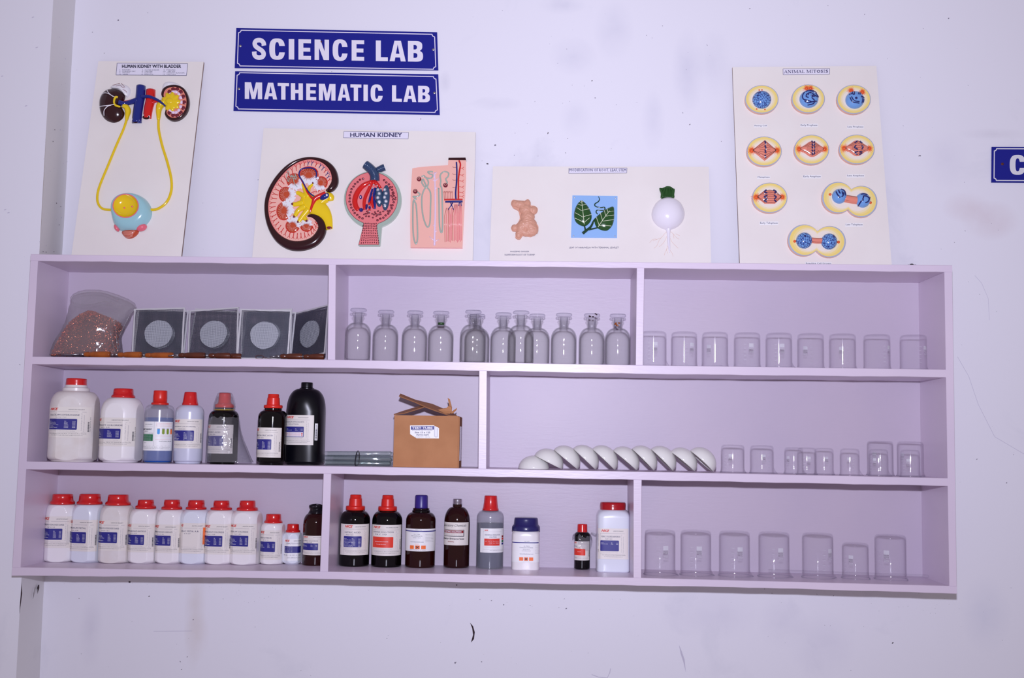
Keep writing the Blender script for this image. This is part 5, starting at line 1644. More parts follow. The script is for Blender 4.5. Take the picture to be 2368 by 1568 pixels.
# ================================================================== MODEL BOARDS
class Board:
    def __init__(s, label, crop, quad, yb, yt, hook=None):
        s.ox, s.oy, s.sc = crop
        px = lambda p: (s.ox + p[0] / s.sc, s.oy + p[1] / s.sc)
        TL, TR, BR, BL = quad
        ztop = (at(*px(TL), yt).z + at(*px(TR), yt).z) / 2
        xm = at(*px(BL), yb).x
        zb = zf('tt', xm) + 0.0004
        s.O = Vector((0, yb, zb)); s.vdir = Vector((0, yt - yb, ztop - zb)).normalized()
        s.n = Vector((0, -s.vdir.z, s.vdir.y))
        s.k = mpp(yb) / s.sc
        c = [Vector(s(x, y, 0)) for x, y in quad]
        # the lower edge stands on the shelf: run the sides down to it
        xl = zf('tt', c[3].x); 
        def down(a, b):
            z = zf('tt', b.x) + 0.0006
            t = (z - a.z) / (b.z - a.z)
            return a + (b - a) * t
        c[3] = down(c[0], c[3]); c[2] = down(c[1], c[2])
        ctr = (c[2] + c[3]) / 2
        s.t = thing('model_board', label, 'teaching model', (ctr.x, ctr.y, ctr.z))
        T = 0.009
        m = MB()
        bk = [p - s.n * T for p in c]
        m.add(c + bk, [(4, 5, 6, 7)], 'board_edge')
        m.add(c, [(0, 1, 2, 3)], 'board_cream')
        m.add(c + bk, [(0, 1, 5, 4), (1, 2, 6, 5), (2, 3, 7, 6), (3, 0, 4, 7)], 'board_edge')
        m.build('backing_board', s.t, s.t.location)

    def __call__(s, x, y, h=0.0):
        q = ray(s.ox + x / s.sc, s.oy + y / s.sc)
        t = (s.O - CAM).dot(s.n) / q.dot(s.n)
        return CAM + q * t + s.n * h

    def part(s, mb, name, parent=None, **kw):
        return mb.build(name, parent or s.t, s.t.location, **kw)

    def tube(s, mb, pts, r, m, h=0.0, n=8, sm=5, sq=1.0):
        """pts (x, y[, h in crop px]); r in crop px (or list)"""
        if not hasattr(r, '__len__'): r = [r] * len(pts)
        P = [(p[0], p[1], (p[2] if len(p) > 2 else 0), rr) for p, rr in zip(pts, r)]
        if sm and len(P) > 2: P = catmull(P, sm)
        i0 = len(mb.v)
        mb.tube([s(p[0], p[1], h + p[2] * s.k) for p in P], [max(.3, p[3]) * s.k for p in P], m, n)
        if sq != 1.0:      # flatter relief: heights over the board shrink
            for i in range(i0, len(mb.v)):
                v = Vector(mb.v[i]); d = (v - s.O).dot(s.n)
                mb.v[i] = tuple(v - s.n * d * (1 - sq))

    def title(s, plate, lines, border=True):
        m = MB()
        m.poly([plate], s, 'tape', 0.0004)
        if border:
            for i in range(4): m.ribbon([plate[i], plate[(i + 1) % 4]], 3.0, s, 'navy_ink', 0.0006)
        for t, box, off, ink in lines:
            m.text(t, box, s, ink, 0.0008, off=off)
        s.part(m, 'title_strip')

def respl(loop, n, c):
    """resample a star-shaped loop by angle around c"""
    out = []
    L = len(loop)
    for i in range(n):
        a = 2 * PI * i / n
        d = (math.cos(a), math.sin(a))
        best = None
        for j in range(L):
            p, q = loop[j], loop[(j + 1) % L]
            ex, ey = q[0] - p[0], q[1] - p[1]
            den = d[0] * ey - d[1] * ex
            if abs(den) < 1e-9: continue
            wx, wy = p[0] - c[0], p[1] - c[1]
            t = (wx * ey - wy * ex) / den
            u = (wx * d[1] - wy * d[0]) / den
            if t > 0 and -1e-6 <= u <= 1 + 1e-6 and (best is None or t > best): best = t
        best = best or 1
        out.append((c[0] + d[0] * best, c[1] + d[1] * best))
    return out

def ringloft(B, mb, rings, m, c, n=48, cap=True):
    """rings: (loop, h)"""
    R_ = [[B(x, y, h) for x, y in respl(l, n, c)] for l, h in rings]
    mb.loft(R_, m, True, False, cap)

# ---------------------------------------------------------------- board 1
B = Board('tall narrow cream board with kidneys and bladder, tilted at the left', (150, 120, 3.2657), [(253, 70), (1048, 75), (880, 1538), (50, 1530)], 0.150, 0.2205)
B.title([(395, 85), (928, 90), (919, 179), (387, 175)], [('HUMAN KIDNEY WITH BLADDER', (432, 122, 878, 97), 0.03, 'dark_ink')] +
        [(t, (x, y + 7, x + 8.1 * len(t), y), 0.0, 'dark_ink') for x, y, t in
         [(415, 133, '1.  KIDNEY'), (413, 144, '2.  CUSHION FAT'), (413, 155, '3.  ARTERY'), (412, 166, '4.  VEIN'), (584, 134, '5.  OUTER BORDER'), (582, 145, '6.  URETER'),
          (581, 156, '7.  CORTEX'), (580, 167, '8.  MEDULLA'), (746, 134, '9.  PYRAMID'), (744, 145, '10.  PELVIS'), (743, 156, '11.  URINARY BLADDER'), (742, 167, '12.  URETHRA')]])
m = MB()
kl = catmull([(262, 410), (268, 350), (300, 300), (345, 280), (400, 284), (442, 310), (458, 350), (440, 378), (425, 400), (436, 430), (452, 462), (440, 500), (405, 528), (360, 535), (310, 515), (275, 470)], 4, True)
ringloft(B, m, [(kl, 0)] + [([(355 + (x - 355) * math.cos(a), 405 + (y - 405) * math.cos(a)) for x, y in kl], 0.024 * math.sin(a)) for a in (.3, .6, .9, 1.2, 1.4, 1.56)], 'k_maroon', (355, 405))
kd = B.part(m, 'closed_kidney')
hk = lambda x, y: 0.0250 * math.sqrt(max(0.02, 1 - ((x - 355) / 104) ** 2 - ((y - 405) / 136) ** 2)) + 0.0012
m = MB()
for pth, w_ in (([(330, 296), (345, 325), (372, 350), (398, 362)], 5), ([(292, 333), (320, 328), (355, 340), (385, 360)], 5), ([(275, 428), (310, 430), (350, 428), (400, 418)], 5), ([(310, 497), (316, 462), (345, 435), (372, 426)], 6)):
    m.ribbon(catmull(pth, 5), w_, B, 'k_white', hk)
B.part(m, 'white_vein_lines', kd)
m = MB()
m.puff(catmull([(345, 268), (380, 248), (440, 247), (485, 265), (498, 300), (487, 338), (468, 345), (440, 315), (400, 288), (360, 280)], 4, True), B, 'k_white', 0.016)
for pth in ([(375, 268), (400, 262), (430, 252)], [(400, 275), (430, 268), (445, 280), (462, 290)], [(440, 252), (455, 270), (468, 285)], [(450, 300), (470, 308), (482, 322)]):
    m.ribbon(catmull(pth, 4), 2.5, B, 'k_plum', 0.017)
m.puff(catmull([(735, 305), (745, 245), (790, 228), (850, 240), (900, 278), (850, 272), (790, 275), (752, 300)], 4, True), B, 'k_white', 0.014, c=(800, 255))
B.part(m, 'adrenal_cap')
m = MB()
B.tube(m, [(577, 262), (572, 340), (561, 400), (549, 480), (545, 540)], [37, 38, 38, 38, 38], 'k_blue', 0.002, 20)
B.tube(m, [(560, 370, 12), (500, 388, 8), (455, 398, 10), (420, 398, 40)], [24, 20, 18, 20], 'k_blue', 0.004, 12)
B.tube(m, [(585, 350, 22), (650, 355, 38), (710, 378, 34), (748, 405, 40), (776, 430, 50)], [14, 13, 11, 9, 6], 'k_blue', 0.003, 10)
m.poly([ell(543, 527, 30, 20, 0.05)], B, 'k_white', 0.0125); m.poly([ell(543, 531, 25, 17, .05)], B, 'k_maroon', 0.0130)
B.part(m, 'blue_vein')
m = MB()
B.tube(m, [(650, 290), (646, 370), (632, 430), (622, 505)], [37, 38, 36, 33], 'k_red', 0.0, 20)
B.tube(m, [(560, 355), (500, 372), (445, 383)], [10, 8, 7], 'k_red', 0.006, 8)
B.tube(m, [(660, 390), (695, 378), (730, 380)], [14, 10, 8], 'k_red', 0.006, 8)
m.poly([ell(622, 500, 31, 18, .1)], B, 'k_white', 0.0112); m.poly([ell(622, 504, 27, 15, .1)], B, 'k_maroon', 0.0118)
B.part(m, 'red_artery')
m = MB()
ko = catmull([(735, 335), (745, 292), (785, 264), (850, 258), (908, 285), (940, 345), (945, 405), (928, 465), (885, 512), (830, 530), (785, 515), (762, 485), (768, 455), (785, 430), (770, 400), (775, 372), (750, 360)], 4, True)
ringloft(B, m, [(ko, 0), (ko, 0.008), ([(848 + (x - 848) * .97, 395 + (y - 395) * .97) for x, y in ko], 0.014), ([(848 + (x - 848) * .88, 395 + (y - 395) * .9) for x, y in ko], 0.0165), ([(848 + (x - 848) * .82, 395 + (y - 395) * .86) for x, y in ko], 0.013)], 'k_maroon', (848, 395))
ki = [(848 + (x - 848) * .815, 395 + (y - 395) * .855) for x, y in ko]
m.poly([ki], B, 'k_salmon', 0.0132)
kb = B.part(m, 'opened_kidney')
m = MB()
for i in range(11):
    a = math.radians(lerp(-128, 128, i / 10))
    x, y = 842 + 68 * math.cos(a), 393 + 100 * math.sin(a)
    m.puff(ell(x, y, 16, 16, 0, 16), B, 'k_plum', .0018, 3, .0132)
    x, y = 838 + 52 * math.cos(a), 392 + 80 * math.sin(a)
    m.puff(ell(x, y, 13, 13, 0, 12), B, 'k_lilac', .0016, 3, .0134)
B.part(m, 'dark_pyramids', kb)
m = MB()
yl = [(812 + (66 + 9 * math.cos(9 * a)) * math.cos(a), 388 + (68 + 8 * math.cos(9 * a)) * math.sin(a)) for a in [2 * PI * i / 72 for i in range(72)]]
m.puff(yl, B, 'k_yellow', 0.006, 5, 0.0138)
m.puff(ell(803, 388, 28, 24), B, 'k_yellow', 0.004, 4, 0.0195)
B.tube(m, [(770, 395), (730, 385)], [22, 14], 'k_yellow', 0.012, 10, 0)
B.part(m, 'yellow_pelvis', kb)
m = MB()
B.tube(m, [(418, 362), (402, 362, 0), (392, 380), (390, 405), (400, 422), (425, 432), (438, 432)], [8, 10, 9, 8, 9, 8, 6], 'k_yellow', 0.021, 8)
B.tube(m, [(445, 418, 20), (470, 424, 10), (480, 450), (474, 490), (470, 518)], [14, 22, 24, 17, 12], 'k_yellow', 0.004, 12)
B.tube(m, [(470, 515), (445, 590), (390, 715), (330, 860), (272, 1000), (250, 1080), (254, 1145), (290, 1188), (362, 1197)], 9.5, 'k_yellow', 0.004, 10)
B.tube(m, [(770, 398, 10), (730, 405, 6), (713, 440), (711, 490), (710, 515)], [20, 30, 24, 17, 13], 'k_yellow', 0.004, 12)
B.tube(m, [(711, 512), (712, 590), (738, 710), (778, 840), (806, 960), (806, 1055), (770, 1140), (700, 1190), (634, 1195)], 10.5, 'k_yellow', 0.004, 10)
B.part(m, 'yellow_ureter')
m = MB()
bl = catmull([(360, 1190), (370, 1140), (410, 1100), (470, 1082), (540, 1080), (600, 1105), (640, 1150), (660, 1205), (650, 1262), (612, 1312), (560, 1350), (500, 1362), (430, 1356), (385, 1320), (365, 1258)], 4, True)
op = ell(487, 1187, 99, 91, .0, 48)
mid = lambda t: [(lerp(a[0], b[0], t), lerp(a[1], b[1], t)) for a, b in zip(respl(bl, 48, (487, 1187)), respl(op, 48, (487, 1187)))]
ringloft(B, m, [(bl, 0), (mid(.1), .014), (mid(.35), .026), (mid(.7), .032), (op, .033)], 'k_teal', (487, 1187), 48, False)
bd = B.part(m, 'bladder')
m = MB()
ringloft(B, m, [(op, .033), (ell(487, 1187, 92, 84), .033)], 'k_rose', (487, 1187), 48, False)
ringloft(B, m, [(ell(487, 1187, 92, 84), .033), (ell(487, 1187, 82, 74), .026), (ell(487, 1187, 55, 50), .019), (ell(487, 1187, 20, 18), .017)], 'k_yellow', (487, 1187))
for x, y in ((466, 1192), (524, 1182), (491, 1264)): m.puff(ell(x, y, 7, 7, 0, 10), B, 'k_rose', .002, 3, .026 if y > 1200 else .0195)
B.part(m, 'bladder_opening', bd)
m = MB()
m.puff(ell(582, 1330, 43, 28, -.3), B, 'k_rose', .014, 5, .004); m.puff(ell(398, 1334, 18, 30, -.5), B, 'k_rose', .012, 5, .006)
m.puff(catmull([(430, 1365), (455, 1347), (500, 1342), (545, 1345), (560, 1362), (540, 1390), (505, 1410), (470, 1410), (445, 1392)], 4, True), B, 'k_brick', .016, 5)
for i in range(7): m.ribbon(catmull([(448 + i * 2, 1362 + i * 7), (495, 1370 + i * 6), (545 - i * 4, 1358 + i * 7)], 5), 2, B, 'k_flesh', lambda x, y: .0172 * math.sqrt(max(.05, 1 - ((x - 496) / 68) ** 2 - ((y - 1376) / 36) ** 2)) + .0004)
B.part(m, 'bladder_neck', bd)

# ---------------------------------------------------------------- board 2
B = Board('cream board with a large cut kidney, glomerulus and nephron models', (580, 290, 4.385), [(130, 28), (2280, 68), (2252, 1355), (15, 1330)], 0.165, 0.2205)
B.title([(944, 62), (1600, 72), (1596, 138), (940, 126)], [('HUMAN KIDNEY', (1008, 120, 1534, 76), 0.02, 'navy_ink')])
KP = [(768, 668, 8), (810, 650, 32), (848, 600, 38), (856, 540, 36), (838, 470, 34), (795, 412, 30), (730, 368, 24), (640, 345, 18), (560, 347, 18), (470, 374, 22), (380, 430, 25), (300, 510, 26),
      (235, 600, 26), (187, 700, 26), (165, 800, 25), (167, 900, 25), (190, 1000, 28), (235, 1090, 35), (300, 1163, 44), (390, 1213, 50), (480, 1226, 52), (570, 1213, 52), (650, 1175, 52), (705, 1110, 50),
      (726, 1040, 44), (706, 980, 40), (665, 940, 32), (620, 924, 22), (580, 930, 10)]
m = MB()
m.slab(catmull([(p[0], p[1]) for p in KP], 3) + [(620, 860), (640, 760), (700, 700)], B, 'k_flesh', 0, 0.0085)
# pink wash towards the rim
cyc = [(p[0], p[1]) for p in KP[3:24]]
ctr = (500, 780)
for k, (t0, t1, mt) in enumerate(((0.0, .10, 'k_pink'),)):
    m.add([B(lerp(p[0], ctr[0], t), lerp(p[1], ctr[1], t), .0088) for p in catmull(cyc, 4) for t in (t0, t1)], [(2 * i, 2 * i + 1, 2 * i + 3, 2 * i + 2) for i in range(len(catmull(cyc, 4)) - 1)], mt)
kb = B.part(m, 'kidney_section')
m = MB()
P_ = catmull([(a, b, 0, r) for a, b, r in KP], 4)
# flattened tube: squash towards the board
rings = []
for i, p in enumerate(P_):
    a, b = P_[max(0, i - 1)], P_[min(len(P_) - 1, i + 1)]
    dx, dy = b[0] - a[0], b[1] - a[1]; l = math.hypot(dx, dy) or 1
    nx, ny = -dy / l, dx / l
    r = p[3]
    H_ = 0.011 + r * B.k * 0.35
    rings.append([B(p[0] + nx * r * math.cos(q), p[1] + ny * r * math.cos(q), 0.0 + H_ * max(0, math.sin(q)) ** .8) for q in [PI * j / 12 for j in range(13)]])
n_ = 13
m.add([p for r in rings for p in r], [(j * n_ + i, j * n_ + i + 1, (j + 1) * n_ + i + 1, (j + 1) * n_ + i) for j in range(len(rings) - 1) for i in range(n_ - 1)], 'k_maroon', True)
m.add(rings[0], [tuple(range(13))], 'k_maroon'); m.add(rings[-1], [tuple(range(13))], 'k_maroon')
B.part(m, 'maroon_capsule', kb)
PY = [(596, 512, 88, 66, 90), (720, 592, 58, 58, 160), (448, 570, 72, 66, 40), (362, 712, 64, 72, 0), (340, 880, 66, 84, -10), (430, 1030, 64, 62, -45), (572, 1038, 56, 44, -90)]
random.seed(5)
m = MB(); mw = MB(); ml_ = MB()
for cx_, cy_, rx, ry, _ in PY:
    m.puff(ell(cx_, cy_, rx, ry, 0, 28), B, 'k_brick', .0032, 4, .0088)
    dx, dy = 575 - cx_, 770 - cy_
    a0 = math.atan2(dy, dx)
    for i in range(26):
        a = a0 + lerp(-1.25, 1.25, i / 25)
        x0_, y0_ = cx_ + rx * .25 * math.cos(a) * 1, cy_ + ry * .25 * math.sin(a)
        L = random.uniform(.95, 1.25) * (1.35 if abs(a - a0) < .7 else 1.1)
        x1_, y1_ = cx_ + rx * L * math.cos(a), cy_ + ry * L * math.sin(a)
        w0 = 0.05
        w1 = 0.075
        mw.add([B(cx_ + rx * (.42 + random.uniform(0, .2)) * math.cos(a), cy_ + ry * .5 * math.sin(a), .0132), B(cx_ + rx * L * math.cos(a - w1), cy_ + ry * L * math.sin(a - w1), .0112), B(cx_ + rx * L * math.cos(a + w1), cy_ + ry * L * math.sin(a + w1), .0112)], [(0, 1, 2)], 'k_white')
    for i in range(22):
        a = a0 + PI + lerp(-1.7, 1.7, i / 21)
        ml_.ribbon([(cx_ + rx * .35 * math.cos(a), cy_ + ry * .35 * math.sin(a)), (cx_ + rx * .9 * math.cos(a), cy_ + ry * .9 * math.sin(a))], 2.0, B, 'k_flesh' if i % 2 else 'k_line', lambda x, y, c=(cx_, cy_, rx, ry): .0094 + .0034 * math.sqrt(max(0, 1 - ((x - c[0]) / c[2]) ** 2 - ((y - c[1]) / c[3]) ** 2)))
    arcp = [(cx_ + rx * 1.06 * math.cos(a0 + PI + q), cy_ + ry * 1.06 * math.sin(a0 + PI + q)) for q in [lerp(-1.75, 1.75, i / 20) for i in range(21)]]
    B.tube(ml_, arcp, 4.2, 'k_red', 0.0095, 6, 0)
B.part(m, 'pyramid', kb); B.part(mw, 'white_ray_pattern', kb); 
# branching cortex vessels
for i in range(40):
    t = i / 39
    j = t * (len(KP) - 1 - 7) + 3.2
    k0 = int(j); f = j - k0
    p = [lerp(a, b, f) for a, b in zip(KP[k0], KP[k0 + 1])]
    d = Vector((ctr[0] - p[0], ctr[1] - p[1])).normalized()
    pr_ = Vector((-d.y, d.x))
    o_ = Vector((p[0], p[1])) + d * (p[2] + 8)
    L = 62 if 8 < k0 < 22 else 50
    q0 = o_ + d * 22; q1 = o_ + d * L
    mt = 'k_red' if i > 9 or i % 3 == 0 else 'k_blue'
    B.tube(ml_, [tuple(q1), tuple(q0)], 4.2, mt, .0094, 5, 0)
    for s_ in (-1, 1): B.tube(ml_, [tuple(q0), tuple(o_ + pr_ * 13 * s_)], [3.4, 2.8], mt, .0094, 5, 0)
for x in range(5):
    B.tube(ml_, [(640 + x * 24, 705 - x * 8), (648 + x * 24, 690 - x * 8)], 2.6, 'k_red', .0095, 5, 0)
B.tube(ml_, [(612, 712), (625, 690), (680, 675), (750, 660)], 3.4, 'k_red', .0095, 5)
B.part(ml_, 'red_vessel_lines', kb)
m = MB()
B.tube(m, [(520, 740), (590, 775), (660, 830), (730, 880), (775, 950), (800, 1058)], [50, 92, 96, 80, 56, 34], 'k_yellow', 0.006, 26, 5, 0.5)
B.tube(m, [(700, 790), (760, 740), (805, 735), (812, 770)], [46, 56, 48, 26], 'k_yellow', 0.005, 18, 5, 0.7)
for pt, r in (([(560, 740), (500, 700), (470, 692)], [34, 24, 22]), ([(540, 790), (470, 808), (432, 812)], [34, 26, 24]), ([(560, 830), (490, 870), (450, 935)], [34, 27, 22]), ([(590, 860), (540, 920), (500, 975), (490, 990)], [36, 30, 24, 22]),
              ([(540, 930), (560, 960), (574, 982)], [24, 22, 20]), ([(590, 740), (555, 660), (530, 600)], [40, 24, 17]), ([(585, 690), (600, 640), (638, 603)], [24, 18, 14])):
    B.tube(m, pt, r, 'k_yellow', 0.010, 14, 5, 0.85)
for x, y, r in ((430, 812, 12), (448, 940, 12), (487, 992, 11), (574, 982, 12), (638, 600, 9)): m.puff(ell(x, y, r, r, 0, 12), B, 'k_plum', .004, 3, .0145)
m.puff(ell(804, 1052, 26, 14, 0.05), B, 'k_plum', .002, 3, .0150)
B.part(m, 'yellow_pelvis', kb)
m = MB()
B.tube(m, [(768, 700), (715, 730), (662, 762), (638, 815), (618, 870), (612, 898)], [18, 26, 26, 18, 12, 5], 'k_red', .0155, 14)
B.tube(m, [(650, 770), (622, 745), (585, 700), (560, 640), (528, 580), (506, 530), (508, 480), (545, 452), (600, 440), (660, 455), (690, 490)], [18, 12, 9, 8, 8, 7, 7, 7, 7, 6, 5], 'k_red', .0160, 8)
B.part(m, 'red_artery', kb)
m = MB()
m.puff(catmull([(712, 760), (730, 728), (775, 708), (800, 712), (798, 745), (765, 768), (725, 775)], 4, True), B, 'k_blue', .008, 5, .0175)
m.puff(ell(784, 733, 10, 12), B, 'k_white', .002, 3, .0245)
B.tube(m, [(655, 738), (612, 708), (572, 655), (540, 592), (505, 535), (503, 495), (530, 462), (600, 450), (652, 462), (676, 500), (672, 550)], 7, 'k_blue', .0180, 8)
B.part(m, 'blue_vein', kb)
m = MB()
for pth in ([(380, 498), (372, 540), (390, 585), (400, 560), (388, 545)], [(378, 490), (385, 478), (398, 500), (408, 530), (440, 535), (470, 530), (465, 560), (445, 555)], [(415, 560), (425, 520), (440, 560), (455, 610), (480, 640)], [(455, 500), (462, 530), (440, 560)]):
    B.tube(m, pth, 4, 'k_grey', .0145, 6)
B.part(m, 'grey_tubule', kb)
# glomerulus
m = MB()
go = [(1145, 1010), (1095, 1232), (1318, 1232), (1330, 1045)]
circ = [(1242 + 291 * math.cos(a), 765 + 288 * math.sin(a)) for a in [math.radians(q) for q in range(72, -253, -5)]]
out_l = [(1334, 1040)] + circ + [(1150, 1015), (1095, 1225), (1105, 1232), (1310, 1232), (1318, 1225)]
m.slab(out_l, B, 'k_grey', 0, .0125)
cin = [(1232 + 262 * math.cos(a), 752 + 262 * math.sin(a)) for a in [math.radians(q) for q in range(74, -253, -5)]]
in_l = [(1286, 1020)] + cin + [(1150, 1005), (1146, 1040), (1100, 1222), (1304, 1222), (1282, 1060)]
m.poly([in_l], B, 'k_pinkdeep', .0130)
m.ribbon(in_l, 4, B, 'k_plum', .0132, True)
gb = B.part(m, 'glomerulus')
m = MB()
for i in range(40):
    a = math.radians(-250 + i * 320 / 39 + 5)
    for rr in ((.86,) if i % 2 else (.84,)):
        x, y = 1232 + 262 * rr * math.cos(a), 757 + 262 * rr * math.sin(a)
        if not (1170 < x < 1330 and y < 560): m.puff(ell(x, y, 13, 12, 0, 9), B, 'k_plum', .0016, 2, .0131)
for i in range(46):
    a = math.radians(random.uniform(30, 150)); rr = random.uniform(.50, .76)
    x, y = 1232 + 262 * rr * math.cos(a), 757 + 262 * rr * math.sin(a)
    if y > 880: m.puff(ell(x, y, 12, 9, random.uniform(-.6, .3), 9), B, 'k_plum', .0014, 2, .0131)
for i in range(22):
    a = math.radians(random.uniform(-35, 40)); rr = random.uniform(.74, .93)
    m.puff(ell(1232 + 262 * rr * math.cos(a), 757 + 262 * rr * math.sin(a), 10, 9, 0, 8), B, 'k_plum', .0014, 2, .0131)
for r_ in range(9):
    for c_ in range(9):
        y = 1010 + r_ * 24 + random.uniform(-3, 3); hw = lerp(62, 88, r_ / 8); x = lerp(1215 - hw, 1215 + hw, c_ / 8)
        m.puff(ell(x, y, 6, 9, .2, 7), B, 'k_plum', .001, 2, .0131)
B.part(m, 'dark_cell_spots', gb)
m = MB()
def ribbed(pts, rad):
    P = catmull([(p[0], p[1], 0, r) for p, r in zip(pts, rad)], 14)
    m.tube([B(p[0], p[1], .012) for p in P], [p[3] * B.k * (1 + .06 * (i % 3 == 0)) for i, p in enumerate(P)], 'k_slate', 16)
    for i in range(2, len(P) - 2, 3):
        m.tube([B(P[i][0], P[i][1], .012), B(P[i + 1][0], P[i + 1][1], .012)], [P[i][3] * B.k * 1.07] * 2, 'k_dkblue', 16)
ribbed([(1362, 438), (1330, 450), (1285, 470)], [36, 34, 30])
ribbed([(1168, 412), (1205, 440), (1245, 485), (1262, 530), (1262, 578)], [44, 46, 48, 48, 50])
B.part(m, 'blue_ribbed_vessel', gb)
m = MB()
B.tube(m, [(1228, 590, 10), (1150, 622), (1090, 690), (1062, 770), (1072, 835), (1100, 872)], [20, 27, 29, 29, 28, 24], 'k_red', .012, 12)
B.tube(m, [(1240, 590, 12), (1200, 670), (1168, 740), (1155, 810), (1162, 868)], [16, 18, 19, 18, 16], 'k_red', .013, 10)
B.tube(m, [(1232, 700), (1210, 780), (1212, 890)], [12, 13, 11], 'k_red', .014, 10)
B.tube(m, [(1240, 740), (1235, 800), (1252, 855)], [12, 14, 12], 'k_red', .015, 10)
for pt in ([(1262, 575), (1300, 620), (1328, 662)], [(1258, 578), (1290, 628)], [(1250, 575), (1252, 622)], [(1235, 575), (1212, 622)]): B.tube(m, pt, 14, 'k_red', .018, 8, 0)
for x, y in ((1328, 664), (1290, 630), (1254, 622), (1212, 625), (1243, 655), (1215, 893), (1208, 838)): m.puff(ell(x, y, 8, 8, 0, 8), B, 'k_white', .002, 2, .0205); m.puff(ell(x, y, 5, 5, 0, 8), B, 'k_plum', .003, 2, .0205)
B.part(m, 'red_capillary', gb)
m = MB()
B.tube(m, [(1243, 655), (1222, 730), (1205, 800)], [10, 12, 10], 'k_blue', .016, 10)
B.tube(m, [(1268, 650), (1252, 740), (1262, 800), (1262, 862)], [12, 13, 14, 13], 'k_blue', .014, 10)
m.puff(ell(1120, 742, 14, 22), B, 'k_blue', .004, 4, .013); m.puff(ell(1120, 744, 7, 8), B, 'k_white', .002, 3, .0168)
m.puff(ell(1125, 872, 22, 20, -.3), B, 'k_blue', .011, 4, .012); m.puff(ell(1180, 840, 12, 32, .2), B, 'k_blue', .009, 4, .012); m.puff(ell(1212, 850, 13, 18), B, 'k_blue', .01, 4, .0135)
B.part(m, 'blue_capillary', gb)
m = MB()
for cx_, rx, ry, cy_ in ((1306, 40, 108, 735), (1374, 42, 132, 748)):
    m.puff(ell(cx_, cy_, rx, ry, -.03 if cx_ < 1320 else .06, 32), B, 'k_slate', .011, 6, .012)
    for i in range(4 if cx_ < 1320 else 5):
        y = cy_ - ry * .55 + i * ry * (.38 if cx_ < 1320 else .3)
        for q in range(6):
            a = q * PI / 6 + .2
            x_ = cx_ + (6 if i % 2 else -8)
            m.ribbon([(x_ - 17 * math.cos(a), y - 17 * math.sin(a)), (x_ + 17 * math.cos(a), y + 17 * math.sin(a))], 2.6, B, 'k_white', lambda x, y, c=(cx_, cy_, rx, ry): .0131 + .0115 * math.sqrt(max(.02, 1 - ((x - c[0]) / c[2]) ** 2 - ((y - c[1]) / c[3]) ** 2)))
B.part(m, 'slate_lobe', gb)
# nephron block
m = MB()
bl2 = catmull([(1642, 450), (1700, 440)], 2) + [(1820, 428), (2003, 418), (2006, 364), (2184, 366), (2184, 560), (2165, 900), (2148, 1252), (1900, 1250), (1624, 1248), (1620, 1000), (1626, 700)]
m.slab(bl2, B, 'k_pink', 0, .0125, 'k_flesh')
m.slab([(2008, 344), (2180, 342), (2186, 368), (2006, 366)], B, 'k_maroon', 0, .0135)
nb = B.part(m, 'nephron_block')
m = MB()
for pth in ([(1735, 535), (1760, 525), (1780, 545), (1830, 550), (1850, 520), (1815, 505), (1800, 485), (1850, 485)], [(1780, 540), (1805, 590), (1790, 640), (1760, 630), (1738, 590), (1750, 560), (1770, 600), (1790, 640), (1826, 700), (1826, 850), (1820, 1000), (1798, 1045), (1770, 1000), (1745, 900), (1738, 760), (1755, 680), (1790, 630)],
            [(1975, 610), (1995, 595), (1980, 560), (2005, 530), (2005, 495), (1960, 485), (1925, 520), (1930, 580), (1925, 620), (1940, 660), (1945, 800), (1948, 1000), (1940, 1100), (1918, 1040), (1912, 800), (1908, 650)],
            [(1695, 690), (1720, 715), (1690, 735), (1650, 735), (1680, 760), (1660, 770), (1650, 810), (1648, 1000), (1655, 1140), (1678, 1215), (1695, 1150), (1690, 950), (1680, 820), (1660, 780)]):
    B.tube(m, pth, 8, 'k_grey', .0125, 7)
B.part(m, 'grey_tubule', nb)
m = MB()
for x, y in ((1710, 558), (1672, 683), (1977, 620)):
    m.puff(ell(x, y, 24, 24, 0, 16), B, 'k_plum', .006, 5, .0125)
    m.ribbon(ell(x, y, 10, 10, 0, 12), 3, B, 'k_flesh', .0187, True)
B.part(m, 'dark_capsule', nb)
m = MB()
B.tube(m, [(1868, 490), (1872, 650), (1874, 850), (1870, 1050), (1866, 1230)], [7, 8, 9, 10, 11], 'k_lilac', .0125, 8)
for a, c in (((1870, 510), (1892, 485)), ((1870, 560), (1845, 490)), ((1872, 580), (1840, 562)), ((1872, 580), (1912, 545)), ((1874, 660), (1897, 640)), ((1872, 1035), (1848, 1022)), ((1870, 1095), (1895, 1078)), ((1868, 1185), (1815, 1140)), ((1866, 1195), (1910, 1168))):
    B.tube(m, [a, c], [5, 3], 'k_lilac', .0125, 6, 0)
B.part(m, 'white_collecting_duct', nb)
m = MB()
B.tube(m, [(2113, 372), (2128, 410), (2118, 480), (2108, 560), (2108, 660), (2108, 770)], 8.5, 'k_red', .0135, 8)
B.tube(m, [(1965, 768), (2050, 765), (2150, 765)], [8, 8, 7], 'k_red', .0135, 8)
for y in (445, 515, 575, 635, 690, 730): B.tube(m, [(2118, y), (2145, y + 5), (2165, y - 8)], 2.4, 'k_red', .013, 5, 0); B.tube(m, [(2145, y + 5), (2160, y + 18)], 2, 'k_red', .013, 5, 0)
for x in range(1965, 2060, 16): B.tube(m, [(x, 760), (x - 2, 700), (x + 3, 680)], 2.2, 'k_line', .013, 5, 0); B.tube(m, [(x - 1, 702), (x - 10, 682)], 1.8, 'k_line', .013, 5, 0)
B.part(m, 'red_artery', nb)
m = MB()
B.tube(m, [(2088, 388), (2092, 480), (2088, 600), (2080, 700), (2084, 770)], 8.5, 'k_blue', .0135, 8)
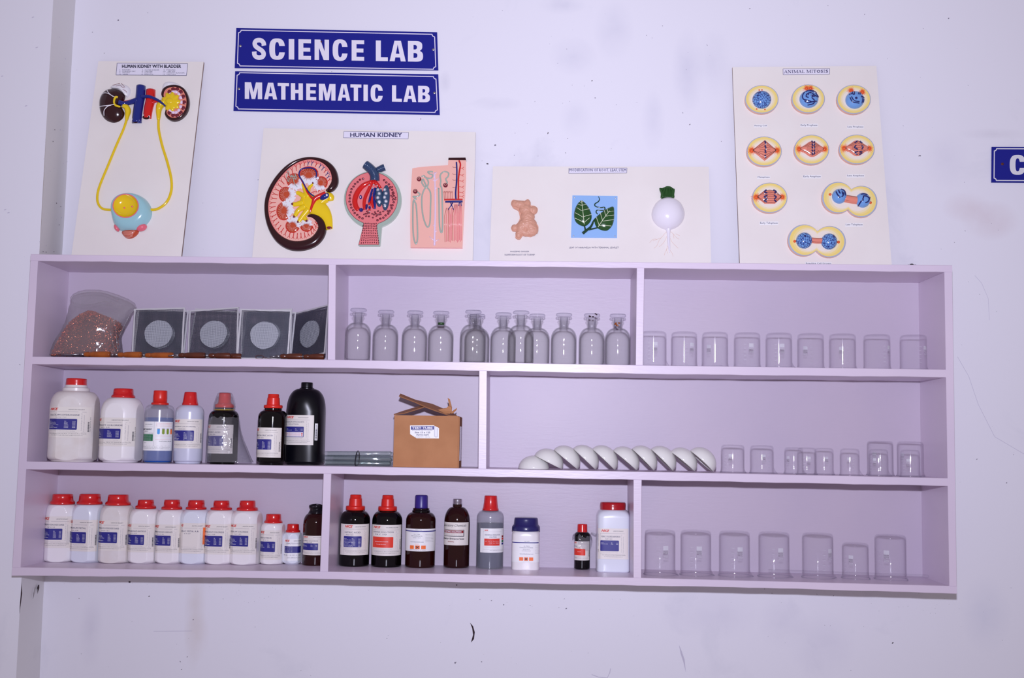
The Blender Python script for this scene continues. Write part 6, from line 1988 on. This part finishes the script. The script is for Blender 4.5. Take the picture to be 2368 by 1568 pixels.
B.tube(m, [(1975, 790), (2060, 788), (2150, 786)], [9, 11, 11], 'k_blue', .0140, 8)
for y in (440, 510, 570, 645): B.tube(m, [(2085, y), (2062, y + 2), (2048, y - 6)], 2.2, 'k_plum', .013, 5, 0)
for a, c in (((2050, 800), (2005, 870)), ((2030, 800), (2060, 870)), ((2120, 790), (2110, 830)), ((2130, 790), (2140, 830))): B.tube(m, [a, c], [6, 4], 'k_blue', .013, 6, 0)
B.part(m, 'blue_vein', nb)
m = MB()
for x0_, xs in ((2005, (1975, 1990, 2005, 2018)), (2050, (2030, 2042)), (2095, (2055, 2068, 2078, 2090, 2100)), (2130, (2110, 2120, 2130, 2140))):
    for x in xs:
        B.tube(m, [(x0_ + (x - x0_) * .6, 815 if x0_ > 2060 else 850), (x + (x - x0_) * .2, 930), (x - 2, 1200 - (x % 7) * 4)], 2.6, 'k_line' if x % 2 else 'k_rose', .0128, 5, 0)
B.part(m, 'fine_vessel_bundle', nb)

# ---------------------------------------------------------------- board 3
B = Board('low wide cream board with ginger, leaf and turnip models', (1120, 370, 4.305), [(85, 63), (2235, 68), (2258, 1015), (52, 990)], 0.175, 0.2205)
B.title([(841, 84), (1421, 80), (1418, 130), (840, 134)], [('MODIFICATION OF ROOT, LEAF, STEM', (848, 119, 1412, 88), 0.008, 'navy_ink')])
m = MB()
for t, x0_, y0_, x1_, y1_ in (('RHIZBME GINGER', 260, 919, 446, 904), ('NAPIFORM ROOT OF TURMIP', 203, 953, 502, 936), ('LEAF OF NARAVELIA WITH TERNIMAL LEAFLET', 845, 881, 1338, 864)):
    m = MB(); m.text(t, (x0_, y0_, x1_, y1_), B, 'navy_ink', 0.0005, off=0.006); B.part(m, 'caption')
m = MB()
gl_ = catmull([(268, 430), (285, 402), (320, 405), (400, 412), (425, 398), (448, 405), (458, 455), (500, 462), (532, 490), (522, 530), (492, 555), (500, 600), (498, 628), (530, 650), (538, 690), (505, 730), (470, 768), (430, 765), (385, 758), (360, 790), (335, 795), (308, 775), (318, 720), (280, 712), (268, 680), (290, 655), (325, 640), (352, 590), (345, 530), (330, 505), (285, 480)], 3, True)
m.slab(gl_, B, 'k_ginger', 0, .006, smooth=True)
GL = ((308, 440, 44, 38, .014), (360, 450, 60, 42, .016), (430, 440, 34, 44, .014), (410, 500, 66, 52, .019), (492, 505, 40, 42, .015), (430, 570, 72, 56, .020), (430, 640, 92, 62, .021), (370, 680, 56, 66, .019), (300, 680, 34, 36, .012), (342, 745, 34, 46, .013), (470, 700, 66, 64, .019), (420, 735, 56, 34, .014), (515, 700, 24, 44, .012))
def gh(x, y):
    acc = 0.0
    for cx_, cy_, rx, ry, h in GL:
        q = 1 - ((x - cx_) / (rx * 1.04)) ** 2 - ((y - cy_) / (ry * 1.04)) ** 2
        if q > 0: acc += (h * q ** .5) ** 4
    h = acc ** .25 * .93
    return h * (1 + .10 * noise.noise(Vector((x * .05, y * .09, 0))) + .05 * noise.noise(Vector((x * .15, y * .3, 3))))
st = 4
idx = {}; gv = []; gf = []
for iy in range(0, 108):
    for ix in range(0, 74):
        x, y = 258 + ix * st, 388 + iy * st
        h = gh(x, y)
        if h > 0.0005: idx[(ix, iy)] = len(gv); gv.append(B(x, y, h))
for (ix, iy), k in idx.items():
    q = [(ix, iy), (ix + 1, iy), (ix + 1, iy + 1), (ix, iy + 1)]
    if all(p in idx for p in q): gf.append(tuple(idx[p] for p in q))
m.add(gv, gf, 'k_ginger', True)
B.part(m, 'ginger_rhizome')
m = MB()
q4 = [(877, 357), (1325, 363), (1320, 779), (862, 776)]
m.slab(q4, B, 'k_sky', 0, .004)
N = 12
def pil(u, v):
    top_ = Vector(q4[0]).lerp(Vector(q4[1]), u); bo_ = Vector(q4[3]).lerp(Vector(q4[2]), u)
    p = top_.lerp(bo_, v)
    return B(p.x, p.y, .0042 + .0035 * math.sin(PI * u) * math.sin(PI * v))
m.grid(pil, 14, 14, 'k_sky')
for x, y in ((897, 377), (1306, 386), (888, 760), (1300, 763)): m.puff(ell(x, y, 8, 8, 0, 10), B, 'k_cellrim', .001, 2, .0045)
lt = B.part(m, 'blue_tile')
def leaf(m, pts, c):
    lp = catmull(pts, 5, True)
    m.puff(lp, B, 'k_green', .013, 8, .005, c=c)
m = MB()
L1 = [(965, 408), (1010, 440), (1050, 500), (1070, 565), (1058, 620), (1020, 660), (985, 668), (940, 650), (905, 615), (892, 560), (900, 500), (925, 445)]
L2 = [(1285, 472), (1293, 530), (1290, 600), (1272, 660), (1230, 705), (1185, 710), (1130, 690), (1100, 650), (1095, 600), (1125, 560), (1190, 510), (1240, 480)]
leaf(m, L1, (978, 560)); leaf(m, L2, (1200, 600))
B.part(m, 'green_leaf', lt)
m = MB()
def hl(c, rx, ry):
    return lambda x, y: .0068 + .0125 * math.sqrt(max(0.0, 1 - ((x - c[0]) / rx) ** 2 - ((y - c[1]) / ry) ** 2))
h1 = hl((980, 545), 96, 140); h2 = hl((1198, 598), 118, 128)
def seg(m, a, b, w, h):
    m.ribbon([(lerp(a[0], b[0], i / 8), lerp(a[1], b[1], i / 8)) for i in range(9)], w, B, 'k_leafvein', h)
seg(m, (966, 412), (992, 655), 5, h1)
for a, b in (((962, 440), (945, 425)), ((965, 470), (928, 455)), ((966, 470), (1016, 458)), ((966, 525), (918, 490)), ((970, 522), (1048, 500)), ((978, 588), (903, 540)), ((982, 585), (1068, 556)), ((988, 640), (898, 590)), ((990, 640), (1045, 592)), ((964, 435), (985, 425))): seg(m, a, b, 4, h1)
seg(m, (1275, 478), (1130, 680), 5, h2)
for a, b in (((1255, 510), (1245, 482)), ((1228, 540), (1218, 495)), ((1208, 580), (1188, 512)), ((1175, 628), (1150, 540)), ((1140, 665), (1112, 585)), ((1240, 530), (1290, 518)), ((1210, 580), (1290, 562)), ((1180, 628), (1288, 610)), ((1140, 668), (1262, 672)), ((1262, 498), (1285, 492))): seg(m, a, b, 4, h2)
B.part(m, 'leaf_veins', lt)
m = MB()
B.tube(m, [(978, 738), (1020, 705), (1060, 670), (1085, 620), (1105, 590)], [16, 14, 12, 10, 8], 'k_dkgreen', .007, 8)
B.tube(m, [(1040, 700), (1090, 690), (1130, 680)], [10, 8, 7], 'k_dkgreen', .007, 8)
B.tube(m, [(1005, 705), (1000, 680), (990, 655)], [9, 8, 6], 'k_dkgreen', .007, 8)
B.tube(m, [(1134, 370), (1146, 400), (1130, 425), (1100, 445), (1105, 468), (1150, 482), (1195, 480), (1195, 505), (1160, 510), (1120, 508), (1112, 530), (1130, 548)], [3, 5, 6, 6, 6, 6, 7, 6, 6, 6, 6, 6], 'k_dkgreen', .007, 7)
B.part(m, 'green_stem', lt)
m = MB()
m.puff(catmull([(1829, 376), (1900, 392), (1960, 440), (1993, 520), (1985, 590), (1945, 650), (1890, 685), (1829, 700), (1770, 685), (1712, 648), (1672, 590), (1665, 520), (1700, 440), (1760, 392)], 5, True), B, 'k_turnip', .040, 12, c=(1829, 540))
B.tube(m, [(1830, 680), (1832, 740), (1834, 820), (1840, 880), (1843, 925)], [30, 17, 15, 10, 4], 'k_turnip', .004, 12)
tn = B.part(m, 'turnip')
m = MB()
m.slab(catmull([(1762, 388), (1755, 340), (1740, 290), (1765, 288), (1790, 280), (1810, 270), (1850, 272), (1875, 290), (1893, 300), (1888, 350), (1880, 388)], 3, True), B, 'k_green', 0, .008)
for i in range(8): B.tube(m, [(1775 + i * 13, 385), (1768 + i * 14, 330), (1752 + i * 18, 285 + abs(i - 4) * 4)], [7, 8, 8], 'k_green', .009, 7, 3)
B.part(m, 'leaf_stub', tn)
m = MB()
for pth in ([(1818, 712), (1790, 740), (1760, 775), (1720, 790), (1680, 805)], [(1760, 775), (1735, 810), (1720, 850), (1690, 880)], [(1815, 760), (1800, 800), (1770, 840), (1740, 865)], [(1850, 712), (1880, 735), (1910, 770), (1940, 790)], [(1880, 735), (1885, 770), (1890, 782)], [(1852, 780), (1870, 820), (1900, 850), (1930, 880)], [(1830, 850), (1815, 890), (1825, 930)], [(1850, 900), (1870, 930), (1880, 960)], [(1905, 735), (1945, 755)], [(1720, 790), (1680, 790), (1645, 825)], [(1820, 880), (1800, 920), (1790, 950)]):
    m.ribbon(catmull(pth, 4), 2.2, B, 'k_root', .0005)
B.part(m, 'rootlets', tn)

# ---------------------------------------------------------------- board 4
B = Board('tall cream board with nine cell division models at the right', (1680, 140, 3.2675), [(45, 50), (1132, 40), (1248, 1540), (100, 1525)], 0.150, 0.2205)
m = MB()
pl4 = [(427, 64), (779, 61), (778, 104), (428, 108)]
m.poly([pl4], B, 'tape', 0.0004); [m.ribbon([pl4[i], pl4[(i + 1) % 4]], 2.6, B, 'navy_ink', 0.0006) for i in range(4)]
SER = {'A': ([((.08, 0), (.5, 1), .05), ((.5, 1), (.9, 0), .13), ((.24, .36), (.70, .36), .05)], [(.08, 0), (.9, 0)]),
       'N': ([((.15, 0), (.15, 1), .05), ((.13, 1), (.85, 0), .13), ((.85, 0), (.85, 1), .05)], [(.15, 0), (.12, 1), (.85, 1)]),
       'I': ([((.5, 0), (.5, 1), .26)], [(.5, 0), (.5, 1)]),
       'M': ([((.12, 0), (.12, 1), .045), ((.12, 1), (.48, .05), .10), ((.48, .05), (.86, 1), .04), ((.86, 0), (.86, 1), .11)], [(.12, 0), (.10, 1), (.86, 0), (.88, 1)]),
       'L': ([((.22, 0), (.22, 1), .15), ((.1, .02), (.9, .02), .06), ((.9, 0), (.93, .26), .05)], [(.22, 0), (.22, 1)]),
       'T': ([((.5, 0), (.5, 1), .15), ((.05, .98), (.95, .98), .06), ((.05, 1), (.04, .75), .05), ((.95, 1), (.96, .75), .05)], [(.5, 0)])}
ttl = [('A', 435, 460), ('N', 463, 490), ('I', 493, 503), ('M', 507, 540), ('A', 541, 567), ('L', 570, 592), ('M', 605, 638), ('I', 642, 652), ('T', 655, 679), ('O', 682, 708), ('S', 712, 728), ('I', 733, 743), ('S', 748, 766)]
for ch, xa, xb in ttl:
    ya, yb_ = 96 - (xa - 435) * .012, 74 - (xa - 435) * .012
    fx = lambda p: (lerp(xa, xb, p[0]), lerp(ya, yb_, p[1]))
    if ch in SER:
        for a, c, w_ in SER[ch][0]: m.poly([stroke_loop([fx(a), fx(c)], w_ * (xb - xa) * 1.15 + .6)], B, 'navy_ink', 0.0008)
        for q in SER[ch][1]:
            X, Y_ = fx(q); m.poly([stroke_loop([(X - (xb - xa) * (.16 if ch != 'I' else .5), Y_), (X + (xb - xa) * (.16 if ch != 'I' else .5), Y_)], 1.8)], B, 'navy_ink', 0.0008)
    else:
        m.text(ch, (xa, ya, xb, yb_), B, 'navy_ink', 0.0008, off=0.02)
B.part(m, 'title_strip')
m = MB()
for t, x0_, y0_, x1_, y1_ in (('Resing Cell', 212, 500, 304, 487), ('Early Prophase', 561, 499, 686, 482), ('Late Prophase', 914, 510, 1034, 495), ('Metaphase', 236, 889, 326, 876), ('Early Anaphase', 581, 886, 712, 869),
                              ('Late Anaphase', 912, 879, 1038, 864), ('Early Telophase', 254, 1238, 387, 1221), ('Late Telophase', 901, 1250, 1028, 1233), ('Resulting Cell Groups', 600, 1541, 790, 1527)):
    m = MB(); m.poly([[(x0_ - 4, y0_ + 5), (x1_ + 4, y0_ + 4), (x1_ + 4, y1_ - 4), (x0_ - 4, y1_ - 3)]], B, 'white_paper', 0.0003)
    m.text(t, (x0_, y0_, x1_, y1_), B, 'navy_ink', 0.0006, off=0.012); B.part(m, 'caption')
def cell_plate(loop, name, c):
    m = MB()
    H_ = .0115
    sc = lambda k: [(c[0] + (x - c[0]) * k, c[1] + (y - c[1]) * k) for x, y in loop]
    nn = len(loop)
    def ring(a, b, ha, hb, mt):
        A_, B_ = sc(a), sc(b)
        m.add([B(x, y, ha) for x, y in A_] + [B(x, y, hb) for x, y in B_], [(i, (i + 1) % nn, nn + (i + 1) % nn, nn + i) for i in range(nn)], mt, True)
    ring(1.03, 1.02, 0, H_ * .9, 'k_cellside'); ring(1.02, .995, H_ * .9, H_, 'k_cellrim'); ring(.995, .965, H_, H_, 'k_cellrim')
    ring(.965, .86, H_, H_, 'k_cell1'); ring(.86, .78, H_, H_, 'k_cell2'); ring(.78, .68, H_, H_, 'k_cell3')
    m.poly([sc(.68)], B, 'k_cell4', H_)
    return B.part(m, name), H_
def star(m, x, y, r, H_, n=15, inner=9):
    for i in range(n):
        a = 2 * PI * i / n + .1
        rr = r * random.uniform(.75, 1.05)
        m.add([B(x + 4 * math.cos(a + 1.5), y + 4 * math.sin(a + 1.5), H_ + .002), B(x - 4 * math.cos(a + 1.5), y - 4 * math.sin(a + 1.5), H_ + .002), B(x + rr * math.cos(a), y + rr * math.sin(a), H_ + .0008)], [(0, 1, 2)], 'k_orange')
    m.puff(ell(x, y, inner, inner, 0, 12), B, 'k_orange', .003, 3, H_ + .0005)
def dome_h(c, rx, ry, h, H_): return lambda x, y: H_ + .0008 + h * math.sqrt(max(0.0, 1 - ((x - c[0]) / rx) ** 2 - ((y - c[1]) / ry) ** 2))
def strokes(m, L, w, hf, mt='k_navy'):
    for pth in L:
        P = catmull(pth, 4) if len(pth) > 2 else [(lerp(pth[0][0], pth[1][0], i / 4), lerp(pth[0][1], pth[1][1], i / 4)) for i in range(5)]
        m.tube([B(x, y, hf(x, y)) for x, y in P], [w * B.k] * len(P), mt, 6)
# resting cell
C1 = (262, 303)
k, H_ = cell_plate(ell(*C1, 124, 105), 'resting_cell', C1)
m = MB(); m.puff(ell(261, 308, 71, 67, 0, 40), B, 'k_net', .020, 9, H_)
hf = dome_h((261, 308), 71, 67, .020, H_)
for x, y in ((222, 290), (298, 292)): strokes(m, [[(x - 3, y), (x + 3, y)]], 7, hf)
B.part(m, 'nucleus', k)
m = MB()
for x, y in ((242, 234), (262, 233), (223, 377), (285, 381)): m.puff(ell(x, y, 6.5, 5.5, 0, 10), B, 'k_orange', .0025, 3, H_)
B.part(m, 'orange_dot', k)
# early prophase
C1 = (612, 299)
k, H_ = cell_plate(ell(*C1, 123, 106), 'early_prophase_cell', C1)
m = MB(); star(m, 599, 222, 36, H_); B.part(m, 'orange_star', k); m = MB(); star(m, 628, 222, 34, H_); B.part(m, 'orange_star', k)
m = MB(); m.puff(ell(616, 303, 72, 66, 0, 40), B, 'k_nuc', .020, 9, H_)
hf = dome_h((616, 303), 72, 66, .020, H_)
strokes(m, [[(575, 262), (560, 290), (568, 318), (600, 330), (630, 340)], [(600, 252), (640, 258), (670, 280), (682, 296), (650, 290), (625, 272), (600, 275)], [(640, 285), (628, 310), (650, 330), (640, 350), (600, 358)], [(585, 258), (610, 247), (650, 250), (668, 268)],
            [(575, 330), (600, 345), (635, 338), (668, 330)], [(590, 280), (585, 300), (603, 310)], [(620, 290), (640, 300), (660, 292)]], 4.6, hf)
m.puff(ell(598, 283, 9, 9), B, 'k_navy', .003, 3, hf(598, 283) - .001)
B.part(m, 'nucleus', k)
# late prophase
C1 = (955, 303)
k, H_ = cell_plate(ell(*C1, 126, 108), 'late_prophase_cell', C1)
m = MB(); star(m, 934, 240, 38, H_, 18); B.part(m, 'orange_star', k); m = MB(); star(m, 1018, 250, 36, H_, 18); B.part(m, 'orange_star', k)
m = MB(); m.puff(ell(961, 310, 71, 66, 0, 40), B, 'k_nuc', .020, 9, H_)
hf = dome_h((961, 310), 71, 66, .020, H_)
strokes(m, [[(938, 258), (928, 275), (912, 280)], [(950, 258), (945, 285), (930, 272)], [(985, 262), (978, 282)], [(998, 262), (990, 282)], [(1028, 300), (1000, 296), (1012, 310), (1008, 345)], [(1025, 312), (1022, 335)], [(915, 305), (935, 340), (985, 348)], [(925, 300), (945, 332), (985, 338)]], 4.2, hf)
m.puff(ell(960, 313, 10, 10), B, 'k_navy', .003, 3, hf(960, 313) - .001)
B.part(m, 'nucleus', k)
def spindle(c, rx, ry, name, xl, xr, rows, shape='diamond', ydrop=0):
    k, H_ = cell_plate(ell(*c, rx, ry), name, c)
    yc = c[1] + ydrop
    m = MB()
    hw = {'diamond': 78, 'oval': 62, 'barrel': 56}[shape]
    if shape == 'diamond': lp = [(xl, yc), (lerp(xl, xr, .5), yc - hw), (lerp(xl, xr, .52) + 6, yc - hw + 3), (xr, yc), (lerp(xl, xr, .52) + 6, yc + hw - 6), (lerp(xl, xr, .5), yc + hw)]
    elif shape == 'oval': lp = catmull([(xl, yc), (lerp(xl, xr, .25), yc - 36), (lerp(xl, xr, .42), yc - 58), (lerp(xl, xr, .6), yc - 58), (lerp(xl, xr, .78), yc - 36), (xr, yc), (lerp(xl, xr, .78), yc + 34), (lerp(xl, xr, .6), yc + 56), (lerp(xl, xr, .42), yc + 56), (lerp(xl, xr, .25), yc + 34)], 3, True)
    else: lp = [(xl, yc), (xl + 62, yc - 52), (xl + 140, yc - 52), (xr, yc), (xl + 140, yc + 50), (xl + 62, yc + 50)]
    m.puff(lp, B, 'k_salmon', .009, 5, H_, c=(lerp(xl, xr, .5), yc))
    B.part(m, 'spindle', k)
    hf = lambda x, y: H_ + .0102 - .0075 * (abs(x - lerp(xl, xr, .5)) / (xr - xl) * 2) ** 1.5 - .004 * (abs(y - yc) / 80)
    m = MB()
    for i in range(7):
        t = lerp(-.85, .85, i / 6)
        m.ribbon([(xl + 8, yc + t * 4), (lerp(xl, xr, .3), yc + t * hw * (.55 if shape != 'barrel' else .9)), (lerp(xl, xr, .5), yc + t * hw), (lerp(xl, xr, .7), yc + t * hw * (.55 if shape != 'barrel' else .9)), (xr - 8, yc + t * 4)], 2.0, B, 'k_maroon', hf)
    B.part(m, 'spindle_lines', k)
    m = MB(); star(m, xl, yc, 46, H_, 18, 12); B.part(m, 'orange_star', k); m = MB(); star(m, xr, yc, 40, H_, 18, 11); B.part(m, 'orange_star', k)
    m = MB()
    strokes(m, rows[0], rows[1], lambda x, y: hf(x, y) + .001)
    if len(rows) > 2: strokes(m, rows[2], rows[1] * .9, lambda x, y: hf(x, y) + .0022, 'k_white')
    B.part(m, 'chromosomes', k)
def vcol(x, y0, y1, n, dx=0, tilt=0):
    return [[(x - tilt + dx * i, lerp(y0, y1, i / n) + 2), (x + tilt + dx * i, lerp(y0, y1, (i + .75) / n))] for i in range(n)]
spindle((280, 695), 130, 110, 'metaphase_cell', 186, 376, (vcol(284, 622, 762, 4, 0, 3), 6, [[(288, 648), (290, 654)], [(289, 688), (290, 694)], [(282, 742), (284, 748)]]), 'diamond', -5)
spindle((637, 682), 130, 110, 'early_anaphase_cell', 543, 733, (vcol(636, 622, 735, 5, 0, 3) + vcol(652, 626, 732, 5, 0, -3), 5.2, [[(644, 648), (648, 652)], [(645, 680), (648, 684)], [(640, 712), (644, 716)]]), 'oval', -2)
spindle((978, 680), 132, 109, 'late_anaphase_cell', 882, 1070, ([[(975, 626), (955, 640)], [(965, 658), (953, 675), (968, 684)], [(978, 690), (966, 684)], [(980, 705), (955, 712)], [(958, 715), (975, 728)], [(995, 626), (1012, 640)], [(1005, 660), (1018, 672), (1008, 688)], [(990, 708), (1012, 706)], [(1012, 714), (992, 728)]], 5.2), 'oval', -6)
spindle((322, 1045), 131, 112, 'early_telophase_cell', 220, 415, ([[(292, 992), (275, 1005)], [(278, 1008), (298, 1018)], [(298, 1035), (275, 1045), (298, 1055)], [(298, 1062), (276, 1072), (296, 1084)], [(345, 992), (368, 1004)], [(368, 1006), (352, 1018)], [(348, 1035), (368, 1045)], [(366, 1050), (350, 1062)], [(350, 1068), (368, 1080)]], 5.6, [[(274, 1022), (280, 1024)], [(366, 1022), (372, 1022)], [(296, 1064), (300, 1068)]]), 'barrel', -4)
def twolobe(c, L, a, rx, ry):
    """outline of two joined round lobes whose centres lie c -/+ L along angle a"""
    out = []
    ca, sa = math.cos(a), math.sin(a)
    x1 = L
    t0 = math.acos(min(1, x1 / rx * 1.0))
    for sgn in (1, -1):
        for i in range(25):
            q = lerp(-(PI - t0 * 1.02), PI - t0 * 1.02, i / 24)
            X, Y_ = sgn * (x1 + rx * math.cos(q)), sgn * ry * math.sin(q)
            out.append((c[0] + X * ca - Y_ * sa, c[1] + X * sa + Y_ * ca))
    return out
k, H_ = cell_plate(twolobe((924, 1058), 88, .165, 118, 116), 'late_telophase_cell', (924, 1058))
m = MB()
B.tube(m, [(885, 1050), (935, 1060), (985, 1066)], 32, 'k_salmon', H_ - .002, 14)
for i in range(5): m.ribbon([(890, 1034 + i * 9), (935, 1040 + i * 9), (980, 1048 + i * 8)], 2, B, 'k_maroon', H_ + .0085)
B.part(m, 'spindle', k)
for x, y, L in ((845, 1035, [[(812, 1010), (820, 1035), (840, 1058)], [(830, 1000), (835, 1020), (842, 1028)], [(850, 990), (878, 1005), (880, 1040)], [(868, 1020), (860, 1045), (850, 1052)], [(855, 1012), (858, 1035)]]),
                (1022, 1065, [[(985, 1110), (998, 1085), (1015, 1075)], [(998, 1030), (1020, 1028), (1045, 1035)], [(1010, 1045), (1040, 1048), (1060, 1060)], [(1030, 1095), (1052, 1085), (1068, 1050)], [(1015, 1052), (1008, 1072)]])):
    m = MB(); m.puff(ell(x, y, 56, 56, 0, 34), B, 'k_nuc', .019, 8, H_)
    strokes(m, L, 5.2, dome_h((x, y), 56, 56, .019, H_)); B.part(m, 'nucleus', k)
m = MB()
for x, y in ((776, 1021), (1080, 1083)): m.puff(ell(x, y, 11, 10, 0, 12), B, 'k_orange', .005, 3, H_)
B.part(m, 'orange_dot', k)
k, H_ = cell_plate(twolobe((677, 1370), 94, .06, 120, 116), 'resulting_cell_pair', (677, 1370))
m = MB()
B.tube(m, [(630, 1365), (677, 1370), (720, 1370)], 24, 'k_salmon', H_ - .002, 12)
for i in range(4): m.ribbon([(635, 1352 + i * 9), (677, 1357 + i * 9), (715, 1356 + i * 9)], 2, B, 'k_maroon', H_ + .0062)
m.ribbon([(668, 1276), (672, 1380), (672, 1460)], 2.4, B, 'k_cell3', H_ + .0004); m.ribbon([(682, 1278), (685, 1380), (684, 1462)], 2.4, B, 'k_cell3', H_ + .0004)
B.part(m, 'spindle', k)
for x, y, px_, py_ in ((580, 1369, 577, 1348), (768, 1376, 793, 1351)):
    m = MB(); m.puff(ell(x, y, 61, 61, 0, 36), B, 'k_net', .020, 8, H_)
    m.puff(ell(px_, py_, 8, 8), B, 'k_navy', .002, 3, dome_h((x, y), 61, 61, .020, H_)(px_, py_) - .0005); B.part(m, 'nucleus', k)
m = MB()
for x, y in ((509, 1374), (839, 1380)): m.puff(ell(x, y, 11, 11, 0, 12), B, 'k_orange', .005, 3, H_)
B.part(m, 'orange_dot', k)
